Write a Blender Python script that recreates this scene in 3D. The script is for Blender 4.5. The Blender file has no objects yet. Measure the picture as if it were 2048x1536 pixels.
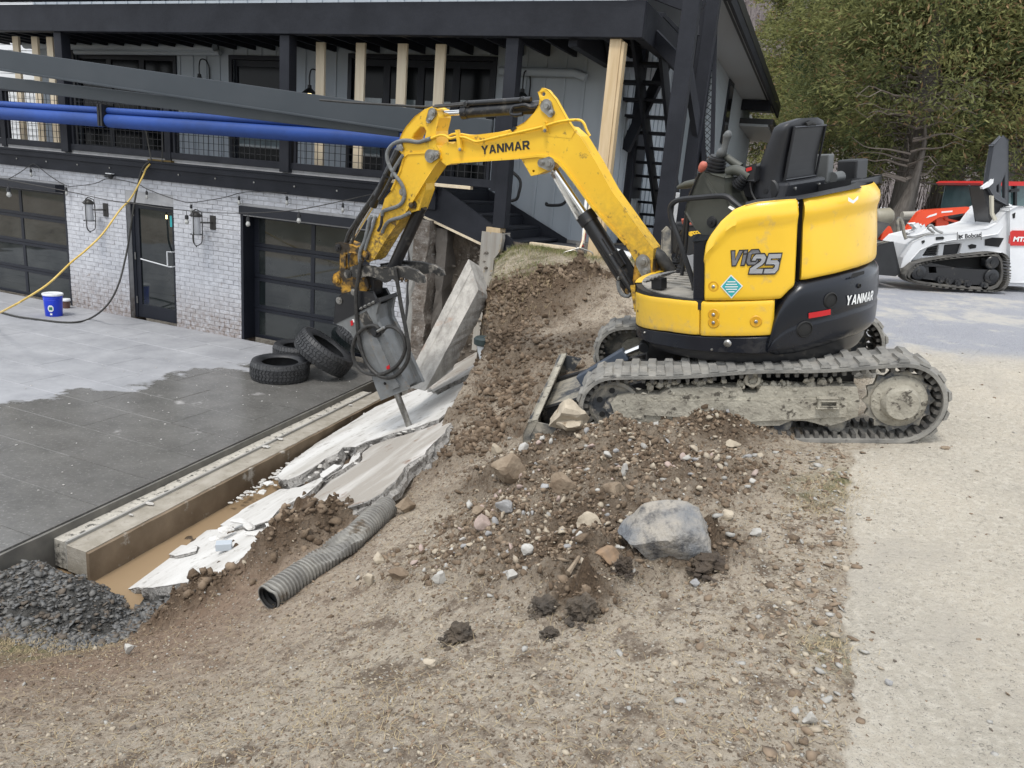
import bpy, math, random
import numpy as np
from mathutils import Matrix, Vector
from mathutils.geometry import tessellate_polygon
R_ = math.radians
random.seed(5); rng = np.random.default_rng(5)
scn = bpy.context.scene
col = scn.collection
# ------------------------------------------------------------------ camera, sky, sun, exposure
PIT, ROL, YAW, FPX = R_(15.0), R_(4.9), R_(22.0), 1520.0
CF = np.array([0, math.cos(PIT), -math.sin(PIT)]); cu = np.array([0, math.sin(PIT), math.cos(PIT)]); cr = np.array([1.0, 0, 0])
CR = math.cos(ROL)*cr + math.sin(ROL)*cu; CU = math.cos(ROL)*cu - math.sin(ROL)*cr
CAM = np.array([0, 0, 2.83])
cd = bpy.data.cameras.new('camera'); cam = bpy.data.objects.new('camera', cd); col.objects.link(cam)
cd.sensor_width = 36; cd.lens = 36*FPX/2048; cd.clip_start = .05; cd.clip_end = 2000
cam.matrix_world = Matrix(((CR[0], CU[0], -CF[0], CAM[0]), (CR[1], CU[1], -CF[1], CAM[1]), (CR[2], CU[2], -CF[2], CAM[2]), (0, 0, 0, 1)))
scn.camera = cam
SUN_EL, SUN_AZ = R_(62), R_(205)      # azimuth clockwise from +Y: behind the camera, a little to its left
w = bpy.data.worlds.new('World'); scn.world = w; w.use_nodes = True
nt = w.node_tree; bg = nt.nodes['Background']
sky = nt.nodes.new('ShaderNodeTexSky'); sky.sky_type = 'NISHITA'; sky.sun_disc = False
sky.sun_elevation = SUN_EL; sky.sun_rotation = SUN_AZ; sky.air_density = 1.0; sky.dust_density = 4.0; sky.altitude = 200
mxw = nt.nodes.new('ShaderNodeMix'); mxw.data_type = 'RGBA'; mxw.inputs['Factor'].default_value = .8
nt.links.new(sky.outputs[0], mxw.inputs['A']); mxw.inputs['B'].default_value = (8.2, 8.6, 9.1, 1)    # the cloud cover
nt.links.new(mxw.outputs['Result'], bg.inputs[0]); bg.inputs[1].default_value = .12
sd = bpy.data.lights.new('sun', 'SUN'); sd.energy = 1.4; sd.angle = R_(12); sd.color = (1, .96, .9)
so = bpy.data.objects.new('sun', sd); col.objects.link(so)
sv = Vector((math.sin(SUN_AZ)*math.cos(SUN_EL), math.cos(SUN_AZ)*math.cos(SUN_EL), math.sin(SUN_EL)))
so.rotation_euler = sv.to_track_quat('Z', 'Y').to_euler(); so.location = (0, 0, 30)
vs = scn.view_settings; vs.view_transform = 'Standard'; vs.look = 'None'; vs.exposure = 0.62; vs.gamma = 1; vs.use_curve_mapping = False
scn.render.engine = 'CYCLES'; scn.cycles.max_bounces = 6; scn.cycles.diffuse_bounces = 3; scn.cycles.glossy_bounces = 3
scn.cycles.transmission_bounces = 3; scn.cycles.transparent_max_bounces = 8; scn.cycles.use_denoising = True

# ------------------------------------------------------------------ geometry helpers
def ray(x, y): return (x-1024)/FPX*CR - (y-768)/FPX*CU + CF
def atz(x, y, z): d = ray(x, y); return CAM + d*(z-CAM[2])/d[2]
def aty(x, y, Y): d = ray(x, y); return CAM + d*Y/d[1]
class Fr:
    def __init__(s, M, o): s.M = np.array(M, float); s.o = np.array(o, float)   # columns of M are the axes
    def w(s, p): return s.o + np.asarray(p, float) @ s.M.T
    def l(s, p): return (np.asarray(p, float)-s.o) @ s.M
    def hit(s, x, y, ax, val):
        c = s.l(CAM); d = ray(x, y) @ s.M
        return c + d*(val-c[ax])/d[ax]
    def tr(s, px, ax, val):
        k = [i for i in range(3) if i != ax]
        return [tuple(s.hit(x, y, ax, val)[k]) for x, y in px]
    def cyl(s, x, y, r, cx=0.0):                       # near hit of the viewing line with an upright cylinder -> angle, height
        c = s.l(CAM); d = ray(x, y) @ s.M; c = c-np.array([cx, 0, 0])
        a = d[0]**2+d[1]**2; b = c[0]*d[0]+c[1]*d[1]; q = max(b*b-a*(c[0]**2+c[1]**2-r*r), 0)
        p = c+d*(-b-math.sqrt(q))/a
        return math.atan2(p[1], p[0]) % (2*math.pi), p[2]
    def sub(s, o, yaw=0.0):
        c, q = math.cos(yaw), math.sin(yaw)
        return Fr(s.M @ np.array([[c, -q, 0], [q, c, 0], [0, 0, 1]]), s.w(o))
    def mat(s):
        m = Matrix.Identity(4)
        for i in range(3):
            for j in range(3): m[i][j] = s.M[i][j]
            m[i][3] = s.o[i]
        return m
FW = Fr(np.eye(3), (0, 0, 0))
P0 = atz(305, 643, 0)
UW = np.array([math.cos(YAW), -math.sin(YAW), 0]); IN = np.array([math.sin(YAW), math.cos(YAW), 0])
FB = Fr(np.array([UW, IN, [0, 0, 1]]).T, P0)            # x along the brick wall, y into the house, z up
def uo(p): q = FB.l(p); return q[..., 0], -q[..., 1]
class MB:
    def __init__(s): s.v = []; s.f = []; s.n = 0
    def add(s, v, f):
        v = np.asarray(v, float).reshape(-1, 3); s.v.append(v); s.f += [tuple(i+s.n for i in q) for q in f]; s.n += len(v); return s
    def box(s, fr, lo, hi):
        (a, b, c), (d, e, g) = lo, hi
        p = [(a,b,c),(d,b,c),(d,e,c),(a,e,c),(a,b,g),(d,b,g),(d,e,g),(a,e,g)]
        return s.add(fr.w(p), [(0,3,2,1),(4,5,6,7),(0,1,5,4),(1,2,6,5),(2,3,7,6),(3,0,4,7)])
    def hexa(s, p):                                     # 8 world points, bottom 4 then top 4
        return s.add(p, [(0,3,2,1),(4,5,6,7),(0,1,5,4),(1,2,6,5),(2,3,7,6),(3,0,4,7)])
    def bar(s, p, q, wd, ht, up=(0, 0, 1)):             # rectangular bar between two world points
        p, q = np.array(p, float), np.array(q, float); d = q-p; d /= np.linalg.norm(d)
        x = np.cross(d, up); x /= np.linalg.norm(x); y = np.cross(x, d)
        c = [(-1, -1), (1, -1), (1, 1), (-1, 1)]
        return s.hexa([p+x*a*wd/2+y*b*ht/2 for a, b in c]+[q+x*a*wd/2+y*b*ht/2 for a, b in c])
    def prism(s, fr, poly, ax, a, b, holes=(), slant=None):
        loops = [list(poly)]+[list(h) for h in holes]; k = [i for i in range(3) if i != ax]
        flat = [p for l in loops for p in l]; n = len(flat)
        tris = tessellate_polygon([[Vector((p[0], p[1], 0)) for p in l] for l in loops])
        vs_ = []
        for val in (a, b):
            for p in flat:
                q = [0, 0, 0]; q[k[0]], q[k[1]], q[ax] = p[0], p[1], val; vs_.append(q)
        fs = []
        for t in tris: fs.append(tuple(t)); fs.append(tuple(i+n for i in reversed(t)))
        o = 0
        for l in loops:
            m = len(l)
            for i in range(m): j = (i+1) % m; fs.append((o+i, o+j, o+j+n, o+i+n))
            o += m
        return s.add(fr.w(vs_), fs)
    def tube(s, pts, r, n=8, closed=False, smooth=0, cap=True):
        P = np.array(pts, float)
        if smooth: P = spline(P, smooth, closed)
        m = len(P); rr = np.full(m, r) if np.isscalar(r) else np.interp(np.linspace(0, 1, m), np.linspace(0, 1, len(r)), r)
        T = np.roll(P, -1, 0)-np.roll(P, 1, 0)
        if not closed: T[0] = P[1]-P[0]; T[-1] = P[-1]-P[-2]
        T /= np.linalg.norm(T, axis=1)[:, None]+1e-12
        u = np.cross(T[0], (0, 0, 1.0)); u = u if np.linalg.norm(u) > .1 else np.cross(T[0], (1.0, 0, 0)); u /= np.linalg.norm(u)
        vs_ = []
        for i in range(m):
            u = u-T[i]*(u@T[i]); u /= np.linalg.norm(u); v = np.cross(T[i], u)
            for j in range(n): a = 2*math.pi*j/n; vs_.append(P[i]+rr[i]*(math.cos(a)*u+math.sin(a)*v))
        fs = [(i*n+j, i*n+(j+1) % n, ((i+1) % m)*n+(j+1) % n, ((i+1) % m)*n+j) for i in range(m if closed else m-1) for j in range(n)]
        if cap and not closed: fs += [tuple(range(n))[::-1], tuple((m-1)*n+j for j in range(n))]
        return s.add(vs_, fs)
    def cyl(s, p, q, r0, r1=None, n=20): return s.tube([p, q], [r0, r0 if r1 is None else r1], n)
    def lathe(s, c, axis, prof, n=20):                  # prof: (radius, height) along the axis from world point c
        c = np.array(c, float); a = np.array(axis, float); a /= np.linalg.norm(a)
        u = np.cross(a, (0, 0, 1.0)); u = u if np.linalg.norm(u) > .1 else np.cross(a, (1.0, 0, 0)); u /= np.linalg.norm(u); v = np.cross(a, u)
        m = len(prof)
        vs_ = [c+a*h+r*(math.cos(2*math.pi*j/n)*u+math.sin(2*math.pi*j/n)*v) for r, h in prof for j in range(n)]
        fs = [(i*n+j, i*n+(j+1) % n, (i+1)*n+(j+1) % n, (i+1)*n+j) for i in range(m-1) for j in range(n)]
        if prof[0][0] > 1e-6: fs.append(tuple(range(n))[::-1])
        if prof[-1][0] > 1e-6: fs.append(tuple((m-1)*n+j for j in range(n)))
        return s.add(vs_, fs)
    def ring(s, c, axis, ro, ri, h, n=24):
        return s.lathe(c, axis, [(ri, 0), (ro, 0), (ro, h), (ri, h), (ri, 0.0001)], n)
    def grid(s, P):                                     # P: rows x cols x 3
        P = np.asarray(P); a, b = P.shape[:2]
        return s.add(P.reshape(-1, 3), [(i*b+j, i*b+j+1, (i+1)*b+j+1, (i+1)*b+j) for i in range(a-1) for j in range(b-1)])
    def rock(s, c, rad, seed=0, sub=2, rough=.25, rot=None):
        v, f = ICO[sub]; v = v.copy(); r = np.random.default_rng(seed)
        for _ in range(11):                             # flatten some sides, as broken stone has
            d = r.normal(size=3); d /= np.linalg.norm(d); h = r.uniform(.50, .82); t = v@d
            v = v-np.outer(np.maximum(t-h, 0), d)
        v = v*(1+rough*(vnoise3(v*1.7+seed*7.3)-.5))[:, None]*(1+.3*rough*(vnoise3(v*5+seed)-.5))[:, None]
        v = v*np.asarray(rad)
        if rot is not None: v = v @ rotz(rot).T
        return s.add(v+np.asarray(c), f)
    def build(s, name, m, parent=None, label=None, cat=None, group=None, kind=None, bev=0, smooth=False, seg=2, me=None):
        if me is None:
            me = bpy.data.meshes.new(name); v = np.concatenate(s.v) if s.v else np.zeros((0, 3))
            if parent is not None:
                fr = ROOT[parent.name]; v = fr.l(v)
            me.from_pydata(v.tolist(), [], s.f); me.update()
            if m: me.materials.append(m)
            if smooth:
                me.polygons.foreach_set('use_smooth', [True]*len(me.polygons))
                if smooth != 2: me.set_sharp_from_angle(angle=R_(40))
        ob = bpy.data.objects.new(name, me); col.objects.link(ob)
        if parent is not None: ob.parent = parent; ROOT[ob.name] = ROOT[parent.name]
        if bev:
            b = ob.modifiers.new('bevel', 'BEVEL'); b.width = bev; b.segments = seg; b.limit_method = 'ANGLE'; b.angle_limit = R_(35)
        for k, x in (('label', label), ('category', cat), ('group', group), ('kind', kind)):
            if x: ob[k] = x
        return ob
ROOT = {}
def thing(name, label, cat, fr=FW, group=None, kind=None):
    if not isinstance(fr, Fr): fr = Fr(np.eye(3), fr)
    o = bpy.data.objects.new(name, None); col.objects.link(o); o.matrix_world = fr.mat(); o.empty_display_size = .1
    if label: o['label'] = label
    if cat: o['category'] = cat
    if group: o['group'] = group
    if kind: o['kind'] = kind
    ROOT[o.name] = fr; return o
def dup(o, parent=None, M=None, label=None):
    c = o.copy(); col.objects.link(c); ROOT[c.name] = ROOT.get(o.name, FW)
    if parent is not None: c.parent = parent
    if M is not None: c.matrix_world = M
    if label: c['label'] = label
    for ch in [x for x in o.children]: dup(ch, c)
    return c
def rotz(a): return np.array([[math.cos(a), -math.sin(a), 0], [math.sin(a), math.cos(a), 0], [0, 0, 1]])
def spline(P, k, closed=False):
    P = np.array(P, float); n = len(P); out = []
    for i in range(n if closed else n-1):
        g = lambda j: P[j % n] if closed else P[min(max(j, 0), n-1)]
        a, b, c, d = g(i-1), g(i), g(i+1), g(i+2)
        for t in np.arange(k)/k: out.append(.5*(2*b+(c-a)*t+(2*a-5*b+4*c-d)*t*t+(3*b-a-3*c+d)*t**3))
    if not closed: out.append(P[-1])
    return np.array(out)
def _h(i, j, k=0): 
    x = (i*374761393+j*668265263+k*2147483647*3 & 0xffffffff).astype(np.uint64)
    x = (x ^ (x >> np.uint64(13)))*np.uint64(1274126177) & np.uint64(0xffffffff)
    return ((x ^ (x >> np.uint64(16))) & np.uint64(0xffff)).astype(float)/65535
def vnoise(x, y):
    i, j = np.floor(x).astype(np.int64), np.floor(y).astype(np.int64); fx, fy = x-i, y-j; fx = fx*fx*(3-2*fx); fy = fy*fy*(3-2*fy)
    a = _h(i, j)*(1-fx)+_h(i+1, j)*fx; b = _h(i, j+1)*(1-fx)+_h(i+1, j+1)*fx; return a*(1-fy)+b*fy
def vnoise3(p):
    i = np.floor(p).astype(np.int64); f = p-i; f = f*f*(3-2*f); o = 0
    for a in (0, 1):
        for b in (0, 1):
            for c in (0, 1):
                o = o+_h(i[:, 0]+a, i[:, 1]+b, i[:, 2]+c)*(f[:, 0] if a else 1-f[:, 0])*(f[:, 1] if b else 1-f[:, 1])*(f[:, 2] if c else 1-f[:, 2])
    return o
def fbm(x, y, o=4):
    s = 0; a = .5
    for k in range(o): s = s+a*(vnoise(x+17.3*k, y-9.1*k)-.5); x = x*2.03; y = y*2.03; a *= .5
    return s
def ico(sub):
    import bmesh
    b = bmesh.new(); bmesh.ops.create_icosphere(b, subdivisions=sub, radius=1)
    v = np.array([x.co[:] for x in b.verts]); f = [tuple(q.index for q in p.verts) for p in b.faces]; b.free(); return v, f
ICO = {i: ico(i) for i in (1, 2, 3, 4)}
def ss(t): t = np.clip(t, 0, 1); return t*t*(3-2*t)

# ------------------------------------------------------------------ materials
def _mix(n, l, f, a, b):
    m = n.new('ShaderNodeMix'); m.data_type = 'RGBA'
    for s, x in (('Factor', f), ('A', a), ('B', b)):
        if hasattr(x, 'links'): l.new(x, m.inputs[s])
        elif s == 'Factor': m.inputs[s].default_value = x
        else: m.inputs[s].default_value = (*x[:3], 1)
    return m.outputs['Result']
def _ramp(n, l, x, lo, hi):
    m = n.new('ShaderNodeMapRange'); m.inputs['From Min'].default_value = lo; m.inputs['From Max'].default_value = hi; l.new(x, m.inputs['Value']); return m.outputs[0]
def _noise(n, l, pos, sc, det=5, stretch=None, rough=.6):
    if stretch:
        if len(stretch) == 4:
            m0 = n.new('ShaderNodeMapping'); m0.inputs['Rotation'].default_value = (0, 0, stretch[3]); l.new(pos, m0.inputs[0]); pos = m0.outputs[0]; stretch = stretch[:3]
        mp = n.new('ShaderNodeMapping'); mp.inputs['Scale'].default_value = stretch; l.new(pos, mp.inputs[0]); pos = mp.outputs[0]
    t = n.new('ShaderNodeTexNoise'); t.inputs['Scale'].default_value = sc; t.inputs['Detail'].default_value = det; t.inputs['Roughness'].default_value = rough
    l.new(pos, t.inputs['Vector']); return t.outputs['Fac']
def mat(name, c1, rough=.6, metal=0, c2=None, ns=3, lo=.35, hi=.65, dirt=None, ds=6, dlo=.5, dhi=.7, drough=.9, bump=0, bs=60, bd=.01, spec=.5, stretch=None, coat=0, emit=0, zdirt=None):
    m = bpy.data.materials.new(name); m.use_nodes = True; n, l = m.node_tree.nodes, m.node_tree.links; p = n['Principled BSDF']
    g = n.new('ShaderNodeNewGeometry'); pos = g.outputs['Position']; c = c1
    p.inputs['Roughness'].default_value = rough; p.inputs['Metallic'].default_value = metal; p.inputs['Specular IOR Level'].default_value = spec
    if c2: c = _mix(n, l, _ramp(n, l, _noise(n, l, pos, ns, 6, stretch), lo, hi), c1, c2)
    if dirt:
        f = _ramp(n, l, _noise(n, l, pos, ds, 8, None, .65), dlo, dhi)
        if zdirt:                                         # more dirt low down: (z at full dirt, z at none)
            sx = n.new('ShaderNodeSeparateXYZ'); l.new(pos, sx.inputs[0]); k = _ramp(n, l, sx.outputs[2], zdirt[1], zdirt[0])
            a = n.new('ShaderNodeMath'); a.operation = 'ADD'; a.use_clamp = True; l.new(f, a.inputs[0])
            b = n.new('ShaderNodeMath'); b.operation = 'MULTIPLY'; l.new(k, b.inputs[0]); l.new(_ramp(n, l, _noise(n, l, pos, ds*2, 6), .25, .6), b.inputs[1]); l.new(b.outputs[0], a.inputs[1]); f = a.outputs[0]
        c = _mix(n, l, f, c, dirt)
        r = n.new('ShaderNodeMix'); l.new(f, r.inputs['Factor']); r.inputs['A'].default_value = rough; r.inputs['B'].default_value = drough; l.new(r.outputs['Result'], p.inputs['Roughness'])
    if hasattr(c, 'links'): l.new(c, p.inputs['Base Color'])
    else: p.inputs['Base Color'].default_value = (*c, 1)
    if bump:
        b = n.new('ShaderNodeBump'); b.inputs['Strength'].default_value = bump; b.inputs['Distance'].default_value = bd
        l.new(_noise(n, l, pos, bs, 6, None if stretch and len(stretch) == 4 else stretch), b.inputs['Height']); l.new(b.outputs[0], p.inputs['Normal'])
    if coat: p.inputs['Coat Weight'].default_value = coat; p.inputs['Coat Roughness'].default_value = .08
    if emit: p.inputs['Emission Color'].default_value = (*c1, 1); p.inputs['Emission Strength'].default_value = emit
    return m
MUD = (.30, .27, .215)
m_yel = mat('yellow_paint', (.87, .55, .035), .34, c2=(.80, .49, .03), ns=1.6, coat=.2, dirt=(.50, .36, .14), ds=14, dlo=.57, dhi=.85, zdirt=(1.85, 2.15))
m_yarm = mat('yellow_arm_paint', (.85, .53, .033), .38, c2=(.78, .46, .028), ns=3, dirt=(.13, .085, .035), ds=15, dlo=.595, dhi=.72, zdirt=(2.05, 2.85), coat=.1)
m_greasy = mat('greasy_yellow', (.50, .27, .03), .5, c2=(.03, .022, .014), ns=11, lo=.36, hi=.54, bump=.3, bs=50)
m_cw = mat('navy_black_paint', (.006, .008, .013), .26, c2=(.010, .012, .018), dirt=(.07, .065, .06), ds=5, dlo=.62, dhi=.9, drough=.6, spec=.4)
m_blk = mat('black_plastic', (.009, .0095, .011), .5, c2=(.016, .017, .019), ns=8, bump=.1, bs=200, bd=.002)
m_blkp = mat('black_steel_paint', (.012, .013, .015), .32, c2=(.02, .02, .022), dirt=(.16, .145, .12), ds=8, dlo=.58, dhi=.8)
m_seat = mat('seat_vinyl', (.010, .011, .014), .42, c2=(.016, .017, .021), bump=.15, bs=240, bd=.002)
m_olive = mat('olive_grey_plastic', (.055, .058, .047), .5, c2=(.068, .07, .058), bump=.1, bs=200, bd=.002)
m_grip = mat('grey_grip', (.10, .105, .105), .5)
m_pink = mat('faded_red_plastic', (.45, .12, .08), .5)
m_rub = mat('dusty_rubber', (.14, .138, .13), .85, c2=(.27, .26, .235), ns=6, dirt=(.06, .06, .06), ds=11, dlo=.58, dhi=.70, bump=.5, bs=70)
m_rubi = mat('inner_rubber', (.055, .053, .05), .85, c2=(.12, .113, .1), ns=8, bump=.3)
m_mud = mat('caked_mud', (.27, .25, .205), .95, c2=(.40, .375, .31), ns=9, dirt=(.09, .08, .065), ds=17, dlo=.56, dhi=.63, bump=.9, bs=34, bd=.016)
m_mudst = mat('muddy_steel', (.05, .055, .062), .6, c2=(.27, .25, .205), ns=5, lo=.42, hi=.56, dirt=(.33, .30, .25), ds=16, dlo=.55, dhi=.65, bump=.6, bs=50)
m_steel = mat('worn_steel', (.42, .42, .41), .4, .9, c2=(.25, .24, .22), ns=20)
m_chr = mat('chrome_rod', (.75, .75, .74), .12, 1.0)
m_brk = mat('breaker_grey', (.21, .22, .225), .5, .2, c2=(.15, .155, .155), ns=6, dirt=(.20, .15, .10), ds=9, dlo=.58, dhi=.75, bump=.2)
m_thumb = mat('thumb_steel', (.035, .034, .032), .5, c2=(.018, .018, .018), ns=5, dirt=(.24, .22, .19), ds=9, dlo=.5, dhi=.62, bump=.3)
m_hose = mat('black_hose', (.014, .014, .014), .55, c2=(.04, .038, .035), ns=30)
m_sleeve = mat('grey_hose_sleeve', (.19, .20, .20), .7, c2=(.11, .115, .12), ns=40, bump=.4, bs=120)
m_dkwd = mat('dark_stained_wood', (.0085, .0100, .0150), .6, c2=(.017, .019, .026), ns=2.2, stretch=(1, 1, 1), bump=.25, bs=18, dirt=(.05, .05, .055), ds=26, dlo=.70, dhi=.8, spec=.28)
m_dkmt = mat('dark_grey_aluminium', (.026, .034, .042), .4, c2=(.034, .042, .050), ns=1.5)
m_sid = mat('grey_board_siding', (.36, .40, .44), .6, c2=(.40, .44, .475), ns=1.3, stretch=(1, 1, .2), bump=.1, bs=20)
m_corr = mat('grey_metal_siding', (.36, .395, .415), .45, .0, c2=(.32, .355, .375), ns=1)
m_soff = mat('soffit', (.30, .32, .335), .6)
m_pine = mat('raw_pine', (.60, .47, .30), .65, c2=(.50, .37, .21), ns=3, stretch=(6, 6, .6), dirt=(.30, .19, .09), ds=14, dlo=.68, dhi=.74)
m_pinen = mat('new_pine', (.74, .64, .48), .65, c2=(.66, .55, .39), ns=3, stretch=(6, 6, .6))
m_mort = mat('mortar', (.33, .33, .335), .95, c2=(.40, .40, .405), ns=6, dirt=(.13, .095, .07), ds=4, dlo=.6, dhi=.8, zdirt=(.1, .7), bump=.4)
m_brick = mat('whitewashed_brick', (.56, .57, .60), .9, c2=(.40, .405, .43), ns=9, lo=.35, hi=.7, dirt=(.21, .165, .14), ds=8, dlo=.62, dhi=.78, zdirt=(-.1, .85), bump=.7, bs=45, bd=.008)
m_redbr = mat('bare_red_brick', (.22, .10, .075), .9, c2=(.30, .17, .13), ns=9, bump=.5)
m_door = mat('black_door_frame', (.009, .011, .017), .42, c2=(.013, .015, .022), ns=2, spec=.35)
m_glass = mat('dark_window_glass', (.010, .014, .015), .035, c2=(.032, .036, .035), ns=1.3, lo=.42, hi=.62, spec=.85)  # second tone mottles the panes to imitate faint reflections
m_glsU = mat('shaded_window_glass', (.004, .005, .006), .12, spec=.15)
m_gls2 = mat('painted_pale_reflection', (.16, .20, .21), .06, c2=(.05, .07, .075), ns=1.7, lo=.4, hi=.6, spec=.8)  # pale window reflection painted as a base colour
m_blue = mat('blue_awning_cloth', (.008, .040, .18), .6, c2=(.013, .062, .29), ns=1.3)
m_white = mat('white_paint', (.72, .73, .74), .4, c2=(.62, .63, .64), ns=2, dirt=(.35, .32, .28), ds=7, dlo=.64, dhi=.8)
m_wclap = mat('white_clapboard', (.74, .76, .78), .6)
m_org = mat('orange_paint', (.78, .075, .018), .38, c2=(.68, .06, .015), ns=3)
m_red = mat('red_paint', (.52, .02, .018), .4)
m_cabg = mat('cab_glass', (.03, .07, .075), .05, c2=(.10, .17, .175), ns=1.5, spec=.8)
m_bkt = mat('blue_plastic', (.012, .045, .55), .35)
m_lid = mat('white_plastic', (.72, .74, .76), .4)
m_teal = mat('teal_sticker', (.03, .36, .38), .4)
m_wht = mat('white_print', (.78, .79, .78), .4)
m_gry = mat('silver_print', (.36, .37, .39), .35, .2)
m_gry2 = mat('dark_silver_print', (.13, .135, .15), .35, .2, c2=(.22, .22, .24), ns=15)
m_dkp = mat('black_print', (.02, .02, .022), .4)
m_rfl = mat('red_reflector', (.48, .012, .018), .25)
m_bulb = mat('clear_bulb_glass', (.30, .30, .28), .06, spec=1, c2=(.45, .45, .43), ns=60)
m_lit = mat('lit_bulb', (1.0, .75, .35), .3, emit=3)
m_conc = mat('grey_concrete', (.33, .325, .305), .9, c2=(.25, .24, .22), ns=2.5, dirt=(.17, .13, .09), ds=3, dlo=.6, dhi=.75, bump=.5, bs=30)
m_tyre = mat('tyre_rubber', (.014, .015, .017), .5, c2=(.03, .031, .034), ns=7, dirt=(.14, .14, .14), ds=10, dlo=.64, dhi=.82, bump=.3, bs=60)
m_tyrt = mat('dusty_tyre_tread', (.02, .021, .023), .55, c2=(.045, .046, .048), ns=9, dirt=(.15, .15, .15), ds=20, dlo=.6, dhi=.75, bump=.3, bs=60)
m_pipe = mat('dirty_corrugated_plastic', (.145, .14, .13), .75, c2=(.26, .25, .225), ns=7, dirt=(.10, .078, .055), ds=9, dlo=.54, dhi=.66, bump=.3)
m_pin2 = mat('black_pipe_inside', (.012, .012, .012), .8)
m_pvc = mat('white_pvc', (.68, .70, .71), .4, dirt=(.33, .28, .22), ds=9, dlo=.62, dhi=.8)
m_yrope = mat('yellow_hose', (.62, .42, .09), .5, c2=(.70, .52, .18), ns=3)
m_gcab = mat('dark_cable', (.035, .034, .03), .6)
m_glant = mat('frosted_lantern_glass', (.52, .53, .55), .35, spec=.6)
m_bronze = mat('dark_bronze', (.045, .043, .04), .45, .3)
# ------------------------------------------------------------------ excavator frames (needed by the terrain under it)
def euler(yaw, pit, rol):
    cy, sy, cp, sp, c, s = math.cos(yaw), math.sin(yaw), math.cos(pit), math.sin(pit), math.cos(rol), math.sin(rol)
    return np.array([[cy,-sy,0],[sy,cy,0],[0,0,1]]) @ np.array([[cp,0,sp],[0,1,0],[-sp,0,cp]]) @ np.array([[1,0,0],[0,c,-s],[0,s,c]])
FE = Fr(euler(R_(170.52), R_(7.9), R_(-3.78)), (1.555, 5.028, 1.50))      # undercarriage: x forward, y operator's left (towards camera), z up
FU = FE.sub((-.05, 0, 0), R_(133-170.52))                                # slewed upper body
FM = Fr(FU.sub((.74, 0, 0), R_(20)).M, FU.w((.74, 0, .78)))              # boom plane: x outwards, y towards the camera side, z up
# ------------------------------------------------------------------ ground
NEAR = [(1024,1536,1.32),(2048,1536,1.40),(1700,1536,1.37),(512,1536,1.12),(0,1536,.88),(0,1400,.62),(300,1400,.72),(600,1350,.88),(800,1200,.95),
 (1024,1250,1.2),(1330,1130,1.32),(1500,1200,1.37),(2048,1200,1.47),(2048,900,1.6),(2048,700,1.8),(1900,580,1.98),(1760,560,1.95),(1100,600,1.62),
 (1100,505,1.955),(1020,500,1.95),(1200,515,1.95),(1060,545,1.80),(1300,500,1.96),(1048,872,1.06),(1200,1000,1.28),(990,530,1.74),(975,620,1.45),(985,690,1.25),(930,770,1.05),(870,878,.80),(800,968,.68),
 (700,1036,.58),(560,1080,.47),(440,1170,.30),(300,1260,.1),(200,1245,-.1),(100,1245,.0),(0,1245,.12)]
cp = [tuple(atz(*a)) for a in NEAR]+[tuple(FE.w((a, b, 0))) for a in (-1, 0, 1) for b in (-.7, .7)]
cp += [(-6, 2.2, .2), (-4, 1.5, .35), (-4, 0, .4), (0, 0, 1.3), (0, -4, 1.3), (6, -4, 1.6), (-8, -4, .3), (6, 2, 1.6), (9, 9, 2.2), (14, 3, 2.1), (14, 16, 2.45), (4, 18, 2.2), (9, 26, 2.6), (30, 20, 2.8), (30, 45, 3.2), (0, 40, 2.6), (-12, 30, 2.2), (20, -8, 2), (-20, -8, .2), (-20, 20, 1.5)]
cp = np.array(cp)
def _U(r2): return np.where(r2 > 1e-12, r2*np.log(np.maximum(r2, 1e-12)), 0)
_n = len(cp); _K = _U(((cp[:, None, :2]-cp[None, :, :2])**2).sum(-1))+np.eye(_n)*.02; _Q = np.c_[np.ones(_n), cp[:, :2]]
_A = np.block([[_K, _Q], [_Q.T, np.zeros((3, 3))]]); _W = np.linalg.solve(_A, np.r_[cp[:, 2], 0, 0, 0])
def tps(x, y):
    sh = np.shape(x); x = np.ravel(x); y = np.ravel(y); o = _W[-3]+_W[-2]*x+_W[-1]*y
    for i in range(_n): o = o+_W[i]*_U((x-cp[i, 0])**2+(y-cp[i, 1])**2)
    return o.reshape(sh)
SA, SB_, SC = atz(215, 1180, -.33), atz(640, 880, -.28), np.array([-.9, 6.62, .54])
SN = np.cross(SB_-SA, SC-SA); SN /= np.linalg.norm(SN); SN *= np.sign(SN[2])      # plane on which the broken slabs lie
def slabz(x, y): return SA[2]-(SN[0]*(x-SA[0])+SN[1]*(y-SA[1]))/SN[2]
_ro = [-2.0, -1.0, .12, 1.97, 2.71, 3.55, 4.38, 5.08, 5.52, 5.81, 6.2, 6.53, 6.75, 7.0, 7.4, 9]
_ru = [6.3, 6.3, 6.34, 7.11, 7.53, 7.67, 7.83, 7.95, 7.84, 7.51, 7.38, 7.10, 6.55, 6.25, 5.4, 5.0]
def ridge_u(o): return np.interp(o, _ro, _ru)
def edge_u(o): return 4.82+.0973*o
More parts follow.
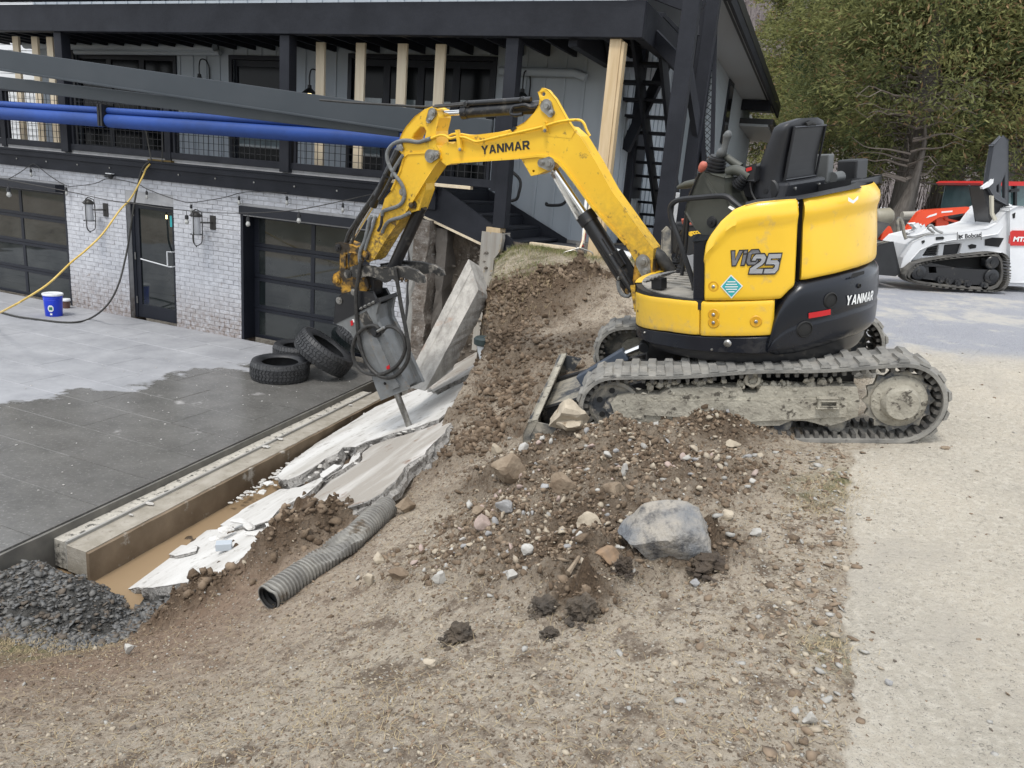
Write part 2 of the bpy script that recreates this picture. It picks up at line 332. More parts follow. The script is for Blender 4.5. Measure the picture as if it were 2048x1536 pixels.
# mounds: (px, py, z, radius along, radius across, angle, height)
MOUNDS = [(1280, 975, 1.33, .55, .33, .1, .13), (1420, 885, 1.40, .34, .14, .1, .17), (1215, 905, 1.33, .22, .16, .3, .13), (1090, 900, 1.25, .3, .2, 0, .06), (1350, 1040, 1.33, .3, .2, 0, .05),
 (1105, 598, 1.62, .45, .28, .2, .13), (1180, 620, 1.58, .3, .25, 0, .07), (1060, 690, 1.35, .5, .5, 0, .10), (1200, 640, 1.5, .6, .35, 0, .12), (640, 1075, .55, .28, .12, .5, .10), (385, 1205, .25, .22, .12, .3, .12), (560, 1120, .45, .22, .14, .5, .09),
 (1160, 1190, 1.27, .16, .1, 0, .04), (1390, 1110, 1.33, .24, .1, 0, .035), (1010, 990, 1.2, .25, .2, 0, .04)]
_mc = [(atz(a, b, c), d, e, f, g) for a, b, c, d, e, f, g in MOUNDS]
GRV = [atz(60, 1170, -.1), atz(0, 1200, 0)]
def ground_smooth(x, y):
    x = np.asarray(x, float); y = np.asarray(y, float)
    u = (x-P0[0])*UW[0]+(y-P0[1])*UW[1]; o = -((x-P0[0])*IN[0]+(y-P0[1])*IN[1])
    z = tps(x, y)
    for c, a, b, g, h in _mc:
        dx, dy = x-c[0], y-c[1]; q = ((dx*math.cos(g)+dy*math.sin(g))/a)**2+((-dx*math.sin(g)+dy*math.cos(g))/b)**2
        z = z+h*np.exp(-q)
    far = slabz(x, y)-.20
    far = np.where(o < 2.2, -.5+(far+.5)*ss((o-1.4)/.8), far)
    far = np.clip(far, -.55, 1.2)
    mound = -.55+.50*ss((o-5.55)/.75)*ss((6.9-u)/.9)+.06*fbm(x*3, y*3)
    far = np.maximum(far, np.where(o > 5.2, mound, -9))
    ru = ridge_u(o)+.10*fbm(x*2.2+4, y*2.2)*(o < 5.5)
    k = ss((u-ru)/np.where(o < 2.6, .16, .12)+1)
    z = far*(1-k)+z*k
    under = ss((5.0+.0973*o-u)/.3)*(o > .2)                         # under the patio the soil lies lower
    z = np.where(o < 8.2, z*(1-under)+np.minimum(z, -.35)*under, z)
    under2 = ((o <= .2) & (u < 6.0))                                # under the house
    z = np.where(under2, np.minimum(z, -.35), z)
    return z
def zones(x, y):
    u = (x-P0[0])*UW[0]+(y-P0[1])*UW[1]; o = -((x-P0[0])*IN[0]+(y-P0[1])*IN[1])
    a, b = atz(1700, 900, 1.52), atz(1690, 1536, 1.37); t = (y-b[1])/(a[1]-b[1]); xl = b[0]+(a[0]-b[0])*t
    wob = .16*fbm(x*1.7, y*1.7)+.12*fbm(x*8, y*8)
    lot = ss((x-xl+wob)/.025)*(t < 1)+(t >= 1)*ss((x-(a[0]+(y-a[1])*.30)+wob*3)/.35)      # compacted lot on the right
    p, q = atz(1760, 690, 1.8), atz(2048, 740, 1.75); s = (x-p[0])*(q[1]-p[1])-(y-p[1])*(q[0]-p[0]); s = -s/np.hypot(*(q-p)[:2])
    asph = ss((s+.9*fbm(x*.9, y*.9)+.25*fbm(x*4, y*4))/.6)*lot
    dark = np.zeros_like(x)
    for px, py, pz, r, k in [(1280,960,1.33,.6,.8),(1420,880,1.4,.35,1),(1090,900,1.25,.35,.8),(1110,590,1.66,.8,1),(1180,600,1.6,.5,1),(1050,640,1.45,.6,.9),(1040,720,1.3,.45,.75),(1200,680,1.5,.5,.7),(1000,760,1.2,.4,.6),(1050,820,1.2,.4,.7),(1150,1080,1.27,.4,.75),(1010,1050,1.15,.35,.6),(900,1100,1.05,.3,.4),(640,1080,.5,.3,1),(385,1205,.2,.32,1),(560,1130,.42,.25,1),(1160,1190,1.27,.17,1),(1390,1110,1.33,.22,1),(1050,980,1.2,.4,.7),(1000,800,1.05,.25,.5),(1020,930,1.15,.4,.8),(1260,1080,1.3,.3,.8),(1480,960,1.42,.25,.5),(1000,700,1.25,.35,.9),(990,620,1.4,.4,1),(940,800,1.05,.35,.7),(900,880,1.0,.35,.6),(1150,1080,1.27,.45,.9),(1100,760,1.3,.5,.6)]:
        c = atz(px, py, pz); dark = np.maximum(dark, k*np.exp(-(((x-c[0])**2+(y-c[1])**2)/(r*r))**1.5))
    ru = ridge_u(o); face = ss((ru-u+.05)/.2)*(u > 5.2); dark = np.maximum(dark, face*.9)
    gr = np.zeros_like(x)
    for px, py, pz, r in [(1060,515,1.85,.8),(1150,520,1.85,.8),(1240,530,1.85,.6),(60,1290,.2,.3),(1700,960,1.5,.16),(1640,990,1.45,.15),(1660,1300,1.4,.1)]:
        c = atz(px, py, pz); gr = np.maximum(gr, np.exp(-((x-c[0])**2+(y-c[1])**2)/(r*r)))
    gr = gr*(1-lot)
    gravel = ss((o-5.3)/.3)*ss((6.9-u)/.4)*ss((7.05-o)/.25)
    return lot, asph, np.clip(dark*(1-gravel), 0, 1), gr, gravel, u, o
def ground_z(x, y):
    z = ground_smooth(x, y)
    lot, asph, dark, gr, gravel, u, o = zones(x, y)
    rough = (1-lot)*(.62+1.7*dark+1.2*gravel)+.10*lot
    rough = rough*(1-.95*asph)+.20*lot*(1-asph)*ss((vnoise(x*.7+3, y*.25)-.45)*4)
    d = np.hypot(x, y)
    n = .075*fbm(x*1.9, y*1.9, 3)+.05*fbm(x*6, y*6, 3)+.03*fbm(x*17, y*17, 3)
    n = n+.016*(np.abs(fbm(x*38, y*38, 3))*2)+.007*fbm(x*90, y*90, 2)
    n = n+.022*np.maximum(fbm(x*26+9, y*26, 3)-.02, 0)*2+.010*np.maximum(fbm(x*60, y*60+5, 2), 0)*2
    clump = np.maximum(fbm(x*11+3, y*11, 3)-.03, 0)*.22+np.maximum(fbm(x*4.5+7, y*4.5, 3), 0)*.20+np.maximum(fbm(x*24, y*24+3, 2), 0)*.035
    z = z+rough*(n+clump*dark*(1-gravel)*.85)
    a, b = atz(1700, 900, 1.52), atz(1690, 1536, 1.37); t = (y-b[1])/(a[1]-b[1]); xl = b[0]+(a[0]-b[0])*t
    z = z-.022*np.exp(-((x-xl)/.018)**2)*(t > .25)*(t < 1.0)*ss((fbm(x*3, y*3)+.15)*4)
    return z
nr, na = 640, 720
rr_ = np.concatenate([[0.0], np.geomspace(.85, 14, nr-101), np.geomspace(14.2, 75, 100)]); aa_ = np.radians(np.concatenate([np.linspace(-80, -44, 30, endpoint=False), np.linspace(-44, 44, na-60), np.linspace(44, 82, 31)[1:]]))
RRg, AAg = np.meshgrid(rr_, aa_, indexing='ij'); GX, GY = RRg*np.sin(AAg), RRg*np.cos(AAg)-.0
GZ = ground_z(GX, GY)
mb = MB(); mb.add(np.stack([GX, GY, GZ], -1).reshape(-1, 3), [])
gme = bpy.data.meshes.new('ground'); idx = np.arange(nr*na).reshape(nr, na)
fq = np.stack([idx[:-1, :-1], idx[1:, :-1], idx[1:, 1:], idx[:-1, 1:]], -1).reshape(-1, 4)
gme.vertices.add(nr*na); gme.vertices.foreach_set('co', np.stack([GX, GY, GZ], -1).ravel())
gme.loops.add(fq.size); gme.loops.foreach_set('vertex_index', fq.ravel()); gme.polygons.add(len(fq)); gme.polygons.foreach_set('loop_start', np.arange(0, fq.size, 4)); gme.update(calc_edges=True)
zn = zones(GX.ravel(), GY.ravel())
def setattr_(me, nm, arrs):
    c = me.color_attributes.new(nm, 'FLOAT_COLOR', 'POINT'); d = np.ones((len(me.vertices), 4)); 
    for i, a in enumerate(arrs): d[:, i] = a
    c.data.foreach_set('color', d.ravel())
setattr_(gme, 'soil', [zn[0], zn[1], zn[2]]); setattr_(gme, 'cover', [zn[3], zn[4], np.clip(ss((1.05-np.ravel(GZ))/.9)*ss((zn[5]-6.2)/.5)*1.3, 0, 1)])
gme.polygons.foreach_set('use_smooth', [True]*len(gme.polygons))
def ground_mat():
    m = bpy.data.materials.new('soil_and_gravel'); m.use_nodes = True; n, l = m.node_tree.nodes, m.node_tree.links; p = n['Principled BSDF']
    g = n.new('ShaderNodeNewGeometry'); pos = g.outputs['Position']
    def att(nm):
        a = n.new('ShaderNodeVertexColor'); a.layer_name = nm; s = n.new('ShaderNodeSeparateColor'); l.new(a.outputs[0], s.inputs[0]); return s.outputs
    A, B = att('soil'), att('cover')
    f1 = _ramp(n, l, _noise(n, l, pos, 1.3, 8), .35, .65); f2 = _ramp(n, l, _noise(n, l, pos, 22, 8), .3, .7); f3 = _ramp(n, l, _noise(n, l, pos, 110, 4), .35, .65)
    tan = _mix(n, l, f1, (.42, .355, .27), (.27, .215, .16)); tan = _mix(n, l, f2, tan, (.50, .44, .355)); tan = _mix(n, l, _ramp(n, l, _noise(n, l, pos, 45, 8, None, .7), .53, .62), tan, (.13, .10, .072)); tan = _mix(n, l, _ramp(n, l, _noise(n, l, pos, 4.5, 9, None, .75), .52, .62), tan, (.165, .128, .095)); tan = _mix(n, l, _ramp(n, l, _noise(n, l, pos, 75, 5), .60, .66), tan, (.50, .46, .39))
    red = _mix(n, l, f2, (.19, .125, .088), (.31, .235, .17)); red = _mix(n, l, _ramp(n, l, _noise(n, l, pos, 45, 8, None, .7), .54, .62), red, (.10, .07, .05)); tan = _mix(n, l, B[2], tan, red)
    v = n.new('ShaderNodeTexVoronoi'); v.inputs['Scale'].default_value = 48; l.new(pos, v.inputs['Vector']); st = n.new('ShaderNodeSeparateColor'); l.new(v.outputs['Color'], st.inputs[0])
    vm = n.new('ShaderNodeMath'); vm.operation = 'MULTIPLY'; l.new(_ramp(n, l, v.outputs['Distance'], .34, .24), vm.inputs[0]); l.new(_ramp(n, l, st.outputs[0], .72, .76), vm.inputs[1])
    tan = _mix(n, l, vm.outputs[0], tan, (.47, .43, .36))
    dk = _mix(n, l, f2, (.085, .058, .036), (.19, .142, .097)); dk = _mix(n, l, f1, dk, (.13, .088, .055)); dk = _mix(n, l, f3, dk, (.070, .048, .032))
    c = _mix(n, l, A[2], tan, dk)
    lot = _mix(n, l, f1, (.56, .505, .415), (.47, .43, .36)); lot = _mix(n, l, _ramp(n, l, _noise(n, l, pos, 35, 8), .45, .7), lot, (.62, .575, .49)); lot = _mix(n, l, _ramp(n, l, _noise(n, l, pos, 150, 3), .6, .68), lot, (.24, .22, .2))
    lot = _mix(n, l, _ramp(n, l, _noise(n, l, pos, 1.1, 9, None, .7), .52, .64), lot, (.47, .43, .365))
    c = _mix(n, l, A[0], c, lot)
    asp = _mix(n, l, f1, (.28, .29, .32), (.345, .35, .38)); asp = _mix(n, l, f3, asp, (.39, .395, .42)); asp = _mix(n, l, _ramp(n, l, _noise(n, l, pos, 1.3, 10, None, .72), .50, .60), asp, (.50, .48, .44))
    c = _mix(n, l, A[1], c, asp)
    grv = _mix(n, l, f2, (.055, .055, .052), (.11, .107, .10)); c = _mix(n, l, B[1], c, grv)
    gg = n.new('ShaderNodeMath'); gg.operation = 'MULTIPLY'; l.new(B[0], gg.inputs[0]); l.new(_ramp(n, l, _noise(n, l, pos, 9, 6), .35, .6), gg.inputs[1])
    c = _mix(n, l, gg.outputs[0], c, (.13, .135, .06))
    l.new(c, p.inputs['Base Color']); p.inputs['Roughness'].default_value = .95; p.inputs['Specular IOR Level'].default_value = .25
    h = n.new('ShaderNodeMath'); h.operation = 'ADD'; l.new(_noise(n, l, pos, 55, 10, None, .7), h.inputs[0]); h2 = n.new('ShaderNodeMath'); h2.operation = 'MULTIPLY'; h2.inputs[1].default_value = .5; l.new(vm.outputs[0], h2.inputs[0]); l.new(h2.outputs[0], h.inputs[1])
    b = n.new('ShaderNodeBump'); b.inputs['Strength'].default_value = 1; b.inputs['Distance'].default_value = .026; l.new(h.outputs[0], b.inputs['Height']); l.new(b.outputs[0], p.inputs['Normal'])
    return m
m_ground = ground_mat(); gme.materials.append(m_ground)
go = bpy.data.objects.new('ground', gme); col.objects.link(go); go['kind'] = 'structure'
# far ground sheet to the horizon
mb = MB(); m_far = mat('far_field', (.10, .095, .06), .9, c2=(.16, .14, .09), ns=.2)
mb.grid([[(x, y, -1.5+max(0, (y-60)*.03)) for x in np.linspace(-900, 900, 25)] for y in np.linspace(-300, 1200, 25)]).build('far_field', m_far, kind='structure')

# water in the trench
m_water = bpy.data.materials.new('muddy_water'); m_water.use_nodes = True; p = m_water.node_tree.nodes['Principled BSDF']
p.inputs['Base Color'].default_value = (.30, .215, .13, 1); p.inputs['Roughness'].default_value = .06; p.inputs['Specular IOR Level'].default_value = .5
def ow(o, u, z): return FB.w((u, -o, z))
MB().grid([[ow(o, u, -.335) for u in np.linspace(5.2, 7.4, 8)] for o in np.linspace(.3, 6.75, 14)]).build('muddy_water', m_water, kind='structure')

# ------------------------------------------------------------------ patio of stamped paving slabs
def patio_mat():
    m = bpy.data.materials.new('stamped_patio_concrete'); m.use_nodes = True; n, l = m.node_tree.nodes, m.node_tree.links; p = n['Principled BSDF']
    g = n.new('ShaderNodeNewGeometry'); pos = g.outputs['Position']
    dry = _mix(n, l, _ramp(n, l, _noise(n, l, pos, 1.6, 9, None, .7), .35, .65), (.345, .35, .365), (.245, .25, .265))
    wet = _mix(n, l, _ramp(n, l, _noise(n, l, pos, 2.2, 9, None, .7),   .34, .70), (.10, .097, .09), (.155, .15, .14)); wet = _mix(n, l, _ramp(n, l, _noise(n, l, pos, 30, 9, None, .75), .55, .68), wet, (.25, .245, .23)); wet = _mix(n, l, _ramp(n, l, _noise(n, l, pos, 1.7, 4), .66, .72), wet, (.34, .33, .32))
    a, b = atz(0, 812, 0), atz(430, 742, 0); d = (b-a)/np.linalg.norm(b-a); nn = np.array([d[1], -d[0], 0]); nn *= np.sign(-nn[1])
    dt = n.new('ShaderNodeVectorMath'); dt.operation = 'DOT_PRODUCT'; l.new(pos, dt.inputs[0]); dt.inputs[1].default_value = nn
    x = n.new('ShaderNodeMath'); x.operation = 'SUBTRACT'; l.new(dt.outputs['Value'], x.inputs[0]); x.inputs[1].default_value = float(nn@a)
    nz = n.new('ShaderNodeMath'); nz.operation = 'MULTIPLY_ADD'; l.new(_noise(n, l, pos, 1.3, 9, None, .62), nz.inputs[0]); nz.inputs[1].default_value = 2.2; nz.inputs[2].default_value = -1.1
    y = n.new('ShaderNodeMath'); y.operation = 'ADD'; l.new(x.outputs[0], y.inputs[0]); l.new(nz.outputs[0], y.inputs[1])
    wf = _ramp(n, l, y.outputs[0], -.05, .06)
    c = _mix(n, l, wf, dry, wet); l.new(c, p.inputs['Base Color'])
    r = n.new('ShaderNodeMix'); l.new(wf, r.inputs['Factor']); r.inputs['A'].default_value = .75; r.inputs['B'].default_value = .24; l.new(r.outputs['Result'], p.inputs['Roughness'])
    bp = n.new('ShaderNodeBump'); bp.inputs['Strength'].default_value = .4; bp.inputs['Distance'].default_value = .006; l.new(_noise(n, l, pos, 14, 9), bp.inputs['Height']); l.new(bp.outputs[0], p.inputs['Normal'])
    return m
m_pat = patio_mat(); m_patj = mat('patio_joint', (.07, .07, .07), .95)
pat = thing('patio', None, None, FB, kind='structure')
poly = [(-9, 0.0), (edge_u(0)-.01, 0.0), (edge_u(8)-.01, -8.0), (-9, -8.0)]
MB().prism(FB, poly, 2, -.16, -.0045).build('patio_base', m_pat, pat)
tl, tw = 1.2, .6; tiles = []
for i in range(-8, 6):
    for j in range(14):
        o0 = j*tw; u0 = i*tl+(.6 if j % 2 else 0)+.02; u1 = u0+tl
        if min(u0, 99) > edge_u(o0): continue
        ue0, ue1 = edge_u(o0)-.006, edge_u(o0+tw)-.006
        c = FB.w(((u0+u1)/2, -(o0+tw/2), 0)); tiles.append((np.linalg.norm(c-CAM), u0, u1, o0, ue0, ue1))
tiles.sort(); full = None
for k, (d, u0, u1, o0, ue0, ue1) in enumerate(tiles):
    g = .0022
    if u1 < min(ue0, ue1):
        if full is None:
            ff = thing('_t', None, None, FB.sub((0, 0, 0))); bpy.data.objects.remove(ff)
            me = bpy.data.meshes.new('paving_slab'); vv = [(g, -tw+g, -.03), (tl-g, -tw+g, -.03), (tl-g, -g, -.03), (g, -g, -.03), (g+.006, -tw+g+.006, 0), (tl-g-.006, -tw+g+.006, 0), (tl-g-.006, -g-.006, 0), (g+.006, -g-.006, 0), (g, -tw+g, -.006), (tl-g, -tw+g, -.006), (tl-g, -g, -.006), (g, -g, -.006)]
            me.from_pydata(vv, [], [(4,5,6,7),(0,1,9,8),(1,2,10,9),(2,3,11,10),(3,0,8,11),(8,9,5,4),(9,10,6,5),(10,11,7,6)]); me.materials.append(m_pat); full = me
        ob = bpy.data.objects.new('paving_slab', full); col.objects.link(ob); ob.parent = pat; ob.location = (u0, -o0, rng.uniform(-.002, .002))
    else:
        MB().prism(FB, [(u0+g, -o0-g), (ue0-g, -o0-g), (ue1-g, -o0-tw+g), (u0+g, -o0-tw+g)], 2, -.03, 0).build('paving_slab', m_pat, pat)
# trench wall, ledge and drain channel along the patio edge
tw_ = thing('trench_wall', 'long low concrete wall with ledge and drain channel along the patio edge', 'wall', ow(3, 5.4, -.5))
def strip(nm, m, a, b, z0, z1, o0=.75, o1=5.82, n=26, jag=0):
    P = []
    for o in np.linspace(o0, o1, n):
        e = edge_u(o); j = jag*(rng.random()-.5)
        P.append([ow(o, e+a, z0), ow(o, e+a, z1+j*.3), ow(o, e+b+j, z1), ow(o, e+b, z0)])
    P = np.array(P); q = MB().grid(P); q.add(P[0], [(0, 1, 2, 3)]); q.add(P[-1], [(3, 2, 1, 0)]); return q.build(nm, m, tw_)
m_trw = mat('stained_trench_concrete', (.20, .15, .10), .85, c2=(.12, .085, .052), ns=2.6, dirt=(.40, .375, .33), ds=4, dlo=.6, dhi=.68, bump=.4, bs=30)
m_ledge = mat('dusty_ledge_concrete', (.36, .33, .28), .9, c2=(.26, .235, .19), ns=8, dirt=(.15, .125, .1), ds=12, dlo=.58, dhi=.72, bump=.6)
m_chan = mat('pale_drain_channel', (.58, .55, .48), .8, c2=(.48, .45, .39), ns=5, dirt=(.08, .075, .065), ds=16, dlo=.56, dhi=.64, bump=.3, zdirt=(-.2, -.02))
strip('patio_edge', mat('wet_patio_edge', (.11, .105, .095), .6, c2=(.17, .16, .14), ns=6), .0, .022, -.4, -.012, 0.2, 7.2, 40, .012)
strip('drain_channel', m_chan, .022, .15, -.3, -.075, 1.05, 5.85)
strip('channel_lip', m_conc, .15, .17, -.3, -.062, 1.05, 5.85)
strip('ledge', m_ledge, .17, .375, -.3, -.085, .8, 5.86, 40, .008)
strip('wall_face', m_trw, .375, .405, -.7, -.092, .8, 5.86, 40, .01)
for (px, py, s) in [(300, 1010, .05), (262, 1032, .03), (430, 905, .03), (530, 895, .07), (560, 880, .05), (640, 832, .05), (700, 812, .04)]:
    c = atz(px, py, -.08); MB().rock(c+np.array([0, 0, .012]), (s, s*.6, .014), int(px), 1).build('concrete_chip', mat_chip if 'mat_chip' in globals() else globals().setdefault('mat_chip', mat('white_concrete_chip', (.55, .54, .51), .9, c2=(.42, .4, .37), ns=9, bump=.4)), tw_)
# small chips and dust flecks on the patio
mb = MB()
for _ in range(170):
    o = rng.uniform(.8, 7); u = edge_u(o)-abs(rng.normal(0, 2.6))-.1; s = rng.uniform(.004, .017)
    if u < -6: continue
    mb.rock(ow(o, u, .004+s*.12), (s, s*rng.uniform(.5, .9), s*.25), int(rng.integers(1e6)), 1, rot=rng.uniform(0, 6))
mb.build('concrete_crumbs', mat_chip, kind='stuff', label='pale concrete crumbs scattered over the wet patio', cat='debris')

# ------------------------------------------------------------------ broken concrete slabs
m_slab = mat('dusty_white_slab', (.60, .59, .565), .9, c2=(.40, .38, .345), ns=1.1, lo=.42, hi=.70, stretch=(2.2, .6, 1, R_(24)), dirt=(.25, .23, .20), ds=9, dlo=.56, dhi=.70, bump=.6, bs=26, bd=.015)
m_slab2 = mat('stained_slab', (.31, .285, .25), .9, c2=(.55, .53, .50), ns=1.2, lo=.46, hi=.66, stretch=(2.4, .5, 1, R_(24)), dirt=(.17, .10, .065), ds=4, dlo=.58, dhi=.7, bump=.7, bs=26, bd=.015)
m_frac = mat('fractured_concrete', (.26, .25, .235), .95, c2=(.40, .385, .36), ns=22, lo=.4, hi=.6, dirt=(.10, .09, .08), ds=34, dlo=.56, dhi=.62, bump=1, bs=60, bd=.02)
def on_plane(x, y, p0, n): d = ray(x, y); return CAM+d*(((p0-CAM)@n)/(d@n))
def slab(name, label, px, lift, th, m, jag=.02, grp='broken concrete slabs in the trench', n=SN, p0=SA, seed=0):
    q = p0+n*lift; P = [on_plane(x, y, q, n) for x, y in px]; r = np.random.default_rng(seed); out = []
    for i in range(len(P)):                              # subdivide the outline and make it ragged
        a, b = P[i], P[(i+1) % len(P)]; k = max(1, int(np.linalg.norm(b-a)/.09))
        for j in range(k):
            t = j/k; e = (r.random(3)-.5)*2*jag*(1 if j else .4); e -= n*(e@n); out.append(a+(b-a)*t+e)
    fr = Fr(np.array([UW-n*(UW@n), np.cross(n, UW-n*(UW@n)), n]).T/np.array([np.linalg.norm(UW-n*(UW@n))]*2+[1]), q)
    loc = fr.l(np.array(out)); pl = [tuple(v[:2]) for v in loc]
    mb = MB(); N = len(pl); ctr = np.mean(loc[:, :2], 0)
    lay = []
    for d, sh in ((0, 1), (-.010, 1.003), (-th*.35, 1.0), (-th*.65, 1.0), (-th, .985)):
        L = [(*(ctr+(np.array(v)-ctr)*sh+(r.random(2)-.5)*(.0 if d == 0 else (.012 if d == -.010 else .045))), d+(r.random()-.5)*(.0 if d == 0 else .012)) for v in pl]; lay.append(fr.w(L))
    top = tessellate_polygon([[Vector((*v, 0)) for v in pl]])
    mb.add(np.concatenate(lay), [tuple(t) for t in top]+[(k*N+i, k*N+(i+1) % N, (k+1)*N+(i+1) % N, (k+1)*N+i) for k in range(4) for i in range(N)]+[tuple(4*N+i for i in reversed(t)) for t in top])
    ob = mb.build(name, m, label=label, cat='concrete slab', group=grp); ob.data.materials.append(m_frac)
    for p in ob.data.polygons:
        if p.index >= len(top) and p.index < len(top)+4*N: p.material_index = 1
    return ob
slab('concrete_slab', 'large white dusty slab running up behind the breaker tip to the muddy bank', [(548, 955), (592, 916), (630, 888), (690, 852), (750, 814), (845, 774), (925, 742), (966, 716), (985, 692), (992, 700), (970, 742), (935, 778), (905, 815), (878, 838), (838, 852), (800, 862), (768, 872), (730, 884), (712, 893), (688, 893), (676, 906), (650, 917), (628, 934), (600, 950), (575, 960)], .03, .13, m_slab, seed=1)
slab('concrete_slab', 'narrow cracked white slab below the breaker tip', [(560, 978), (600, 974), (636, 958), (664, 940), (698, 926), (706, 910), (720, 904), (716, 917), (686, 938), (654, 952), (632, 972), (612, 990), (585, 1003), (562, 1014), (540, 1040), (500, 1052), (470, 1056), (440, 1050), (500, 1010)], -.035, .13, m_slab, seed=2)
slab('concrete_slab', 'brown streaked slab with ragged edge leaning over a dark hollow beside the dirt bank', [(726, 905), (745, 890), (780, 878), (842, 860), (880, 845), (905, 822), (925, 810), (900, 850), (868, 885), (850, 908), (815, 928), (790, 962), (765, 985), (733, 1002), (690, 1014), (640, 1034), (640, 1028), (615, 1026), (622, 1000), (640, 982), (660, 962), (690, 945), (720, 925)], .055, .11, m_slab2, jag=.02, seed=3)
slab('concrete_slab', 'lowest white slab whose point dips into the brown water', [(214, 1183), (330, 1100), (400, 1062), (440, 1058), (500, 1062), (530, 1058), (538, 1076), (528, 1094), (512, 1118), (478, 1148), (330, 1172)], -.06, .17, m_slab, seed=4)
slab('concrete_slab', 'flat broken white piece between the brown slab and the earth heap', [(546, 1048), (575, 1042), (630, 1040), (680, 1018), (690, 1022), (655, 1046), (620, 1058), (565, 1075), (545, 1068)], -.02, .10, m_slab, seed=8)
slab('concrete_slab', 'thin flaked sheet lying on the lowest white slab', [(325, 1104), (345, 1090), (395, 1092), (392, 1102), (350, 1112)], -.04, .02, m_slab, .008, seed=5)
slab('concrete_slab', 'small raised flake above the crack in the white slabs', [(640, 948), (668, 928), (684, 930), (660, 946), (646, 956)], .05, .04, m_slab, .01, seed=6)
slab('concrete_slab', 'brown stained strip of slab at the foot of the leaning beam', [(850, 772), (900, 735), (950, 705), (972, 700), (962, 735), (930, 752), (870, 782)], .08, .12, m_slab2, seed=7)
k = 0
ORD = 'first second third fourth fifth sixth seventh eighth ninth tenth eleventh twelfth thirteenth fourteenth fifteenth sixteenth seventeenth eighteenth nineteenth twentieth twenty-first twenty-second twenty-third twenty-fourth'.split()
for px, py, sz in sorted([(560,925,.09),(545,945,.07),(585,908,.06),(600,895,.08),(620,880,.06),(640,872,.05),(537,968,.06),(525,985,.05),(660,862,.06),(690,850,.08),(640,935,.05),(655,948,.06),(480,1045,.08),(500,1055,.07),(450,1062,.09),(515,1070,.1),(545,1055,.08),(590,1040,.06),(430,1078,.06),(520,1095,.1),(505,1105,.06),(690,835,.06),(730,830,.05),(780,810,.05)], key=lambda q: -q[0]):
    c = on_plane(px, py, SA+SN*.0, SN); k += 1
    MB().rock(c+np.array([0, 0, .01]), (sz, sz*.7, sz*.22), 40+k, 2, .5, rot=k).build('concrete_chunk', m_slab, label=ORD[k-1]+' white concrete chunk beside the slabs, counted from the breaker tip towards the water', cat='concrete chunk', group='white concrete chunks beside the slabs')
mb = MB()
for _ in range(380):
    o = rng.uniform(2.2, 4.4); u = edge_u(o)+.44+abs(rng.normal(0, .16)) if rng.random() < .75 else edge_u(o)+rng.uniform(.5, 2.2); c = ow(o, u, 0); s = .008+.035*rng.random()**2.2
    mb.rock((c[0], c[1], slabz(c[0], c[1])+.02), (s, s*.8, s*.35), int(rng.integers(1e6)), 1)
mb.build('slab_rubble', mat_chip, kind='stuff', label='fine white rubble along the broken slabs', cat='rubble')
# big beam-like slab standing tilted in the trench
def P_(px, py, Y): return aty(px, py, Y)
bmh = [P_(808, 790, 7.35), P_(905, 775, 7.05), P_(950, 745, 7.5), P_(860, 770, 7.9), P_(938, 519, 8.35), P_(957, 578, 8.1), P_(981, 598, 8.6), P_(946, 525, 8.75)]
cb = np.mean(bmh, 0)
mb = MB()
def beam():
    A, B, C2, D = P_(806, 772, 7.35), P_(850, 782, 7.05), P_(905, 740, 7.6), P_(850, 730, 8.0)       # foot: left, front crease, right, back
    a, b, c, d = P_(937, 518, 8.35), P_(957, 579, 8.05), P_(980, 594, 8.5), P_(962, 534, 8.8)
    n = 18; rows = []
    for i in range(n+1):
        t = i/n; q = [A+(a-A)*t, B+(b-B)*t, C2+(c-C2)*t, D+(d-D)*t]; nf = np.cross(q[1]-q[0], a-A); nf /= np.linalg.norm(nf); nf *= -np.sign(nf[1]); r1 = []
        for k, g in ((0, 0), (.10, .006), (.34, .010), (.37, -.004), (.62, .0), (.65, .012), (.80, .006), (1, 0)): r1.append(q[0]+(q[1]-q[0])*k+nf*(g+.004*(rng.random()-.5)))
        rows.append(r1+[q[1]+(q[2]-q[1])*.5+(rng.random(3)-.5)*.012, q[2]+(rng.random(3)-.5)*.02, q[3], q[0]])
    mb.grid(rows); L = rows[-1][:-1]; top = np.mean(L, 0)+(rng.random(3)-.5)*.01; mb.add(list(L)+[top], [(i, (i+1) % len(L), len(L)) for i in range(len(L))])
beam(); mb.build('leaning_concrete_beam', mat('striped_beam_concrete', (.42, .40, .365), .85, c2=(.29, .275, .25), ns=5.5, lo=.42, hi=.62, stretch=(2, 1.0, .8), dirt=(.31, .19, .13), ds=2.6, dlo=.60, dhi=.74, bump=.9, bs=28, bd=.02), label='long grey concrete beam leaning upright in the trench beside the breaker', cat='concrete beam', bev=.008)
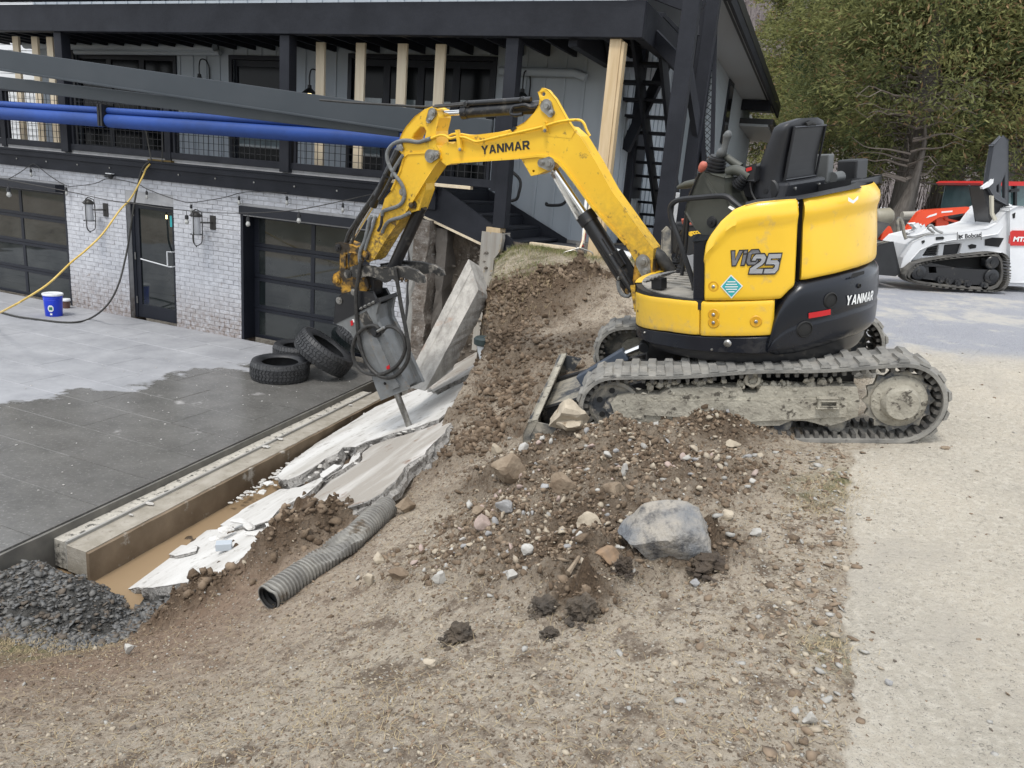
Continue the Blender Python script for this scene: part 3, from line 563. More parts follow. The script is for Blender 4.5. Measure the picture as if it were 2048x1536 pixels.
# ------------------------------------------------------------------ lodge building
def bz(px, py, off=0.0):                                # pixel -> (u, z) on the vertical plane standing `off` m behind the brick wall
    q = FB.hit(px, py, 1, off); return q[0], q[2]
def bb(a, b, c, d, e, f): return (FB, (a, c, e), (b, d, f))        # u0,u1, in0,in1, z0,z1
def BX(name, m, parent, u0, u1, y0, y1, z0, z1, bev=.004, **k): return MB().box(FB, (u0, y0, z0), (u1, y1, z1)).build(name, m, parent, bev=bev, **k)
lodge = thing('lodge_building', 'two storey lodge with whitewashed brick below and grey boards above', 'building', FB)
GL0, GL1, DR0, DR1, G20, G21, DH, GH = -4.55, -1.92, -.50, .56, 1.93, 4.30, 2.104, 2.104
mb = MB()
for a, b, z0, z1 in [(-7, GL0, 0, 2.75), (GL1, DR0, 0, 2.75), (DR1, G20, 0, 2.75), (G21, 4.93, 0, 2.75), (GL0, GL1, GH, 2.75), (DR0, DR1, DH, 2.75), (G20, G21, GH, 2.75)]:
    mb.box(FB, (a, .002, z0-.15), (b, .32, z1))
wall = mb.build('brick_wall', m_mort, lodge)
bl, bh, jt = .205, .066, .009; bricks = []
for r in range(37):
    z0 = r*(bh+jt*.6); z1 = z0+bh-jt*.4
    if z1 > 2.62: break
    segs = [(-5.2, 4.93)] if z0 > GH-.01 else [(-5.2, GL0), (GL1, DR0), (DR1, G20), (G21, 4.93)]
    for a, b in segs:
        x = a-(r % 2)*bl/2
        while x < b-.02:
            x0, x1 = max(x, a), min(x+bl-jt, b); x += bl
            if x1-x0 > .03: bricks.append((x0, x1, z0, z1))
bricks.sort(key=lambda q: np.linalg.norm(FB.w((q[0], 0, q[2]))-CAM))
bm_cache = {}; rest = MB()
for k, (x0, x1, z0, z1) in enumerate(bricks):
    g = rng.uniform(-.003, .004)
    if k < 300:
        key = (round(x1-x0, 3), round(z1-z0, 3))
        if key not in bm_cache:
            me = bpy.data.meshes.new('brick'); L, H = key; c = .004
            me.from_pydata([(0, .02, 0), (L, .02, 0), (L, .02, H), (0, .02, H), (0, 0, 0), (L, 0, 0), (L, 0, H), (0, 0, H), (c, -.006, c), (L-c, -.006, c), (L-c, -.006, H-c), (c, -.006, H-c)], [], [(0,1,5,4),(1,2,6,5),(2,3,7,6),(3,0,4,7),(4,5,9,8),(5,6,10,9),(6,7,11,10),(7,4,8,11),(8,9,10,11)]); me.materials.append(m_brick); bm_cache[key] = me
        ob = bpy.data.objects.new('brick', bm_cache[key]); col.objects.link(ob); ob.parent = wall; ob.location = (x0, g, z0)
        if x0 > .5 and x0 < .95 and z0 < .34 and rng.random() < .6: ob.material_slots[0].link = 'OBJECT'; ob.material_slots[0].material = m_redbr
    else: rest.box(FB, (x0, g-.004, z0), (x1, .02, z1))
rest.build('far_bricks', m_brick, wall, kind='stuff')
# sectional glass doors
def garage(name, u0, u1, cols, rows, dz, H, glass, lab):
    BX(name+'_head', m_door, lodge, u0, u1, dz-.28, dz+.02, H-.13, H-.001, bev=.003)
    for u in (u0, u1-.05): BX(name+'_jamb', m_door, lodge, u+.001, u+.049, -.002, dz+.02, 0.002, H-.132)
    e = MB(); e.box(FB, (u0+.051, dz+.035, .004), (u1-.051, dz+.06, H-.134)); fr = e.build(name, m_door, lodge, label=lab)
    a, b, h = u0+.052, u1-.052, H-.14; rh = h/rows; cw = (b-a-.12)/cols
    for i in range(rows):
        z0 = .008+i*rh; z1 = z0+rh-.006
        q = MB(); q.box(FB, (a, dz, z0), (b, dz+.034, z0+.055)); q.box(FB, (a, dz, z1-.05), (b, dz+.034, z1))
        for j in range(cols+1): x = a+.06+j*cw; q.box(FB, (x-.035-(.025 if j == 0 else 0), dz+.001, z0+.055), (x+.035+(.025 if j == cols else 0), dz+.033, z1-.05))
        q.build('section_frame', m_door, fr, bev=.003)
        for j in range(cols):
            x = a+.06+j*cw
            MB().box(FB, (x+.036, dz+.012, z0+.056), (x+cw-.036, dz+.02, z1-.051)).build('pane', glass, fr)
garage('garage_door', GL0, GL1, 2, 4, .10, GH, m_glass, 'left glazed sectional door')
garage('garage_door', G20, G21, 2, 4, .24, GH, m_glass, 'right glazed sectional door set deep in the wall')
# single glass door
gd = MB(); y = .09
for a, b, c, d in [(DR0+.002, DR0+.07, 0, DH-.002), (DR1-.06, DR1-.002, 0, DH-.002), (DR0+.07, DR1-.06, DH-.14, DH-.002)]: gd.box(FB, (a, y, c), (b, y+.08, d))
for a, b, c, d in [(DR0+.074, DR0+.17, .012, DH-.145), (DR1-.15, DR1-.064, .012, DH-.145), (DR0+.17, DR1-.15, .012, .24), (DR0+.17, DR1-.15, DH-.25, DH-.145)]: gd.box(FB, (a, y+.01, c), (b, y+.06, d))
gdo = gd.build('glass_door', m_door, lodge, bev=.004)
MB().box(FB, (DR0+.171, y+.03, .241), (DR1-.151, y+.04, DH-.251)).build('pane', m_glass, gdo)
q = MB(); hz = .98; q.tube(FB.w([(DR1-.11, y+.01, hz), (DR1-.11, y-.06, hz), (DR1-.2, y-.065, hz+.0), (DR1-.2, y-.065, hz+.24), (DR1-.11, y-.06, hz+.24), (DR1-.11, y+.01, hz+.24)]), .012, 8); q.build('handle', m_white, gdo, smooth=True)
MB().tube(FB.w([(DR0+.19, y-.0, hz+.04), (DR1-.2, y-.0, hz-.02)]), .011, 8).build('push_bar', m_white, gdo, smooth=True)
q = MB()
for z in (.25, 1.0, 1.72): q.box(FB, (DR0+.06, y-.012, z), (DR0+.085, y, z+.12))
q.build('hinge', m_steel, gdo)
BX('sticker', m_teal, gdo, DR1-.21, DR1-.165, y+.024, y+.029, 1.62, 1.8, bev=0); BX('exit_lamp', m_lit, gdo, DR1-.30, DR1-.27, y+.024, y+.029, 1.74, 1.80, bev=0)
# deck: fascia, edge boards, joists
deck = thing('front_deck', 'dark stained wooden deck running along the front above the brick wall', 'deck', FB)
BX('fascia_board', m_dkwd, deck, -8, 5.35, -.055, -.004, 2.345, 2.565); BX('edge_trim', m_dkwd, deck, -8, 5.35, -.085, -.0575, 2.53, 2.61)
DY1 = 1.62
for i in range(12): y0 = -.1+i*.145; BX('deck_board', m_dkwd, deck, -8, 5.35, y0+.003, y0+.14, 2.612, 2.645, bev=.003)
for i, u in enumerate(np.arange(-4.5, 5.3, .75)):                    # bolt heads with rust
    MB().cyl(FB.w((u, -.056, 2.47)), FB.w((u, -.068, 2.47)), .014, n=6).build('bolt', m_steel, deck)
# upper wall, boards and battens at the back of the deck
OFF = 1.62
up_ = thing('upper_wall', 'grey board and batten upper wall with dark windows behind the deck', 'wall', FB)
CORN = bz(1190, 460, OFF)[0]
def rect(*px, off=OFF): p = [bz(a, b, off) for a, b in px]; return min(q[0] for q in p), max(q[0] for q in p), min(q[1] for q in p), max(q[1] for q in p)
W1 = (bz(155, 200, OFF)[0], bz(350, 200, OFF)[0], 2.68, bz(250, 107, OFF)[1])
W2 = (bz(467, 250, OFF)[0], bz(566, 250, OFF)[0], 2.66, bz(500, 120, OFF)[1])
W3 = (bz(702, 250, OFF)[0], bz(978, 250, OFF)[0], 2.66, bz(800, 119, OFF)[1])
holes = [[(a, c), (b, c), (b, d), (a, d)] for a, b, c, d in (W1, W2, W3)]
MB().prism(FB, [(-4.6, 2.0), (CORN, 2.0), (CORN, 5.6), (-4.6, 5.6)], 1, OFF, OFF+.12, holes).build('siding', m_sid, up_)
for u in np.arange(-4.55, CORN, .305):
    zs = [(2.02 if u > 5.3 else 2.66, 5.55)]
    for a, b, c, d in (W1, W2, W3):
        if a-.03 < u < b+.03: zs = [(d+.09, 5.55)]
    for c, d in zs: MB().box(FB, (u-.022, OFF-.02, c), (u+.022, OFF, d)).build('batten', m_sid, up_)
for k, (a, b, c, d) in enumerate((W1, W2, W3)):
    e = MB(); t = .07
    for q in ((a-t, a, c, d+t), (b, b+t, c, d+t), (a, b, d, d+t)): e.box(FB, (q[0], OFF-.03, q[2]), (q[1], OFF+.1, q[3]))
    n = (3, 1, 4)[k]; pw = (b-a)/n
    for j in range(n+1): x = a+j*pw; e.box(FB, (max(x-.06, a), OFF+.04, c), (min(x+.06, b), OFF+.09, d))
    e.box(FB, (a, OFF+.041, d-.1), (b, OFF+.089, d)); e.box(FB, (a, OFF+.041, c), (b, OFF+.089, c+.14))
    f = e.build('window', m_door, up_)
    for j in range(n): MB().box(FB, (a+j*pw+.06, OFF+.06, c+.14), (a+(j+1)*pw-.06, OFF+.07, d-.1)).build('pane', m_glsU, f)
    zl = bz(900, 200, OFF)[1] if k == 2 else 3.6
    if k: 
        for j in range(n): MB().box(FB, (a+j*pw+.085, OFF+.052, 3.0), (a+(j+1)*pw-.085, OFF+.0585, zl+rng.uniform(-.05, .05))).build('painted_reflection', m_gls2, f)  # added pale sheets imitate reflections low in the panes
# pipe ducts under the ceiling
def bpipe(nm, m, px, off, r, parent): 
    pts = [FB.w((*[bz(a, b, off)[0]], off, bz(a, b, off)[1])) for a, b in px]; return MB().tube(pts, r, 12).build(nm, m, parent, smooth=True)
bpipe('duct_pipe', m_sid, [(50, 90), (430, 96)], OFF-.12, .07, up_); bpipe('duct_pipe', m_sid, [(150, 104), (440, 106)], OFF-.1, .045, up_)
bpipe('duct_pipe', m_sid, [(1000, 142), (1150, 146), (1172, 155)], OFF-.1, .06, up_)
# side wall going back from the corner
sw = MB(); sw.box(FB, (CORN, OFF+.0, 2.0), (CORN+.1, OFF+4.5, 7)); sw.build('side_siding', m_sid, up_)
for y in np.arange(OFF+.25, OFF+4.4, .305): MB().box(FB, (CORN+.1, y-.022, 2.05), (CORN+.12, y+.022, 6.9)).build('batten', m_sid, up_)
BX('corner_board', m_sid, up_, CORN-.06, CORN+.11, OFF-.03, OFF+.08, 2.03, 5.6); BX('concrete_footing', m_conc, up_, 5.9, CORN+.06, OFF-.03, OFF+.2, 1.6, 2.03)
BX('side_window', m_door, up_, CORN+.095, CORN+.14, OFF+.9, OFF+1.9, 2.7, 4.0)
# covered roof beams, posts and joists above
beam_ = thing('porch_roof', 'heavy dark stained roof beam with posts and joists over the deck', 'porch roof', FB)
UE = bz(1292, 50, 0)[0]
BX('front_beam', m_dkwd, beam_, -8, UE, -.12, .02, 4.53, 4.93, bev=.008); BX('top_rail_beam', m_dkwd, beam_, -8, UE-.1, -.16, .0, 4.99, 5.22, bev=.008); BX('cap_board', m_dkwd, beam_, -8, UE+.05, -.3, .2, 5.225, 5.27)
BX('rear_ceiling', m_dkwd, beam_, -8, UE-.02, .03, OFF-.01, 4.80, 4.86)
for u in np.arange(-7.8, UE-.1, .41): MB().box(FB, (u, .022, 4.58), (u+.045, OFF-.03, 4.798)).build('joist', m_dkwd, beam_)
for px in ((123, 138), (565, 592), (1008, 1038)):
    y = 200 if px[0] < 900 else 200; a = bz(px[0], y, 0)[0]; b = a+.17
    BX('post', m_dkwd, beam_, a, b, -.07, .10, 2.66 if px[0] < 900 else 2.2, 4.528, bev=.006)
# side beam of the upper deck and its returning joists towards the stair
BX('end_beam', m_dkwd, beam_, UE-.12, UE, .03, 4.2, 4.53, 4.93, bev=.006); BX('inner_end_beam', m_dkwd, beam_, UE-.95, UE-.83, .03, 4.2, 4.45, 4.78)
BX('landing_floor', m_dkwd, beam_, CORN+.3, UE, .8, 3.2, 4.94, 5.0)
# ------------------------------------------------------------------ railing with wire mesh
rail = thing('deck_railing', 'dark deck railing with square wire mesh panels under the awning', 'railing', FB)
ub = [-5.2, -3.35, -1.75, .50, 2.84, 4.62, 6.2]
for u in ub: BX('post', m_dkwd, rail, u-.06, u+.06, -.03, .06, 2.66, 3.62)
m_wire = mat('black_wire', (.012, .012, .014), .5)
for i in range(len(ub)-1):
    a, b = ub[i]+.062, ub[i+1]-.062
    BX('bottom_rail', m_dkwd, rail, a, b, -.02, .05, 2.70, 2.80); BX('top_rail', m_dkwd, rail, a, b, -.04, .07, 3.58, 3.63)
    q = MB(); 
    q.box(FB, (a+.04, -.012, 2.802), (a+.08, .03, 3.578)); MB().box(FB, (b-.08, -.012, 2.802), (b-.04, .03, 3.578)).build('panel_stile', m_dkwd, rail)
    pn = q.build('mesh_panel', m_dkwd, rail)
    for x in np.arange(a+.15, b-.09, .1): MB().box(FB, (x-.0035, .004, 2.802), (x+.0035, .011, 3.578)).build('wire', m_wire, pn)
    for z in np.arange(2.88, 3.56, .1): MB().box(FB, (a+.081, .0115, z-.0035), (b-.081, .0185, z+.0035)).build('wire', m_wire, pn)
# ------------------------------------------------------------------ pergola rails and blue awnings
perg = thing('pergola_frame', 'long grey aluminium pergola rails sloping down over the blue awnings', 'pergola', FB)
def orail(nm, a, b, offa, offb, ha, wd, m=m_dkmt):        # sloping rail between two photographed points at their own distances
    p = FB.hit(*a, 1, offa); q = FB.hit(*b, 1, offb); p[2] -= ha/2; q[2] -= ha/2
    return MB().bar(FB.w(p), FB.w(q), wd, ha).build(nm, m, perg, bev=.006)
orail('upper_rail', (-60, 90), (985, 240), -1.9, -.80, .27, .06); orail('gutter_lip', (-60, 128), (985, 286), -1.93, -.83, .03, .05)
orail('lower_rail', (-60, 146), (800, 246), -1.5, -.75, .17, .05)
aw = MB()
def awning(u0, u1, lab):
    t = thing('blue_awning', lab, 'awning', FB, 'rolled blue awnings over the deck railing')
    for r, y, z, nm in ((.10, -.50, 3.19, 'rolled_cloth'), (.05, -.50, 3.335, 'cloth_roll')):
        P = [(u, y, z+.012*math.sin(3*u)*0) for u in np.linspace(u0, u1, 20)]; q = MB()
        q.tube(FB.w(P), r, 16); q.build(nm, m_blue, t, smooth=True)
    q = MB()
    for u in (u0-.03, u1+.03): q.box(FB, (u-.02, -.62, 3.10), (u+.02, -.40, 3.42))
    q.build('end_bracket', m_blk, t, bev=.004)
awning(-7, -.30, 'left blue rolled awning over the deck railing'); awning(-.18, 5.5, 'right blue rolled awning ending behind the excavator arm')
# ------------------------------------------------------------------ temporary pine props
for k, (x0, x1, off, zb) in enumerate([(24, 40, .35, 2.66), (62, 80, .35, 2.66), (92, 110, .35, 2.66), (632, 652, .45, 2.66), (712, 730, .45, 2.66), (796, 814, .45, 2.66), (872, 888, .45, 2.66)]):
    a = bz(x0, 78, off)[0]; d = ['leftmost pine prop at the far left of the porch', 'second pine prop from the left end of the porch', 'pine prop just left of the dark corner post', 'pine prop beside the lit gooseneck lamp', 'pine prop at the left edge of the wide window', 'pine prop in front of the middle of the wide window', 'pine prop above the elbow of the excavator arm'][k]
    MB().box(FB, (a, off, zb), (a+.15, off+.045, 4.528)).build('temporary_prop', m_pinen, label=d, cat='timber prop', group='pale pine props holding up the porch roof', bev=.003)
a = bz(1222, 80, -.02)[0]
MB().box(FB, (a, -.06, 1.75), (a+.14, .08, 4.528)).box(FB, (a+.142, -.05, 1.75), (a+.18, .08, 4.5)).build('temporary_prop', m_pine, label='thick doubled pine post at the right end of the porch beam', cat='timber prop', bev=.004)
# ------------------------------------------------------------------ front steps beside the soil bank
st = thing('side_steps', 'dark wooden steps leading down from the deck beside the bare soil bank', 'steps', FB)
BX('landing', m_dkwd, st, 4.95, 5.42, .0, 1.5, 2.52, 2.645)
for i in range(4):
    u = 5.42+i*.30; z = 2.645-.15*(i+1); BX('tread', m_dkwd, st, u-.03, u+.3, .05, 1.45, z-.035, z, bev=.006); BX('riser', m_dkwd, st, u, u+.02, .06, 1.44, z+.001, z+.112)
def sl(u0, z0, u1, z1, h): return [(u0, z0), (u1, z1), (u1, z1-h), (u0, z0-h)]
MB().prism(FB, [(5.0, 2.66), (5.4, 2.66), (6.62, 2.0), (6.62, 1.88), (6.45, 1.86), (5.0, 2.28)], 1, .0, .045).build('stringer', m_dkwd, st, bev=.004)
MB().prism(FB, [(5.0, 2.66), (5.4, 2.66), (6.75, 2.05), (6.75, 1.9), (5.0, 2.28)], 1, 1.46, 1.5).build('stringer', m_dkwd, st, bev=.004)
MB().prism(FB, sl(5.05, 2.285, 6.45, 1.855, .03), 1, -.02, .03).build('edge_lath', m_pinen, st)
BX('lower_fascia', m_dkwd, st, 4.94, 5.0, -.03, .05, 1.95, 2.6)
BX('spare_board', m_pinen, st, 4.6, 5.85, -.03, .06, 2.655, 2.70)
hr = [bz(a, b, .8) for a, b in [(1005, 322), (1018, 338), (1040, 360), (1038, 385), (1030, 400), (1000, 402)]]
MB().tube([FB.w((a, .8, b)) for a, b in hr], .022, 8, smooth=4).build('handrail', m_blk, st, smooth=True)
hr = [bz(a, b, 1.3) for a, b in [(1094, 405), (1094, 410), (1120, 410), (1132, 402), (1140, 385)]]
MB().tube([FB.w((a, 1.3, b)) for a, b in hr], .022, 8, smooth=4).build('handrail', m_blk, st, smooth=True)
# pier and its post foot
pr = MB(); za = bz(985, 465, -.03)[1]; ua = bz(962, 500, -.12)[0]
PU0, PU1 = bz(966, 470, -.1)[0], bz(1005, 470, -.1)[0]
pr.prism(FB, [(PU0, za), (PU1-.01, za), (PU1, za-.06), (PU1-.02, za-.22), (PU1-.1, za-.34), (PU1-.1, za-1.6), (PU0-.03, za-1.6), (PU0-.02, za-.5)], 1, -.12, .16)
pr.build('concrete_pier', mat('rust_streaked_concrete', (.42, .40, .36), .9, c2=(.33, .30, .26), ns=3, stretch=(5, 5, .5), dirt=(.40, .25, .08), ds=4, dlo=.6, dhi=.72, bump=.4), label='tall grey concrete pier with rust streaks carrying the dark porch post', cat='concrete pier', bev=.01)
BX('post_shoe', m_pine, None, PU0+.03, PU1-.05, -.08, .1, za+.002, 2.2, label='pale wooden packer between the pier and the dark post', cat='timber packer')
# broken foundation wall ends next to the brick
fo = MB()
def slabwall(u0, u1, y0, y1, z0, z1, seed, nm, m, lab):
    r = np.random.default_rng(seed); rows = []
    for z in np.linspace(z0, z1, 16):
        j = lambda: (r.random()-.5)*.06
        rows.append([FB.w(p) for p in [(u0+j(), y1, z), (u0+j(), y0+j(), z), ((u0+u1)/2, y0+j(), z), (u1+j(), y0+j(), z), (u1+j(), y1, z)]])
    q = MB(); q.grid(rows); q.add(rows[-1], [(0, 1, 2, 3, 4)]); return q.build(nm, m, label=lab, cat='broken wall', bev=.006)
m_rubw = mat('broken_foundation', (.25, .225, .20), .95, c2=(.12, .095, .075), ns=9, dirt=(.34, .32, .29), ds=14, dlo=.55, dhi=.65, bump=1, bs=30, bd=.03)
slabwall(4.96, 5.08, -.02, .3, -.5, 2.34, 1, 'grey_board_edge', m_conc, 'narrow grey sheet edge beside the end of the brick wall')
slabwall(5.10, 5.32, -.12, .3, -.5, 2.2, 2, 'broken_foundation', m_rubw, 'rough broken foundation column exposed between brick and soil')
slabwall(5.34, 5.50, .05, .4, -.5, 2.1, 3, 'dark_footing', mat('dark_damp_concrete', (.10, .09, .08), .9, c2=(.15, .135, .12), ns=4, bump=.4), 'dark damp concrete edge next to the exposed soil face')
# exposed soil face under the steps
rows = []
for z in np.linspace(-.7, 2.05, 60):
    row = []
    for t in np.linspace(0, 1, 70):
        u = 5.3+t*1.5; y = .30-.45*ss((t-.55)/.45)-.3*ss((1.2-z)/2)
        d = .30*float(fbm(np.array(u*1.8), np.array(z*1.8)))+.13*float(fbm(np.array(u*7.), np.array(z*7.)))+.05*float(fbm(np.array(u*22.), np.array(z*22.)))
        row.append((u, y+d*.9, z))
    rows.append(FB.w(row))
m_soilf = mat('cut_soil', (.085, .068, .052), .95, c2=(.15, .125, .10), ns=5, dirt=(.24, .215, .18), ds=26, dlo=.62, dhi=.7, bump=1, bs=30, bd=.03)
MB().grid(rows).build('soil_bank', m_soilf, kind='structure', smooth=True)
mb = MB()
for _ in range(170):
    t = rng.random(); u = 5.5+t*.9; z = rng.uniform(-.4, 1.9); s = rng.uniform(.012, .05); y = .30-.45*ss((t*.6-.1)/.45)-.3*ss((1.2-z)/2)
    mb.rock(FB.w((u, y-.02, z)), (s, s*.6, s*.6), int(rng.integers(1e6)), 1)
mb.build('bank_stones', mat('bank_stone', (.20, .18, .155), .9, c2=(.11, .09, .07), ns=12, bump=.4), kind='stuff', label='small stones stuck in the cut soil face', cat='stones')
# blacktop pad with lumber in front of the steps
pad = [atz(a, b, 1.97) for a, b in ((1012, 493), (1262, 512), (1340, 498), (1340, 462))]+[FB.w((6.45, 1.5, 1.97))]
pad = [pad[0], pad[1], pad[2], pad[4]]
pz = lambda p, d: (p[0], p[1], 1.955+d)
MB().hexa([pz(p, -.18) for p in pad]+[pz(p, .03) for p in pad]).build('asphalt_path', mat('asphalt', (.05, .052, .058), .9, c2=(.075, .077, .083), ns=6, bump=.6, bs=90), kind='structure')
a, b = atz(1062, 487, 2.03), atz(1165, 500, 2.03); MB().bar(a, b, .10, .04).build('timber_board', m_pinen, label='pale sawn board lying on the blacktop by the steps', cat='timber board', bev=.003)
mb = MB()
for _ in range(260):
    px, py = rng.uniform(1120, 1320), rng.uniform(466, 480); c = atz(px, py, 2.02); s = rng.uniform(.02, .05); mb.rock(c, (s, s, s*.6), int(rng.integers(1e6)), 1)
mb.build('dark_crushed_stone', mat('dark_crushed_stone', (.03, .03, .033), .8, c2=(.06, .06, .065), ns=20), kind='stuff', label='dark crushed stone along the foot of the grey wall', cat='gravel')
# shovel, rake, drainpipe
def ground_at(px, py, z0=1.8, it=12):
    z = z0
    for _ in range(it): p = atz(px, py, z); z = float(ground_z(np.array(p[0]), np.array(p[1])))
    return atz(px, py, z)
g = ground_at(1168, 512, 1.88); Y = g[1]; sh = thing('shovel', 'shovel with a red shaft collar leaning blade down behind the rake', 'shovel', g)
MB().tube([aty(1166, 488, Y), aty(1172, 400, Y+.5)], .02, 8).build('handle', m_wht, sh, smooth=True)
MB().tube([aty(1164, 494, Y-.005), aty(1169, 468, Y+.14)], .026, 8).build('collar', m_red, sh, smooth=True)
MB().prism(Fr(np.eye(3), (0, Y-.01, 0)), [aty(x, y, Y)[[0, 2]] for x, y in [(1153, 486), (1180, 488), (1184, 500), (1180, 511), (1168, 515), (1156, 510), (1151, 498)]], 1, 0, .012).build('blade', m_steel, sh, bev=.003)
rk = thing('garden_rake', 'metal bow rake standing on the grass in front of the shovel', 'rake', g+np.array([0, -.3, 0])); Y -= .15
MB().tube([aty(x, y, Y) for x, y in [(1126, 512), (1128, 505), (1145, 500), (1158, 496), (1172, 500), (1184, 505), (1186, 512)]], .008, 6, smooth=3).build('bow', m_steel, rk)
q = MB(); q.bar(aty(1125, 513, Y), aty(1187, 515, Y), .015, .02)
for i in range(14): a = aty(1126+i*4.6, 514+i*.1, Y); q.bar(a, a-np.array([0, 0, .06]), .008, .008, up=(0, 1, 0))
q.build('teeth', m_steel, rk); MB().tube([aty(1160, 497, Y), aty(1166, 480, Y+.1), aty(1195, 330, Y+.9)], .014, 8).build('handle', m_pinen, rk)
g = ground_at(1262, 520, 1.9); MB().tube([aty(1215, 503, g[1]+.1), aty(1262, 516, g[1])], .07, 16).build('drain_pipe', m_pvc, label='short white plastic pipe lying behind the boom foot', cat='pipe', smooth=True)
# ------------------------------------------------------------------ outside steel and timber stair, right of the porch
es = thing('outside_stair', 'tall dark open stair with ladder like treads at the right of the porch', 'stair', FB)
def vpost(nm, px, py, off, w_, z0, z1, par=es, d=.15):
    u = bz(px, py, off)[0]; BX(nm, m_dkwd, par, u-w_/2, u+w_/2, off-d/2, off+d/2, z0, z1, bev=.006); return u
pu = vpost('post', 1352, 250, .0, .19, 1.9, 5.0); vpost('post', 1400, 200, .9, .16, 1.9, 7.5); vpost('post', 1262, 300, 2.6, .16, 2.0, 5.0); vpost('post', 1440, 100, .2, .1, 5.0, 8.0)
n = 15; y0_, y1_, z0_, z1_ = 4.4, 1.1, 2.05, 4.93
ua, ub2 = bz(1252, 300, 2.5)[0], bz(1336, 300, 2.5)[0]
for i in range(n):
    t = i/(n-1); y = y0_+(y1_-y0_)*t; z = z0_+(z1_-z0_)*t
    BX('tread', m_dkwd, es, ua, ub2, y-.13, y+.13, z-.04, z, bev=.004)
for u in (ua-.05, (ua+ub2)/2-.02, ub2+.005):
    MB().bar(FB.w((u+.02, y0_+.1, z0_-.15)), FB.w((u+.02, y1_-.1, z1_-.08)), .045, .26).build('stringer', m_dkwd, es)
for a, b, o1, o2 in [((1395, 60), (1345, 330), .9, 2.8), ((1372, 120), (1420, 420), .3, 1.6), ((1405, 20), (1300, -20), .2, .2), ((1290, 55), (1372, 140), .6, .4), ((1420, 0), (1392, 200), .9, .9), ((1250, 300), (1340, 110), 2.2, 2.0)]:
    p, q = FB.hit(*a, 1, o1), FB.hit(*b, 1, o2); MB().bar(FB.w(p), FB.w(q), .07, .16).build('brace', m_dkwd, es)
mp = [FB.hit(x, y, 1, 1.0) for x, y in [(1398, 20), (1432, 0), (1424, 330), (1408, 330)]]
fr_ = MB(); 
for i in range(4): fr_.bar(FB.w(mp[i]), FB.w(mp[(i+1) % 4]), .05, .06, up=(.3, 1, .2))
scp = fr_.build('mesh_screen', m_dkwd, es)
for t in np.linspace(.04, .96, 24):
    L = mp[0]+(mp[3]-mp[0])*t; Rr = mp[1]+(mp[2]-mp[1])*t
    MB().bar(FB.w(L), FB.w(Rr-(0, 0, .12)), .008, .008, up=(.3, 1, .2)).build('wire', m_wire, scp); MB().bar(FB.w(L-(0, 0, .12)), FB.w(Rr), .008, .008, up=(.3, 1, .2)).build('wire', m_wire, scp)
BX('ac_unit', m_white, es, bz(1352, 400, 2.6)[0]-.1, bz(1384, 400, 2.6)[0]+.15, 2.4, 2.8, 2.05, 2.85, bev=.02)
# gabled wing behind the stair
wing = thing('metal_clad_wing', 'grey metal clad gabled wing with steep black roof edge behind the stair', 'building wing', FB)
WY = 5.2; WU = bz(1402, 300, WY)[0]
BX('front_wall', m_corr, wing, CORN+.12, WU, WY, WY+.15, 1.9, 8.0, bev=0)
for u in np.arange(CORN+.2, WU, .15): MB().box(FB, (u, WY-.022, 1.95), (u+.03, WY, 7.95)).build('rib', m_corr, wing)
for k, (a, b, z0, z1) in enumerate([(1272, 1330, 2.3, 3.3)]): BX('window', m_door, wing, bz(a, 300, WY)[0], bz(b, 300, WY)[0], WY-.04, WY-.023, z0, z1)
def wq(px, py, du=0.0): q = FB.hit(px, py, 0, WU+du); return q[1], q[2]
a_, b_ = wq(1413, 80), wq(1480, 194); slp = (b_[1]-a_[1])/(b_[0]-a_[0]); top = lambda y: a_[1]+slp*(y-a_[0]); far_y = 12.0
MB().prism(FB, [(WY, 1.9), (far_y, 1.9), (far_y, top(far_y)), (WY, top(WY))], 0, WU-.15, WU).build('side_wall', m_corr, wing)
for y in np.arange(WY+.06, far_y-.05, .16): MB().box(FB, (WU, y, 1.95), (WU+.022, y+.03, top(y)-.01)).build('rib', m_corr, wing)
w0, w1 = wq(1437, 285), wq(1463, 178)
MB().box(FB, (WU+.001, min(w0[0], w1[0]), w0[1]), (WU+.05, max(w0[0], w1[0]), w1[1]+.1)).build('window', m_door, wing)
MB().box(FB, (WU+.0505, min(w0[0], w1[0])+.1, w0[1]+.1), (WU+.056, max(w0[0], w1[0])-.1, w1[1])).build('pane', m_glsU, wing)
OV = .66
def rp(du, y, dz): return FB.w((WU+du, y, top(y)+dz))
ya, yb = 1.6, 11.0
def lay(nm, m, u0, u1, z0, z1, y0=ya, y1=yb): return MB().hexa([rp(u0, y0, z0), rp(u1, y0, z0), rp(u1, y1, z0), rp(u0, y1, z0), rp(u0, y0, z1), rp(u1, y0, z1), rp(u1, y1, z1), rp(u0, y1, z1)]).build(nm, m, wing)
lay('soffit', m_soff, -3, OV, .0, .05); lay('roof', m_blk, -3, OV+.06, .051, .2); lay('rake_board', m_dkwd, OV+.002, OV+.05, -.10, .049); lay('soffit_vent', m_blk, OV-.11, OV-.07, -.006, -.001)
lay('eave_beam', m_dkwd, .03, OV-.002, -.22, -.008, 9.3, 9.42); lay('rear_gable_soffit', m_soff, .03, OV, -.55, -.50, 9.43, 12.0); lay('rear_roof', m_blk, .0, OV+.1, -.499, -.38, 9.43, 12.2)
# neighbouring white clapboard house at the far left
nb = thing('white_house', 'white clapboard house just visible beyond the left end of the porch', 'house', FB)
BX('wall', m_wclap, nb, -16, -5.1, 2.9, 6, 0, 6.5, bev=0)
for z in np.arange(1.8, 6.4, .12): BX('clapboard', m_wclap, nb, -16, -5.1, 2.86, 2.9, z, z+.105, bev=0)
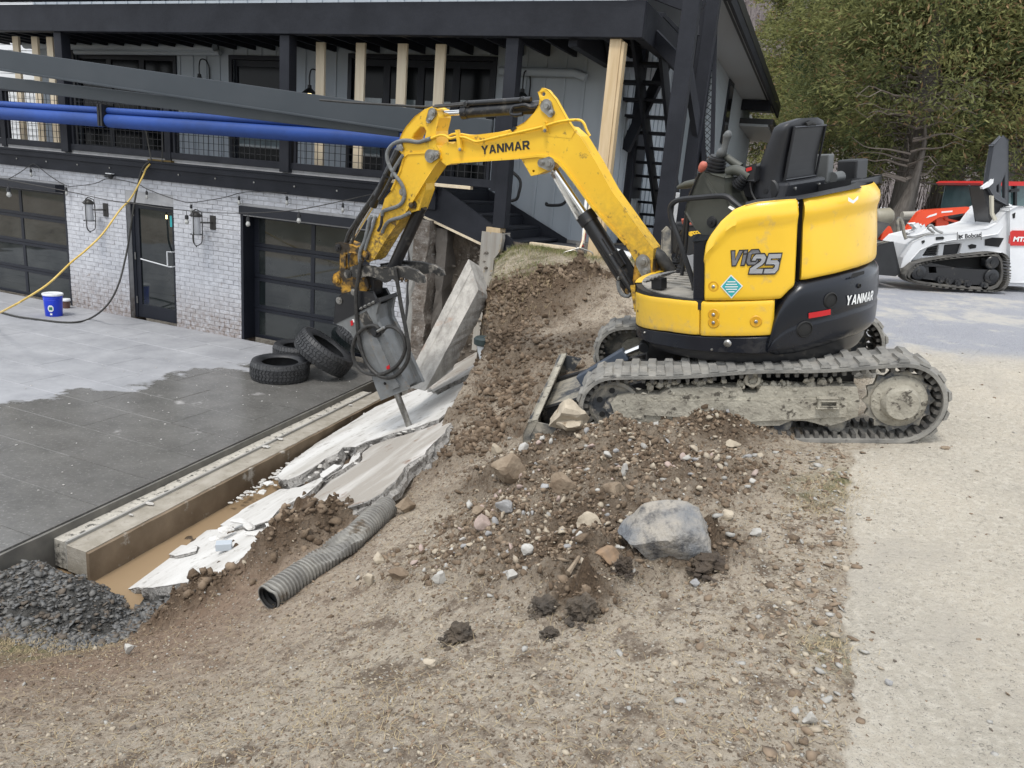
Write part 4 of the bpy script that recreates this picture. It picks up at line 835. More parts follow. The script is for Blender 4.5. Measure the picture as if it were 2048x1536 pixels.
# yard side fillers behind the lodge
BX('rear_mass', m_dkwd, lodge, -7, 4.9, .33, 1.6, 0, 2.34, bev=0)
# ------------------------------------------------------------------ mini excavator
ex = thing('mini_excavator', 'yellow mini excavator with hydraulic breaker standing on the dirt mound', 'excavator', FE)
# --- undercarriage, in its own measures
TL, SPX, IDX = 2.04, -.80, .80
def belt_path(r_s=.215, r_i=.185, zs=.245, zi=.215, n=26):
    P = []
    for a in np.linspace(-math.pi/2, math.pi/2, n): P.append((IDX+r_i*math.cos(a), zi+r_i*math.sin(a)))
    for t in np.linspace(0, 1, 14)[1:-1]: P.append((IDX+(SPX-IDX)*t, zi+r_i+(zs+r_s-zi-r_i)*t-.012*math.sin(math.pi*t*2)**2))
    for a in np.linspace(math.pi/2, 3*math.pi/2, n): P.append((SPX+r_s*math.cos(a), zs+r_s*math.sin(a)))
    for t in np.linspace(0, 1, 14)[1:-1]: P.append((SPX+(IDX-SPX)*t, zs-r_s+(zi-r_i-zs+r_s)*t))
    return np.array(P)
BP = belt_path()
def along(P, s):                                        # points and outward normals at arc lengths
    Q = np.vstack([P, P[:1]]); d = np.hypot(*(Q[1:]-Q[:-1]).T); c = np.r_[0, np.cumsum(d)]; s = np.mod(s, c[-1])
    x = np.interp(s, c, Q[:, 0]); z = np.interp(s, c, Q[:, 1]); e = .01
    x2 = np.interp(np.mod(s+e, c[-1]), c, Q[:, 0]); z2 = np.interp(np.mod(s+e, c[-1]), c, Q[:, 1]); t = np.stack([x2-x, z2-z], -1); t /= np.linalg.norm(t, axis=-1)[..., None]
    return np.stack([x, z], -1), np.stack([t[..., 1], -t[..., 0]], -1), t, c[-1]
def lug_mesh():
    q = MB(); W_, D_, H_ = .17, .060, .016
    v = [(-D_/2, 0, -.002), (D_/2, 0, -.002), (D_/2, W_, -.002), (-D_/2, W_, -.002), (-D_*.36, .006, H_), (D_*.36, .006, H_), (D_*.30, W_-.035, H_), (-D_*.42, W_-.035, H_)]
    q.add(v, [(0,3,2,1),(4,5,6,7),(0,1,5,4),(1,2,6,5),(2,3,7,6),(3,0,4,7)]); me = bpy.data.meshes.new('track_lug'); me.from_pydata(np.concatenate(q.v).tolist(), [], q.f); me.materials.append(m_rub); return me
lugm = lug_mesh()
for side in (1, -1):
    yo, yi = .775*side, .475*side; ya, yb = min(yo, yi), max(yo, yi)
    P, N, T, L = along(BP, np.linspace(0, 1, 150, endpoint=False)*along(BP, np.array([0.]))[3])
    rows = []
    for k in range(151):
        p, nn = P[k % 150], N[k % 150]
        ring = [(p+nn*.0, ya), (p+nn*.020, ya), (p+nn*.030, ya+.012), (p+nn*.030, yb-.012), (p+nn*.020, yb), (p+nn*.0, yb), (p, ya)]
        rows.append([(a[0], b, a[1]) for a, b in ring])
    q = MB(); q.grid(FE.w(rows)); tr_ = q.build('track', m_rub, ex, smooth=True)
    n = 44
    for k in range(n):                                    # staggered tread lugs
        for h in (0, 1):
            P1, N1, T1, _ = along(BP, np.array([(k+.5*h)*L/n])); p, nn, t = P1[0]+N1[0]*.029, N1[0], T1[0]
            ob = bpy.data.objects.new('track_lug', lugm); col.objects.link(ob); ob.parent = tr_
            ys = 1 if h == 0 else -1; y0 = ya if h == 0 else yb
            m = Matrix(((t[0], 0, nn[0], p[0]), (0, ys, 0, y0), (t[1], 0, nn[1], p[1]), (0, 0, 0, 1))); ob.matrix_basis = m
    q = MB()                                              # inner drive blocks seen from the side
    n2 = 88
    for k in range(n2):
        P1, N1, T1, _ = along(BP, np.array([k*L/n2])); p, nn, t = P1[0], N1[0], T1[0]; 
        for y0, y1 in ((ya+.02, ya+.10), (yb-.10, yb-.02)):
            c = [(-.013, -.001), (.013, -.001), (.010, -.030), (-.010, -.030)]
            v = [(p[0]+t[0]*a+nn[0]*b, y, p[1]+t[1]*a+nn[1]*b) for y in (y0, y1) for a, b in c]; q.hexa(FE.w(v))
    q.build('drive_lugs', m_rubi, tr_, kind='stuff')
    yf = .735*side; s_ = side
    # sprocket with teeth
    q = MB(); nt_ = 42; pts = []
    for k in range(nt_): a = 2*math.pi*k/nt_; r = .192 if k % 3 == 0 else (.165 if k % 3 == 1 else .172); pts.append((SPX+r*math.cos(a), .245+r*math.sin(a)))
    q.prism(FE, pts, 1, yf-.05*s_, yf-.02*s_); q.build('sprocket', m_mudst, tr_, bev=.003)
    q = MB(); q.lathe(FE.w((SPX, yf-.04*s_, .245)), FE.M[:, 1]*s_, [(.150, 0), (.150, .03), (.128, .045), (.105, .05), (.098, .085), (.085, .10), (0, .10)], 32); q.build('sprocket_hub', m_mud, tr_, smooth=True)
    q = MB(); q.lathe(FE.w((IDX, yf-.07*s_, .215)), FE.M[:, 1]*s_, [(.155, 0), (.155, .05), (.135, .055), (.13, .035), (.06, .03), (.055, .06), (0, .062)], 32); q.build('idler_wheel', m_mudst, tr_, smooth=True)
    q = MB()
    for k in range(6): a = k*math.pi/3+.4; q.cyl(FE.w((IDX+.095*math.cos(a), yf-.045*s_, .215+.095*math.sin(a))), FE.w((IDX+.095*math.cos(a), yf-.030*s_, .215+.095*math.sin(a))), .018, n=10)
    q.build('idler_holes', m_pin2, tr_, kind='stuff')
    for x in (-.48, -.18, .12, .42):
        q = MB(); q.lathe(FE.w((x, yf-.12*s_, .095)), FE.M[:, 1]*s_, [(.055, 0), (.068, .01), (.068, .04), (.05, .05), (.05, .09), (0, .095)], 20); q.build('bottom_roller', m_mudst, tr_, smooth=True)
    q = MB(); q.lathe(FE.w((0, yf-.1*s_, .385)), FE.M[:, 1]*s_, [(.045, 0), (.045, .11), (.03, .112), (.03, .09), (0, .09)], 20); q.build('carrier_roller', m_mud, tr_, smooth=True)
    # mud caked side frame
    out = [(.70, .13), (.80, .175), (.82, .24), (.78, .285), (.70, .30), (.62, .295), (.53, .29), (.48, .33), (.38, .335), (.28, .34), (.2, .335), (.06, .335), (.05, .30), (-.03, .30), (-.05, .345), (-.3, .335), (-.42, .34), (-.57, .335), (-.59, .25), (-.585, .16), (-.50, .12), (-.42, .095), (-.36, .115), (-.30, .13), (-.22, .13), (-.16, .10), (.0, .095), (.3, .09), (.55, .1)]
    q = MB(); q.prism(FE, out, 1, yf-.10*s_, yf+.0*s_); q.build('side_frame', m_mud, tr_, bev=.014)
    q = MB(); q.prism(FE, [(.62, .17), (.60, .26), (-.52, .27), (-.52, .16), (0, .13)], 1, yf-.0*s_, yf+.014*s_); q.build('frame_plate', m_mud, tr_, bev=.01)
    q = MB(); q.prism(FE, [(-.47, .28), (-.36, .28), (-.355, .22), (-.475, .22)], 1, yf+.0*s_, yf+.045*s_, holes=[[(-.455, .235), (-.375, .235), (-.375, .262), (-.455, .262)]]); q.build('step_bracket', m_mud, tr_, bev=.006)
    q = MB()
    for k in range(46): q.rock(FE.w((rng.uniform(-.5, .75), yf+.004*s_, rng.uniform(.12, .34))), (.016*rng.uniform(.3, 1.5), .007, .013*rng.uniform(.3, 1.5)), int(rng.integers(1e6)), 1)
    for k in range(60): q.rock(FE.w((rng.uniform(-.5, .6), yf-.03*s_, rng.uniform(.33, .37))), (.024*rng.uniform(.4, 1.4),)*3, int(rng.integers(1e6)), 1)
    q.build('mud_lumps', m_mud, tr_, kind='stuff')
q = MB(); q.box(FE, (-.62, -.46, .16), (.62, .46, .36)); q.prism(FE, [(-.35, -.5), (.35, -.5), (.3, .5), (-.3, .5)], 2, .36, .42); q.build('car_body', m_blkp, ex, bev=.01)
q = MB(); q.lathe(FU.w((0, 0, .36)), FU.M[:, 2], [(.34, 0), (.36, .03), (.36, .10), (.33, .14)], 40); q.build('slewing_ring', m_blkp, ex, smooth=True)
# dozer blade
prof = [(1.10, .38), (1.155, .37), (1.19, .30), (1.20, .20), (1.185, .10), (1.135, .02), (1.11, .025), (1.145, .11), (1.155, .20), (1.145, .29)]
prof = [(a+.15, b-.24) for a, b in prof]
bd_ = MB(); bd_.prism(FE, [(a+.02, b) for a, b in prof], 1, -.775, .775); blade = bd_.build('dozer_blade', m_mudst, ex, bev=.006)
for y in (.76, -.775): MB().prism(FE, [(1.15, .10), (1.31, .135), (1.37, -.03), (1.28, -.22), (1.20, -.20), (1.24, -.04)], 1, y, y+.014).build('end_plate', m_mudst, blade, bev=.003)
MB().prism(FE, [(1.27, .130), (1.27, .142), (1.305, .142), (1.31, .132)], 1, -.77, .77).build('top_flange', m_mud, blade, bev=.003)
for y in (.30, -.36): MB().prism(FE, [(1.29, .07), (1.30, -.12), (.55, .12), (.45, .20), (.55, .27)], 1, y, y+.05).build('push_arm', m_blkp, blade, bev=.006)
MB().prism(FE, [(1.30, .04), (1.30, .01), (.88, .16), (.84, .20)], 1, -.36, .35).build('arm_plate', m_mudst, blade, bev=.004)
a, b, c = FE.hit(1160, 762, 1, .12), FE.hit(1252, 707, 1, .12), FE.hit(1288, 692, 1, .12)
MB().bar(FE.w(a), FE.w(b), .10, .085).build('blade_cylinder_guard', mat('slate_blue_paint', (.05, .065, .09), .45, dirt=(.2, .19, .17), ds=9, dlo=.55, dhi=.75), ex, bev=.008)
MB().cyl(FE.w(b), FE.w(c), .02).build('blade_rod', m_chr, ex, smooth=True); MB().cyl(FE.w(c+(0, -.04, 0)), FE.w(c+(0, .05, 0)), .035).build('rod_eye', m_blkp, ex, smooth=True, bev=.003)
for dy, pp in ((.2, [(1262, 725), (1290, 745), (1330, 760)]), (.16, [(1262, 715), (1300, 725), (1350, 735)])): MB().tube([FE.w(FE.hit(x, y, 1, dy)) for x, y in pp], .014, 8, smooth=4).build('hose', m_hose, ex, smooth=True)

# --- slewing upper body: curved panels on an upright cylinder about the slewing axis
RB = .735
def pfun(px, r=RB):
    t = sorted(FU.cyl(x, y, r) for x, y in px); return np.array([a for a, b in t]), np.array([b for a, b in t])
def panel(name, m, lo, hi, r=RB, n=28, nz=10, rf=None, th=.05, ext=None, t0=None, t1=None, label=None, bev=0):
    la, lz = pfun(lo, r); ha, hz_ = pfun(hi, r); a0 = t0 if t0 is not None else max(la[0], ha[0]); a1 = t1 if t1 is not None else min(la[-1], ha[-1])
    if ext: a1 = ext
    A = np.linspace(a0, a1, n); Z0 = np.interp(A, la, lz); Z1 = np.interp(A, ha, hz_); rows = []
    T = np.r_[0, .015, np.linspace(.05, .95, nz), .985, 1]
    for a, z0, z1 in zip(A, Z0, Z1):
        e = .012 if a in (A[0], A[-1]) else 0; row = [((r-th)*math.cos(a), (r-th)*math.sin(a), z0)]
        for t in T:
            z = z0+(z1-z0)*t; rr = r+(rf(a, z, z0, z1) if rf else 0)-(.010 if t in (0, 1) else (.003 if t in (.015, .985) else 0))-e
            row.append((rr*math.cos(a), rr*math.sin(a), z))
        row.append(((r-th)*math.cos(a), (r-th)*math.sin(a), z1)); rows.append(row)
    rows = [[((r-th)*math.cos(a), (r-th)*math.sin(a), p[2]) for p in R] for a, R in ((A[0], rows[0]),)]+rows+[[((r-th)*math.cos(a), (r-th)*math.sin(a), p[2]) for p in R] for a, R in ((A[-1], rows[-1]),)]
    q = MB(); q.grid(FU.w(rows)); return q.build(name, m, ex, smooth=True, label=label)
body = MB(); zt = 1.26
body.lathe(FU.w((0, 0, .47)), FU.M[:, 2], [(.3, 0), (.68, .0), (.70, .04), (.70, .24), (.2, .24)], 56); body.build('upper_frame', m_blkp, ex, smooth=True)
panel('skirt', m_cw, [(1262, 668), (1285, 680), (1330, 692), (1419, 704), (1480, 707), (1540, 708)], [(1262, 645), (1275, 652), (1330, 664), (1400, 673), (1540, 673)], t0=None)
panel('lower_front_panel', m_yel, [(1268, 648), (1276, 652), (1335, 663), (1397, 671)], [(1268, 583), (1276, 586), (1335, 597), (1397, 603)])
lp = panel('lower_side_panel', m_yel, [(1399, 672), (1460, 673), (1538, 671)], [(1399, 604), (1480, 603), (1563, 599)], t1=FU.cyl(1549, 640, RB)[0])
def ridge_rf(a, z, z0, z1):                             # the cover is folded inwards along its upper rim
    t = (z-(z1-.085))/.085; return .014-.028*max(0, t)**1.2 if t > 0 else .014*ss((z-(z1-.12))/.03)
top_left = [(1407, 491), (1419, 470), (1440, 443), (1467, 420), (1490, 411), (1514, 405), (1555, 401), (1599, 398)]
low_left = [(1407, 601), (1470, 601), (1560, 598), (1563, 597), (1580, 580), (1600, 564)]
cov = panel('side_cover', m_yel, low_left, top_left, n=48, nz=16, rf=ridge_rf, r=RB+.004)
top_b = [(1605, 397), (1640, 391), (1690, 381), (1727, 374)]; low_b = [(1605, 561), (1650, 552), (1700, 540), (1732, 530)]
bon = panel('rear_bonnet', m_yel, low_b, top_b, n=50, nz=16, ext=R_(262), r=RB+.004, rf=lambda a, z, z0, z1: (-.004-.030*((z-z0)/(z1-z0))**1.5)*ss((a-2.2)/.5)+.020*ss((z-(z1-.15))/.07)-.026*ss((z-(z1-.06))/.06))
panel('cover_seam', m_blk, [(1599, 563), (1606, 562)], [(1599, 400), (1606, 399)], n=3, r=RB-.01)
cwlo = [(1535, 708), (1556, 715), (1600, 710), (1650, 697), (1700, 680), (1747, 656)]
cwhi = [(1535, 690), (1540, 668), (1548, 640), (1562, 604), (1580, 582), (1602, 564), (1640, 556), (1700, 541), (1738, 530)]
RC = .742
def cwf(a, z, z0, z1): t = (z-z0)/(z1-z0); return .018*math.sin(math.pi*min(1, t*1.05))**.4-.045*(1-min(1, t/.18))**2-.035*max(0, (t-.86)/.14)**2-.006*math.exp(-((t-.46)/.03)**2)
cw = panel('counterweight', m_cw, cwlo, cwhi, r=RC, n=64, nz=26, ext=R_(262), rf=cwf, th=.09)
# the hidden right side of the machine
def plain(name, m, a0, a1, z0, z1, r, n=30):
    A = np.linspace(a0, a1, n); rows = [[((r-.05)*math.cos(a), (r-.05)*math.sin(a), z0), (r*math.cos(a), r*math.sin(a), z0), (r*math.cos(a), r*math.sin(a), z1), ((r-.05)*math.cos(a), (r-.05)*math.sin(a), z1)] for a in A]
    return MB().grid(FU.w(rows)).build(name, m, ex, smooth=True)
zb0 = pfun(low_b)[1][-1]; zb1 = pfun(top_b)[1][-1]
plain('right_side_cover', m_yel, R_(263), R_(330), .62, 1.22, RB); plain('right_skirt', m_cw, R_(263), R_(400), .47, .61, RB)
plain('right_front_panel', m_yel, R_(331), R_(398), .62, .84, RB)
# tank and engine core, lids
core = [( .02, .50), (-.2, .62), (-.45, .50), (-.62, .25), (-.66, 0), (-.62, -.25), (-.45, -.5), (-.2, -.62), (.35, -.55), (.35, -.2), (.02, -.1)]
MB().prism(FU, core, 2, .7, 1.16).build('engine_core', m_blk, ex, bev=.01)
A = np.concatenate([pfun(top_left, RB+.004)[0], pfun(top_b, RB+.004)[0], np.radians([225, 262, 300, 330])]); Zt = np.concatenate([pfun(top_left, RB+.004)[1], pfun(top_b, RB+.004)[1], [zb1]*4])
rows = [[((RB-.012)*math.cos(a), (RB-.012)*math.sin(a), z-.004), ((RB-.06)*math.cos(a), (RB-.06)*math.sin(a), z+.012), (.35*math.cos(a), .35*math.sin(a), min(z+.02, 1.34)), (.05*math.cos(a)-.02, .05*math.sin(a), 1.25)] for a, z in zip(A, Zt) if a > FU.cyl(1490, 411, RB)[0]]
MB().grid(FU.w(rows)).build('engine_lid', m_blk, ex, smooth=True)
# black inner panel in front of the side cover
q = MB(); a1, a2 = FU.cyl(1386, 600, RB-.03), FU.cyl(1408, 600, RB-.03)
q.prism(FU, [((RB-.03)*math.cos(a1[0]), (RB-.03)*math.sin(a1[0])), ((RB-.03)*math.cos(a2[0]), (RB-.03)*math.sin(a2[0])), (-.05, .45), (.12, .40)], 2, .72, FU.cyl(1406, 478, RB)[1]-.02); q.build('battery_box', m_cw, ex, bev=.008)
# floor with ribbed mat
fa = [FU.cyl(x, y, RB-.015)[0] for x, y in ((1268, 590), (1400, 600))]; zf = np.mean([FU.cyl(1300, 592, RB)[1], FU.cyl(1380, 601, RB)[1]])+.012
pl = [((RB-.008)*math.cos(a), (RB-.008)*math.sin(a)) for a in np.linspace(fa[0]-.45, fa[1]+.02, 20)]+[(-.1, .35), (.05, -.35), (.6, -.38)]
MB().prism(FU, pl, 2, zf-.055, zf-.004).build('floor_plate', m_blk, ex, bev=.006)
fm = MB(); m_mat = mat('dusty_floor_mat', (.20, .19, .17), .8, c2=(.34, .32, .28), ns=8, dirt=(.06, .06, .06), ds=14, dlo=.55, dhi=.7)
fm.prism(FU, [(p[0]*.95, p[1]*.95) for p in pl], 2, zf-.003, zf+.004); flo = fm.build('floor_mat', m_mat, ex)
q = MB()
for k in range(9): y = -.2+k*.07; q.box(FU, (.16, y, zf+.0045), (max(.2, math.sqrt(max(.0, .62**2-y*y))-.03), y+.022, zf+.012))
q.build('mat_ribs', m_mat, flo, kind='stuff')
# bolts, dimples, stickers
def on_cyl(px, py, r=RB): a, z = FU.cyl(px, py, r); return FU.w((r*math.cos(a), r*math.sin(a), z)), FU.M @ np.array([math.cos(a), math.sin(a), 0]), a, z
m_dim = mat('yellow_recess', (.62, .32, .012), .4)
for x, y, par in [(1427, 573, cov), (1427, 629, lp), (1427, 645, lp), (1512, 643, lp)]:
    c, nrm, a, z = on_cyl(x, y, RB+.003); MB().lathe(c-nrm*.0015, nrm, [(.034, .0), (.030, .003), (.022, .0025), (.012, .001), (0, .001)], 20).build('bolt_recess', m_dim, ex, smooth=True); MB().lathe(c, nrm, [(.010, 0), (.010, .006), (.006, .009), (0, .009)], 8).build('bolt', m_steel, ex)
for x, y in [(1455, 687), (1290, 665), (1424, 699)]: c, nrm, a, z = on_cyl(x, y, RB); MB().lathe(c-nrm*.003, nrm, [(.026 if x == 1455 else .008, 0), (.018 if x == 1455 else .008, .006), (.012 if x == 1455 else .006, .012), (0, .013)], 12).build('skirt_bolt', m_steel, ex, smooth=True)
for x, y, s in [(1610, 659, .042), (1662, 601, .040), (1719, 572, .012), (1276, 622, .008)]:
    rr = RC+.0215 if x > 1500 else RB; c, nrm, a, z = on_cyl(x, y, rr); MB().lathe(c-nrm*.004, nrm, [(s*1.16, 0), (s, .007), (s*.97, -.0), (s*.9, .0012), (0, .0014)], 28).build('socket_hole', m_pin2 if x != 1276 else m_blk, ex, smooth=True)
def cyl_patch(name, m, px, r, parent=ex, n=8, lift=0):   # flat print lying on the curved panel: four photographed corners
    q = [FU.cyl(x, y, r) for x, y in px]; rows = []
    for i in range(n+1):
        t = i/n; lo = [q[0][k]+(q[1][k]-q[0][k])*t for k in (0, 1)]; hi = [q[3][k]+(q[2][k]-q[3][k])*t for k in (0, 1)]
        rows.append([((r+lift+.0016)*math.cos(lo[0]+(hi[0]-lo[0])*u), (r+lift+.0016)*math.sin(lo[0]+(hi[0]-lo[0])*u), lo[1]+(hi[1]-lo[1])*u) for u in (0, .5, 1)])
    return MB().grid(FU.w(rows)).build(name, m, parent, smooth=True)
cyl_patch('red_reflector', m_rfl, [(1617, 637), (1661, 629), (1661, 618), (1617, 626)], RC+.022)
cyl_patch('handle_recess', m_pin2, [(1700, 556), (1728, 548), (1728, 541), (1704, 547)], RC+.022)
dx = (1463, 573)
cyl_patch('sticker_border', m_wht, [(1441, 573), (1463, 597), (1486, 572), (1462, 549)], RB+.006); stk = cyl_patch('teal_sticker', m_teal, [(1444, 573), (1463, 594), (1483, 572), (1462, 552)], RB+.0075)
for k, (yy, hw) in enumerate([(563, 8), (568, 11), (573, 13), (578, 11), (583, 6)]): cyl_patch('sticker_line', m_wht, [(1463-hw, yy+1.6), (1463+hw, yy+1.4), (1463+hw, yy-.6), (1463-hw, yy-.4)], RB+.009)
for pts in ([(1696, 402), (1706, 407), (1706, 401), (1696, 394)], [(1706, 407), (1716, 398), (1716, 391), (1706, 401)]): cyl_patch('chevron_badge', m_chr, pts, RB+.034)
cyl_patch('warning_label', m_wht, [(1456, 415), (1465, 421), (1470, 417), (1460, 411)], RB-.03)
# lettering
def glyphs(txt, bold=.02, shear=0, space=1.0, ext=0):
    c = bpy.data.curves.new('t', 'FONT'); c.body = txt; c.offset = bold; c.shear = shear; c.space_character = space; c.resolution_u = 3; c.align_x = 'LEFT'
    o = bpy.data.objects.new('t', c); col.objects.link(o); bpy.context.view_layer.update()
    me = bpy.data.meshes.new_from_object(o); v = np.array([x.co[:] for x in me.vertices]); f = [tuple(p.vertices) for p in me.polygons]
    bpy.data.objects.remove(o); bpy.data.curves.remove(c); bpy.data.meshes.remove(me)
    return v, f
def subdiv_x(v, f): return v, f
def text_map(name, m, txt, fn, parent, bold=.02, shear=0, sx=None, space=1.0):
    v, f = glyphs(txt, bold, shear, space); x0, x1 = v[:, 0].min(), v[:, 0].max(); y0, y1 = v[:, 1].min(), v[:, 1].max()
    s = (v[:, 0]-x0)/(x1-x0); t = (v[:, 1]-y0)/(y1-y0)
    return MB().add(np.array([fn(a, b) for a, b in zip(s, t)]), f).build(name, m, parent)
GL = {'Y': (1, [[(0,1),(.3,1),(.5,.62),(.7,1),(1,1),(.62,.42),(.62,0),(.38,0),(.38,.42)]], []), 'A': (1, [[(0,0),(.36,1),(.64,1),(1,0),(.74,0),(.68,.2),(.32,.2),(.26,0)]], [[(.39,.4),(.61,.4),(.5,.74)]]),
 'N': (1, [[(0,0),(0,1),(.28,1),(.74,.4),(.74,1),(1,1),(1,0),(.72,0),(.26,.6),(.26,0)]], []), 'M': (1.2, [[(0,0),(0,1),(.3,1),(.6,.45),(.9,1),(1.2,1),(1.2,0),(.95,0),(.95,.62),(.68,.12),(.52,.12),(.25,.62),(.25,0)]], []),
 'R': (1, [[(0,0),(0,1),(.68,1),(.92,.88),(.96,.62),(.86,.45),(.70,.38),(1,0),(.70,0),(.44,.34),(.26,.34),(.26,0)]], [[(.26,.55),(.26,.79),(.6,.79),(.68,.67),(.6,.55)]]), 'V': (1, [[(0,1),(.28,1),(.5,.34),(.72,1),(1,1),(.64,0),(.36,0)]], []),
 'i': (.26, [[(0,0),(0,.72),(.26,.72),(.26,0)], [(0,.82),(0,1),(.26,1),(.26,.82)]], []), 'O': (1, [[(0,.2),(0,.8),(.2,1),(.8,1),(1,.8),(1,.2),(.8,0),(.2,0)]], [[(.27,.27),(.27,.73),(.34,.79),(.66,.79),(.73,.73),(.73,.27),(.66,.21),(.34,.21)]]),
 '2': (.96, [[(0,0),(0,.26),(.62,.62),(.68,.72),(.6,.79),(.3,.79),(.26,.68),(0,.68),(.04,.86),(.2,1),(.78,1),(.96,.84),(.94,.62),(.82,.48),(.42,.24),(.94,.24),(.94,0)]], []), '5': (.98, [[(0,0),(0,.23),(.6,.23),(.7,.32),(.7,.40),(.6,.48),(0,.48),(.06,1),(.96,1),(.96,.78),(.28,.78),(.26,.68),(.76,.68),(.96,.54),(.98,.2),(.8,0)]], [])}
def grow_poly(P, d):
    P = np.array(P, float); A = sum(P[i, 0]*P[(i+1) % len(P), 1]-P[(i+1) % len(P), 0]*P[i, 1] for i in range(len(P))); s = 1 if A > 0 else -1; out = []
    for i in range(len(P)):
        a, b = P[i]-P[i-1], P[(i+1) % len(P)]-P[i]; na_, nb_ = np.array([a[1], -a[0]])*s/np.hypot(*a), np.array([b[1], -b[0]])*s/np.hypot(*b); m = na_+nb_; m = m/max(.35, m@m)*2*.5*2*.5
        out.append(P[i]+(na_+nb_)/max(.6, 1+na_@nb_)*d)
    return [tuple(q) for q in out]
def glyphs2(txt, grow=0, shear=0, gap=.14):
    V, F_, x = [], [], 0
    for ch in txt:
        w_, outs, hs = GL[ch]
        for k, o in enumerate(outs):
            loops = [grow_poly(o, grow) if grow else o]+([grow_poly(h, -grow) if grow else h for h in hs] if k == 0 and grow < .09 else []); flat = [p for l_ in loops for p in l_]; b = len(V)
            V += [(p[0]+x+shear*p[1], p[1], 0) for p in flat]; F_ += [tuple(b+i for i in t) for t in tessellate_polygon([[Vector((*p, 0)) for p in l_] for l_ in loops])]
        x += w_+gap
    return np.array(V), F_, x-gap
def block_text(name, m, txt, fn, grow=0, shear=0, gap=.14):
    v, f, W_ = glyphs2(txt, grow, shear, gap); W_ += shear
    return MB().add(np.array([fn(a/W_, b) for a, b, _ in v]), f).build(name, m, ex)
def cyl_block(name, m, txt, bl_, br_, tl_, r, **k):
    a, b, c = FU.cyl(*bl_, r), FU.cyl(*br_, r), FU.cyl(*tl_, r); h = c[1]-a[1]
    def fn(s, t): th = a[0]+(b[0]-a[0])*s; return FU.w((r*math.cos(th), r*math.sin(th), a[1]+(b[1]-a[1])*s+h*t))
    return block_text(name, m, txt, fn, **k)
def cyl_text(name, m, txt, bl_, br_, tl_, r, **k):       # baseline left, baseline right, top left in the photograph
    a, b, c = FU.cyl(*bl_, r), FU.cyl(*br_, r), FU.cyl(*tl_, r); h = c[1]-a[1]
    sh = (c[0]-a[0])
    def fn(s, t): th = a[0]+(b[0]-a[0])*s+sh*t*0; z = a[1]+(b[1]-a[1])*s+h*t; return FU.w((r*math.cos(th), r*math.sin(th), z))
    return text_map(name, m, txt, fn, ex, **k)
cyl_block('model_lettering', m_dkp, 'ViO', (1457, 531), (1520, 528), (1457, 503), RB+.0082, grow=.085, shear=.25, gap=.16)
cyl_block('model_lettering', m_gry2, 'ViO', (1457, 531), (1520, 528), (1457, 503), RB+.0098, shear=.25, gap=.16)
cyl_block('model_number', m_dkp, '25', (1498, 547), (1562, 546), (1498, 509), RB+.0112, grow=.075, shear=.28, gap=.1)
cyl_block('model_number', m_gry, '25', (1498, 547), (1562, 546), (1498, 509), RB+.0128, shear=.28, gap=.1)
cyl_block('maker_lettering', m_wht, 'YANMAR', (1691, 611), (1746, 599), (1691, 592), RC+.0225, shear=.2, gap=.14)
# --- boom, arm and their hydraulics in the boom plane
BWd = .155; yn = BWd/2
def pp(px, y=yn): return FM.tr(px, 1, y)
def plate(name, m, px, y0, y1, holes=(), bev=.006, parent=ex, ref=None):
    ref = y1 if ref is None else ref
    return MB().prism(FM, pp(px, ref), 1, y0, y1, [pp(h, ref) for h in holes]).build(name, m, parent, bev=bev)
def circ(cx, cy, r, n=14): return [(cx+r*math.cos(2*math.pi*i/n), cy+r*math.sin(2*math.pi*i/n)) for i in range(n)]
boom_px = [(874, 318), (876, 300), (893, 284), (906, 288), (925, 273), (1022, 261), (1060, 254), (1100, 247), (1140, 255), (1160, 273), (1190, 322), (1223, 382), (1262, 436), (1300, 489), (1307, 498), (1306, 520), (1304, 545), (1290, 556), (1276, 546), (1270, 522), (1251, 490), (1183, 413), (1150, 367), (1131, 341), (1116, 324), (1098, 314), (1075, 312), (1040, 316), (960, 322), (908, 325), (892, 331), (882, 322)]
boom = plate('boom', m_yarm, boom_px, -yn, yn, bev=.012)
plate('boom_rib', m_yarm, [(1041, 314), (1075, 309), (1100, 311), (1119, 321), (1134, 338), (1153, 364), (1186, 410), (1254, 487), (1251, 490), (1183, 414), (1150, 368), (1131, 343), (1116, 326), (1098, 316), (1075, 314), (1041, 318)], yn-.001, yn+.014, ref=yn, bev=.003)
plate('boom_rib', m_yarm, [(906, 327), (1040, 318), (1041, 314), (906, 322)], yn-.001, yn+.014, ref=yn, bev=.003)
ear = [(1020, 262), (1050, 244), (1070, 226), (1078, 210), (1080, 197), (1077, 185), (1085, 177), (1097, 180), (1112, 198), (1133, 236), (1150, 262), (1142, 275), (1090, 270)]
for y0, y1 in ((yn-.028, yn+.002), (-yn-.002, -yn+.028)): plate('boom_ear', m_yarm, [(x, y) for x, y in ear], y0, y1, [circ(1086, 188, 4.5)], ref=yn if y0 > 0 else None)
plate('cylinder_bracket', m_yarm, [(1040, 314), (1062, 352), (1076, 349), (1101, 338), (1110, 325), (1098, 314)], -yn+.01, yn-.0, [circ(1067, 342, 2.5)], ref=yn)
plate('foot_bracket', m_greasy, [(1272, 515), (1309, 518), (1312, 560), (1306, 590), (1272, 592), (1266, 560)], -.07, .07, ref=.07)
plate('swing_post', m_yarm, [(1262, 572), (1312, 566), (1326, 590), (1318, 622), (1270, 622)], -.11, .11, ref=.11)
def fcap(x, y, r, y0=None, d=.03, m=m_steel, r2=None, name='pin_cap', s=1):
    y0 = yn+.001 if y0 is None else y0; c = FM.w(FM.hit(x, y, 1, y0)); a = FM.M[:, 1]
    return MB().lathe(c, a, [(r, 0), (r, d*.45), (r*.62, d*.5), (r*.58, d), (0, d)], 18).build(name, m, ex, smooth=True)
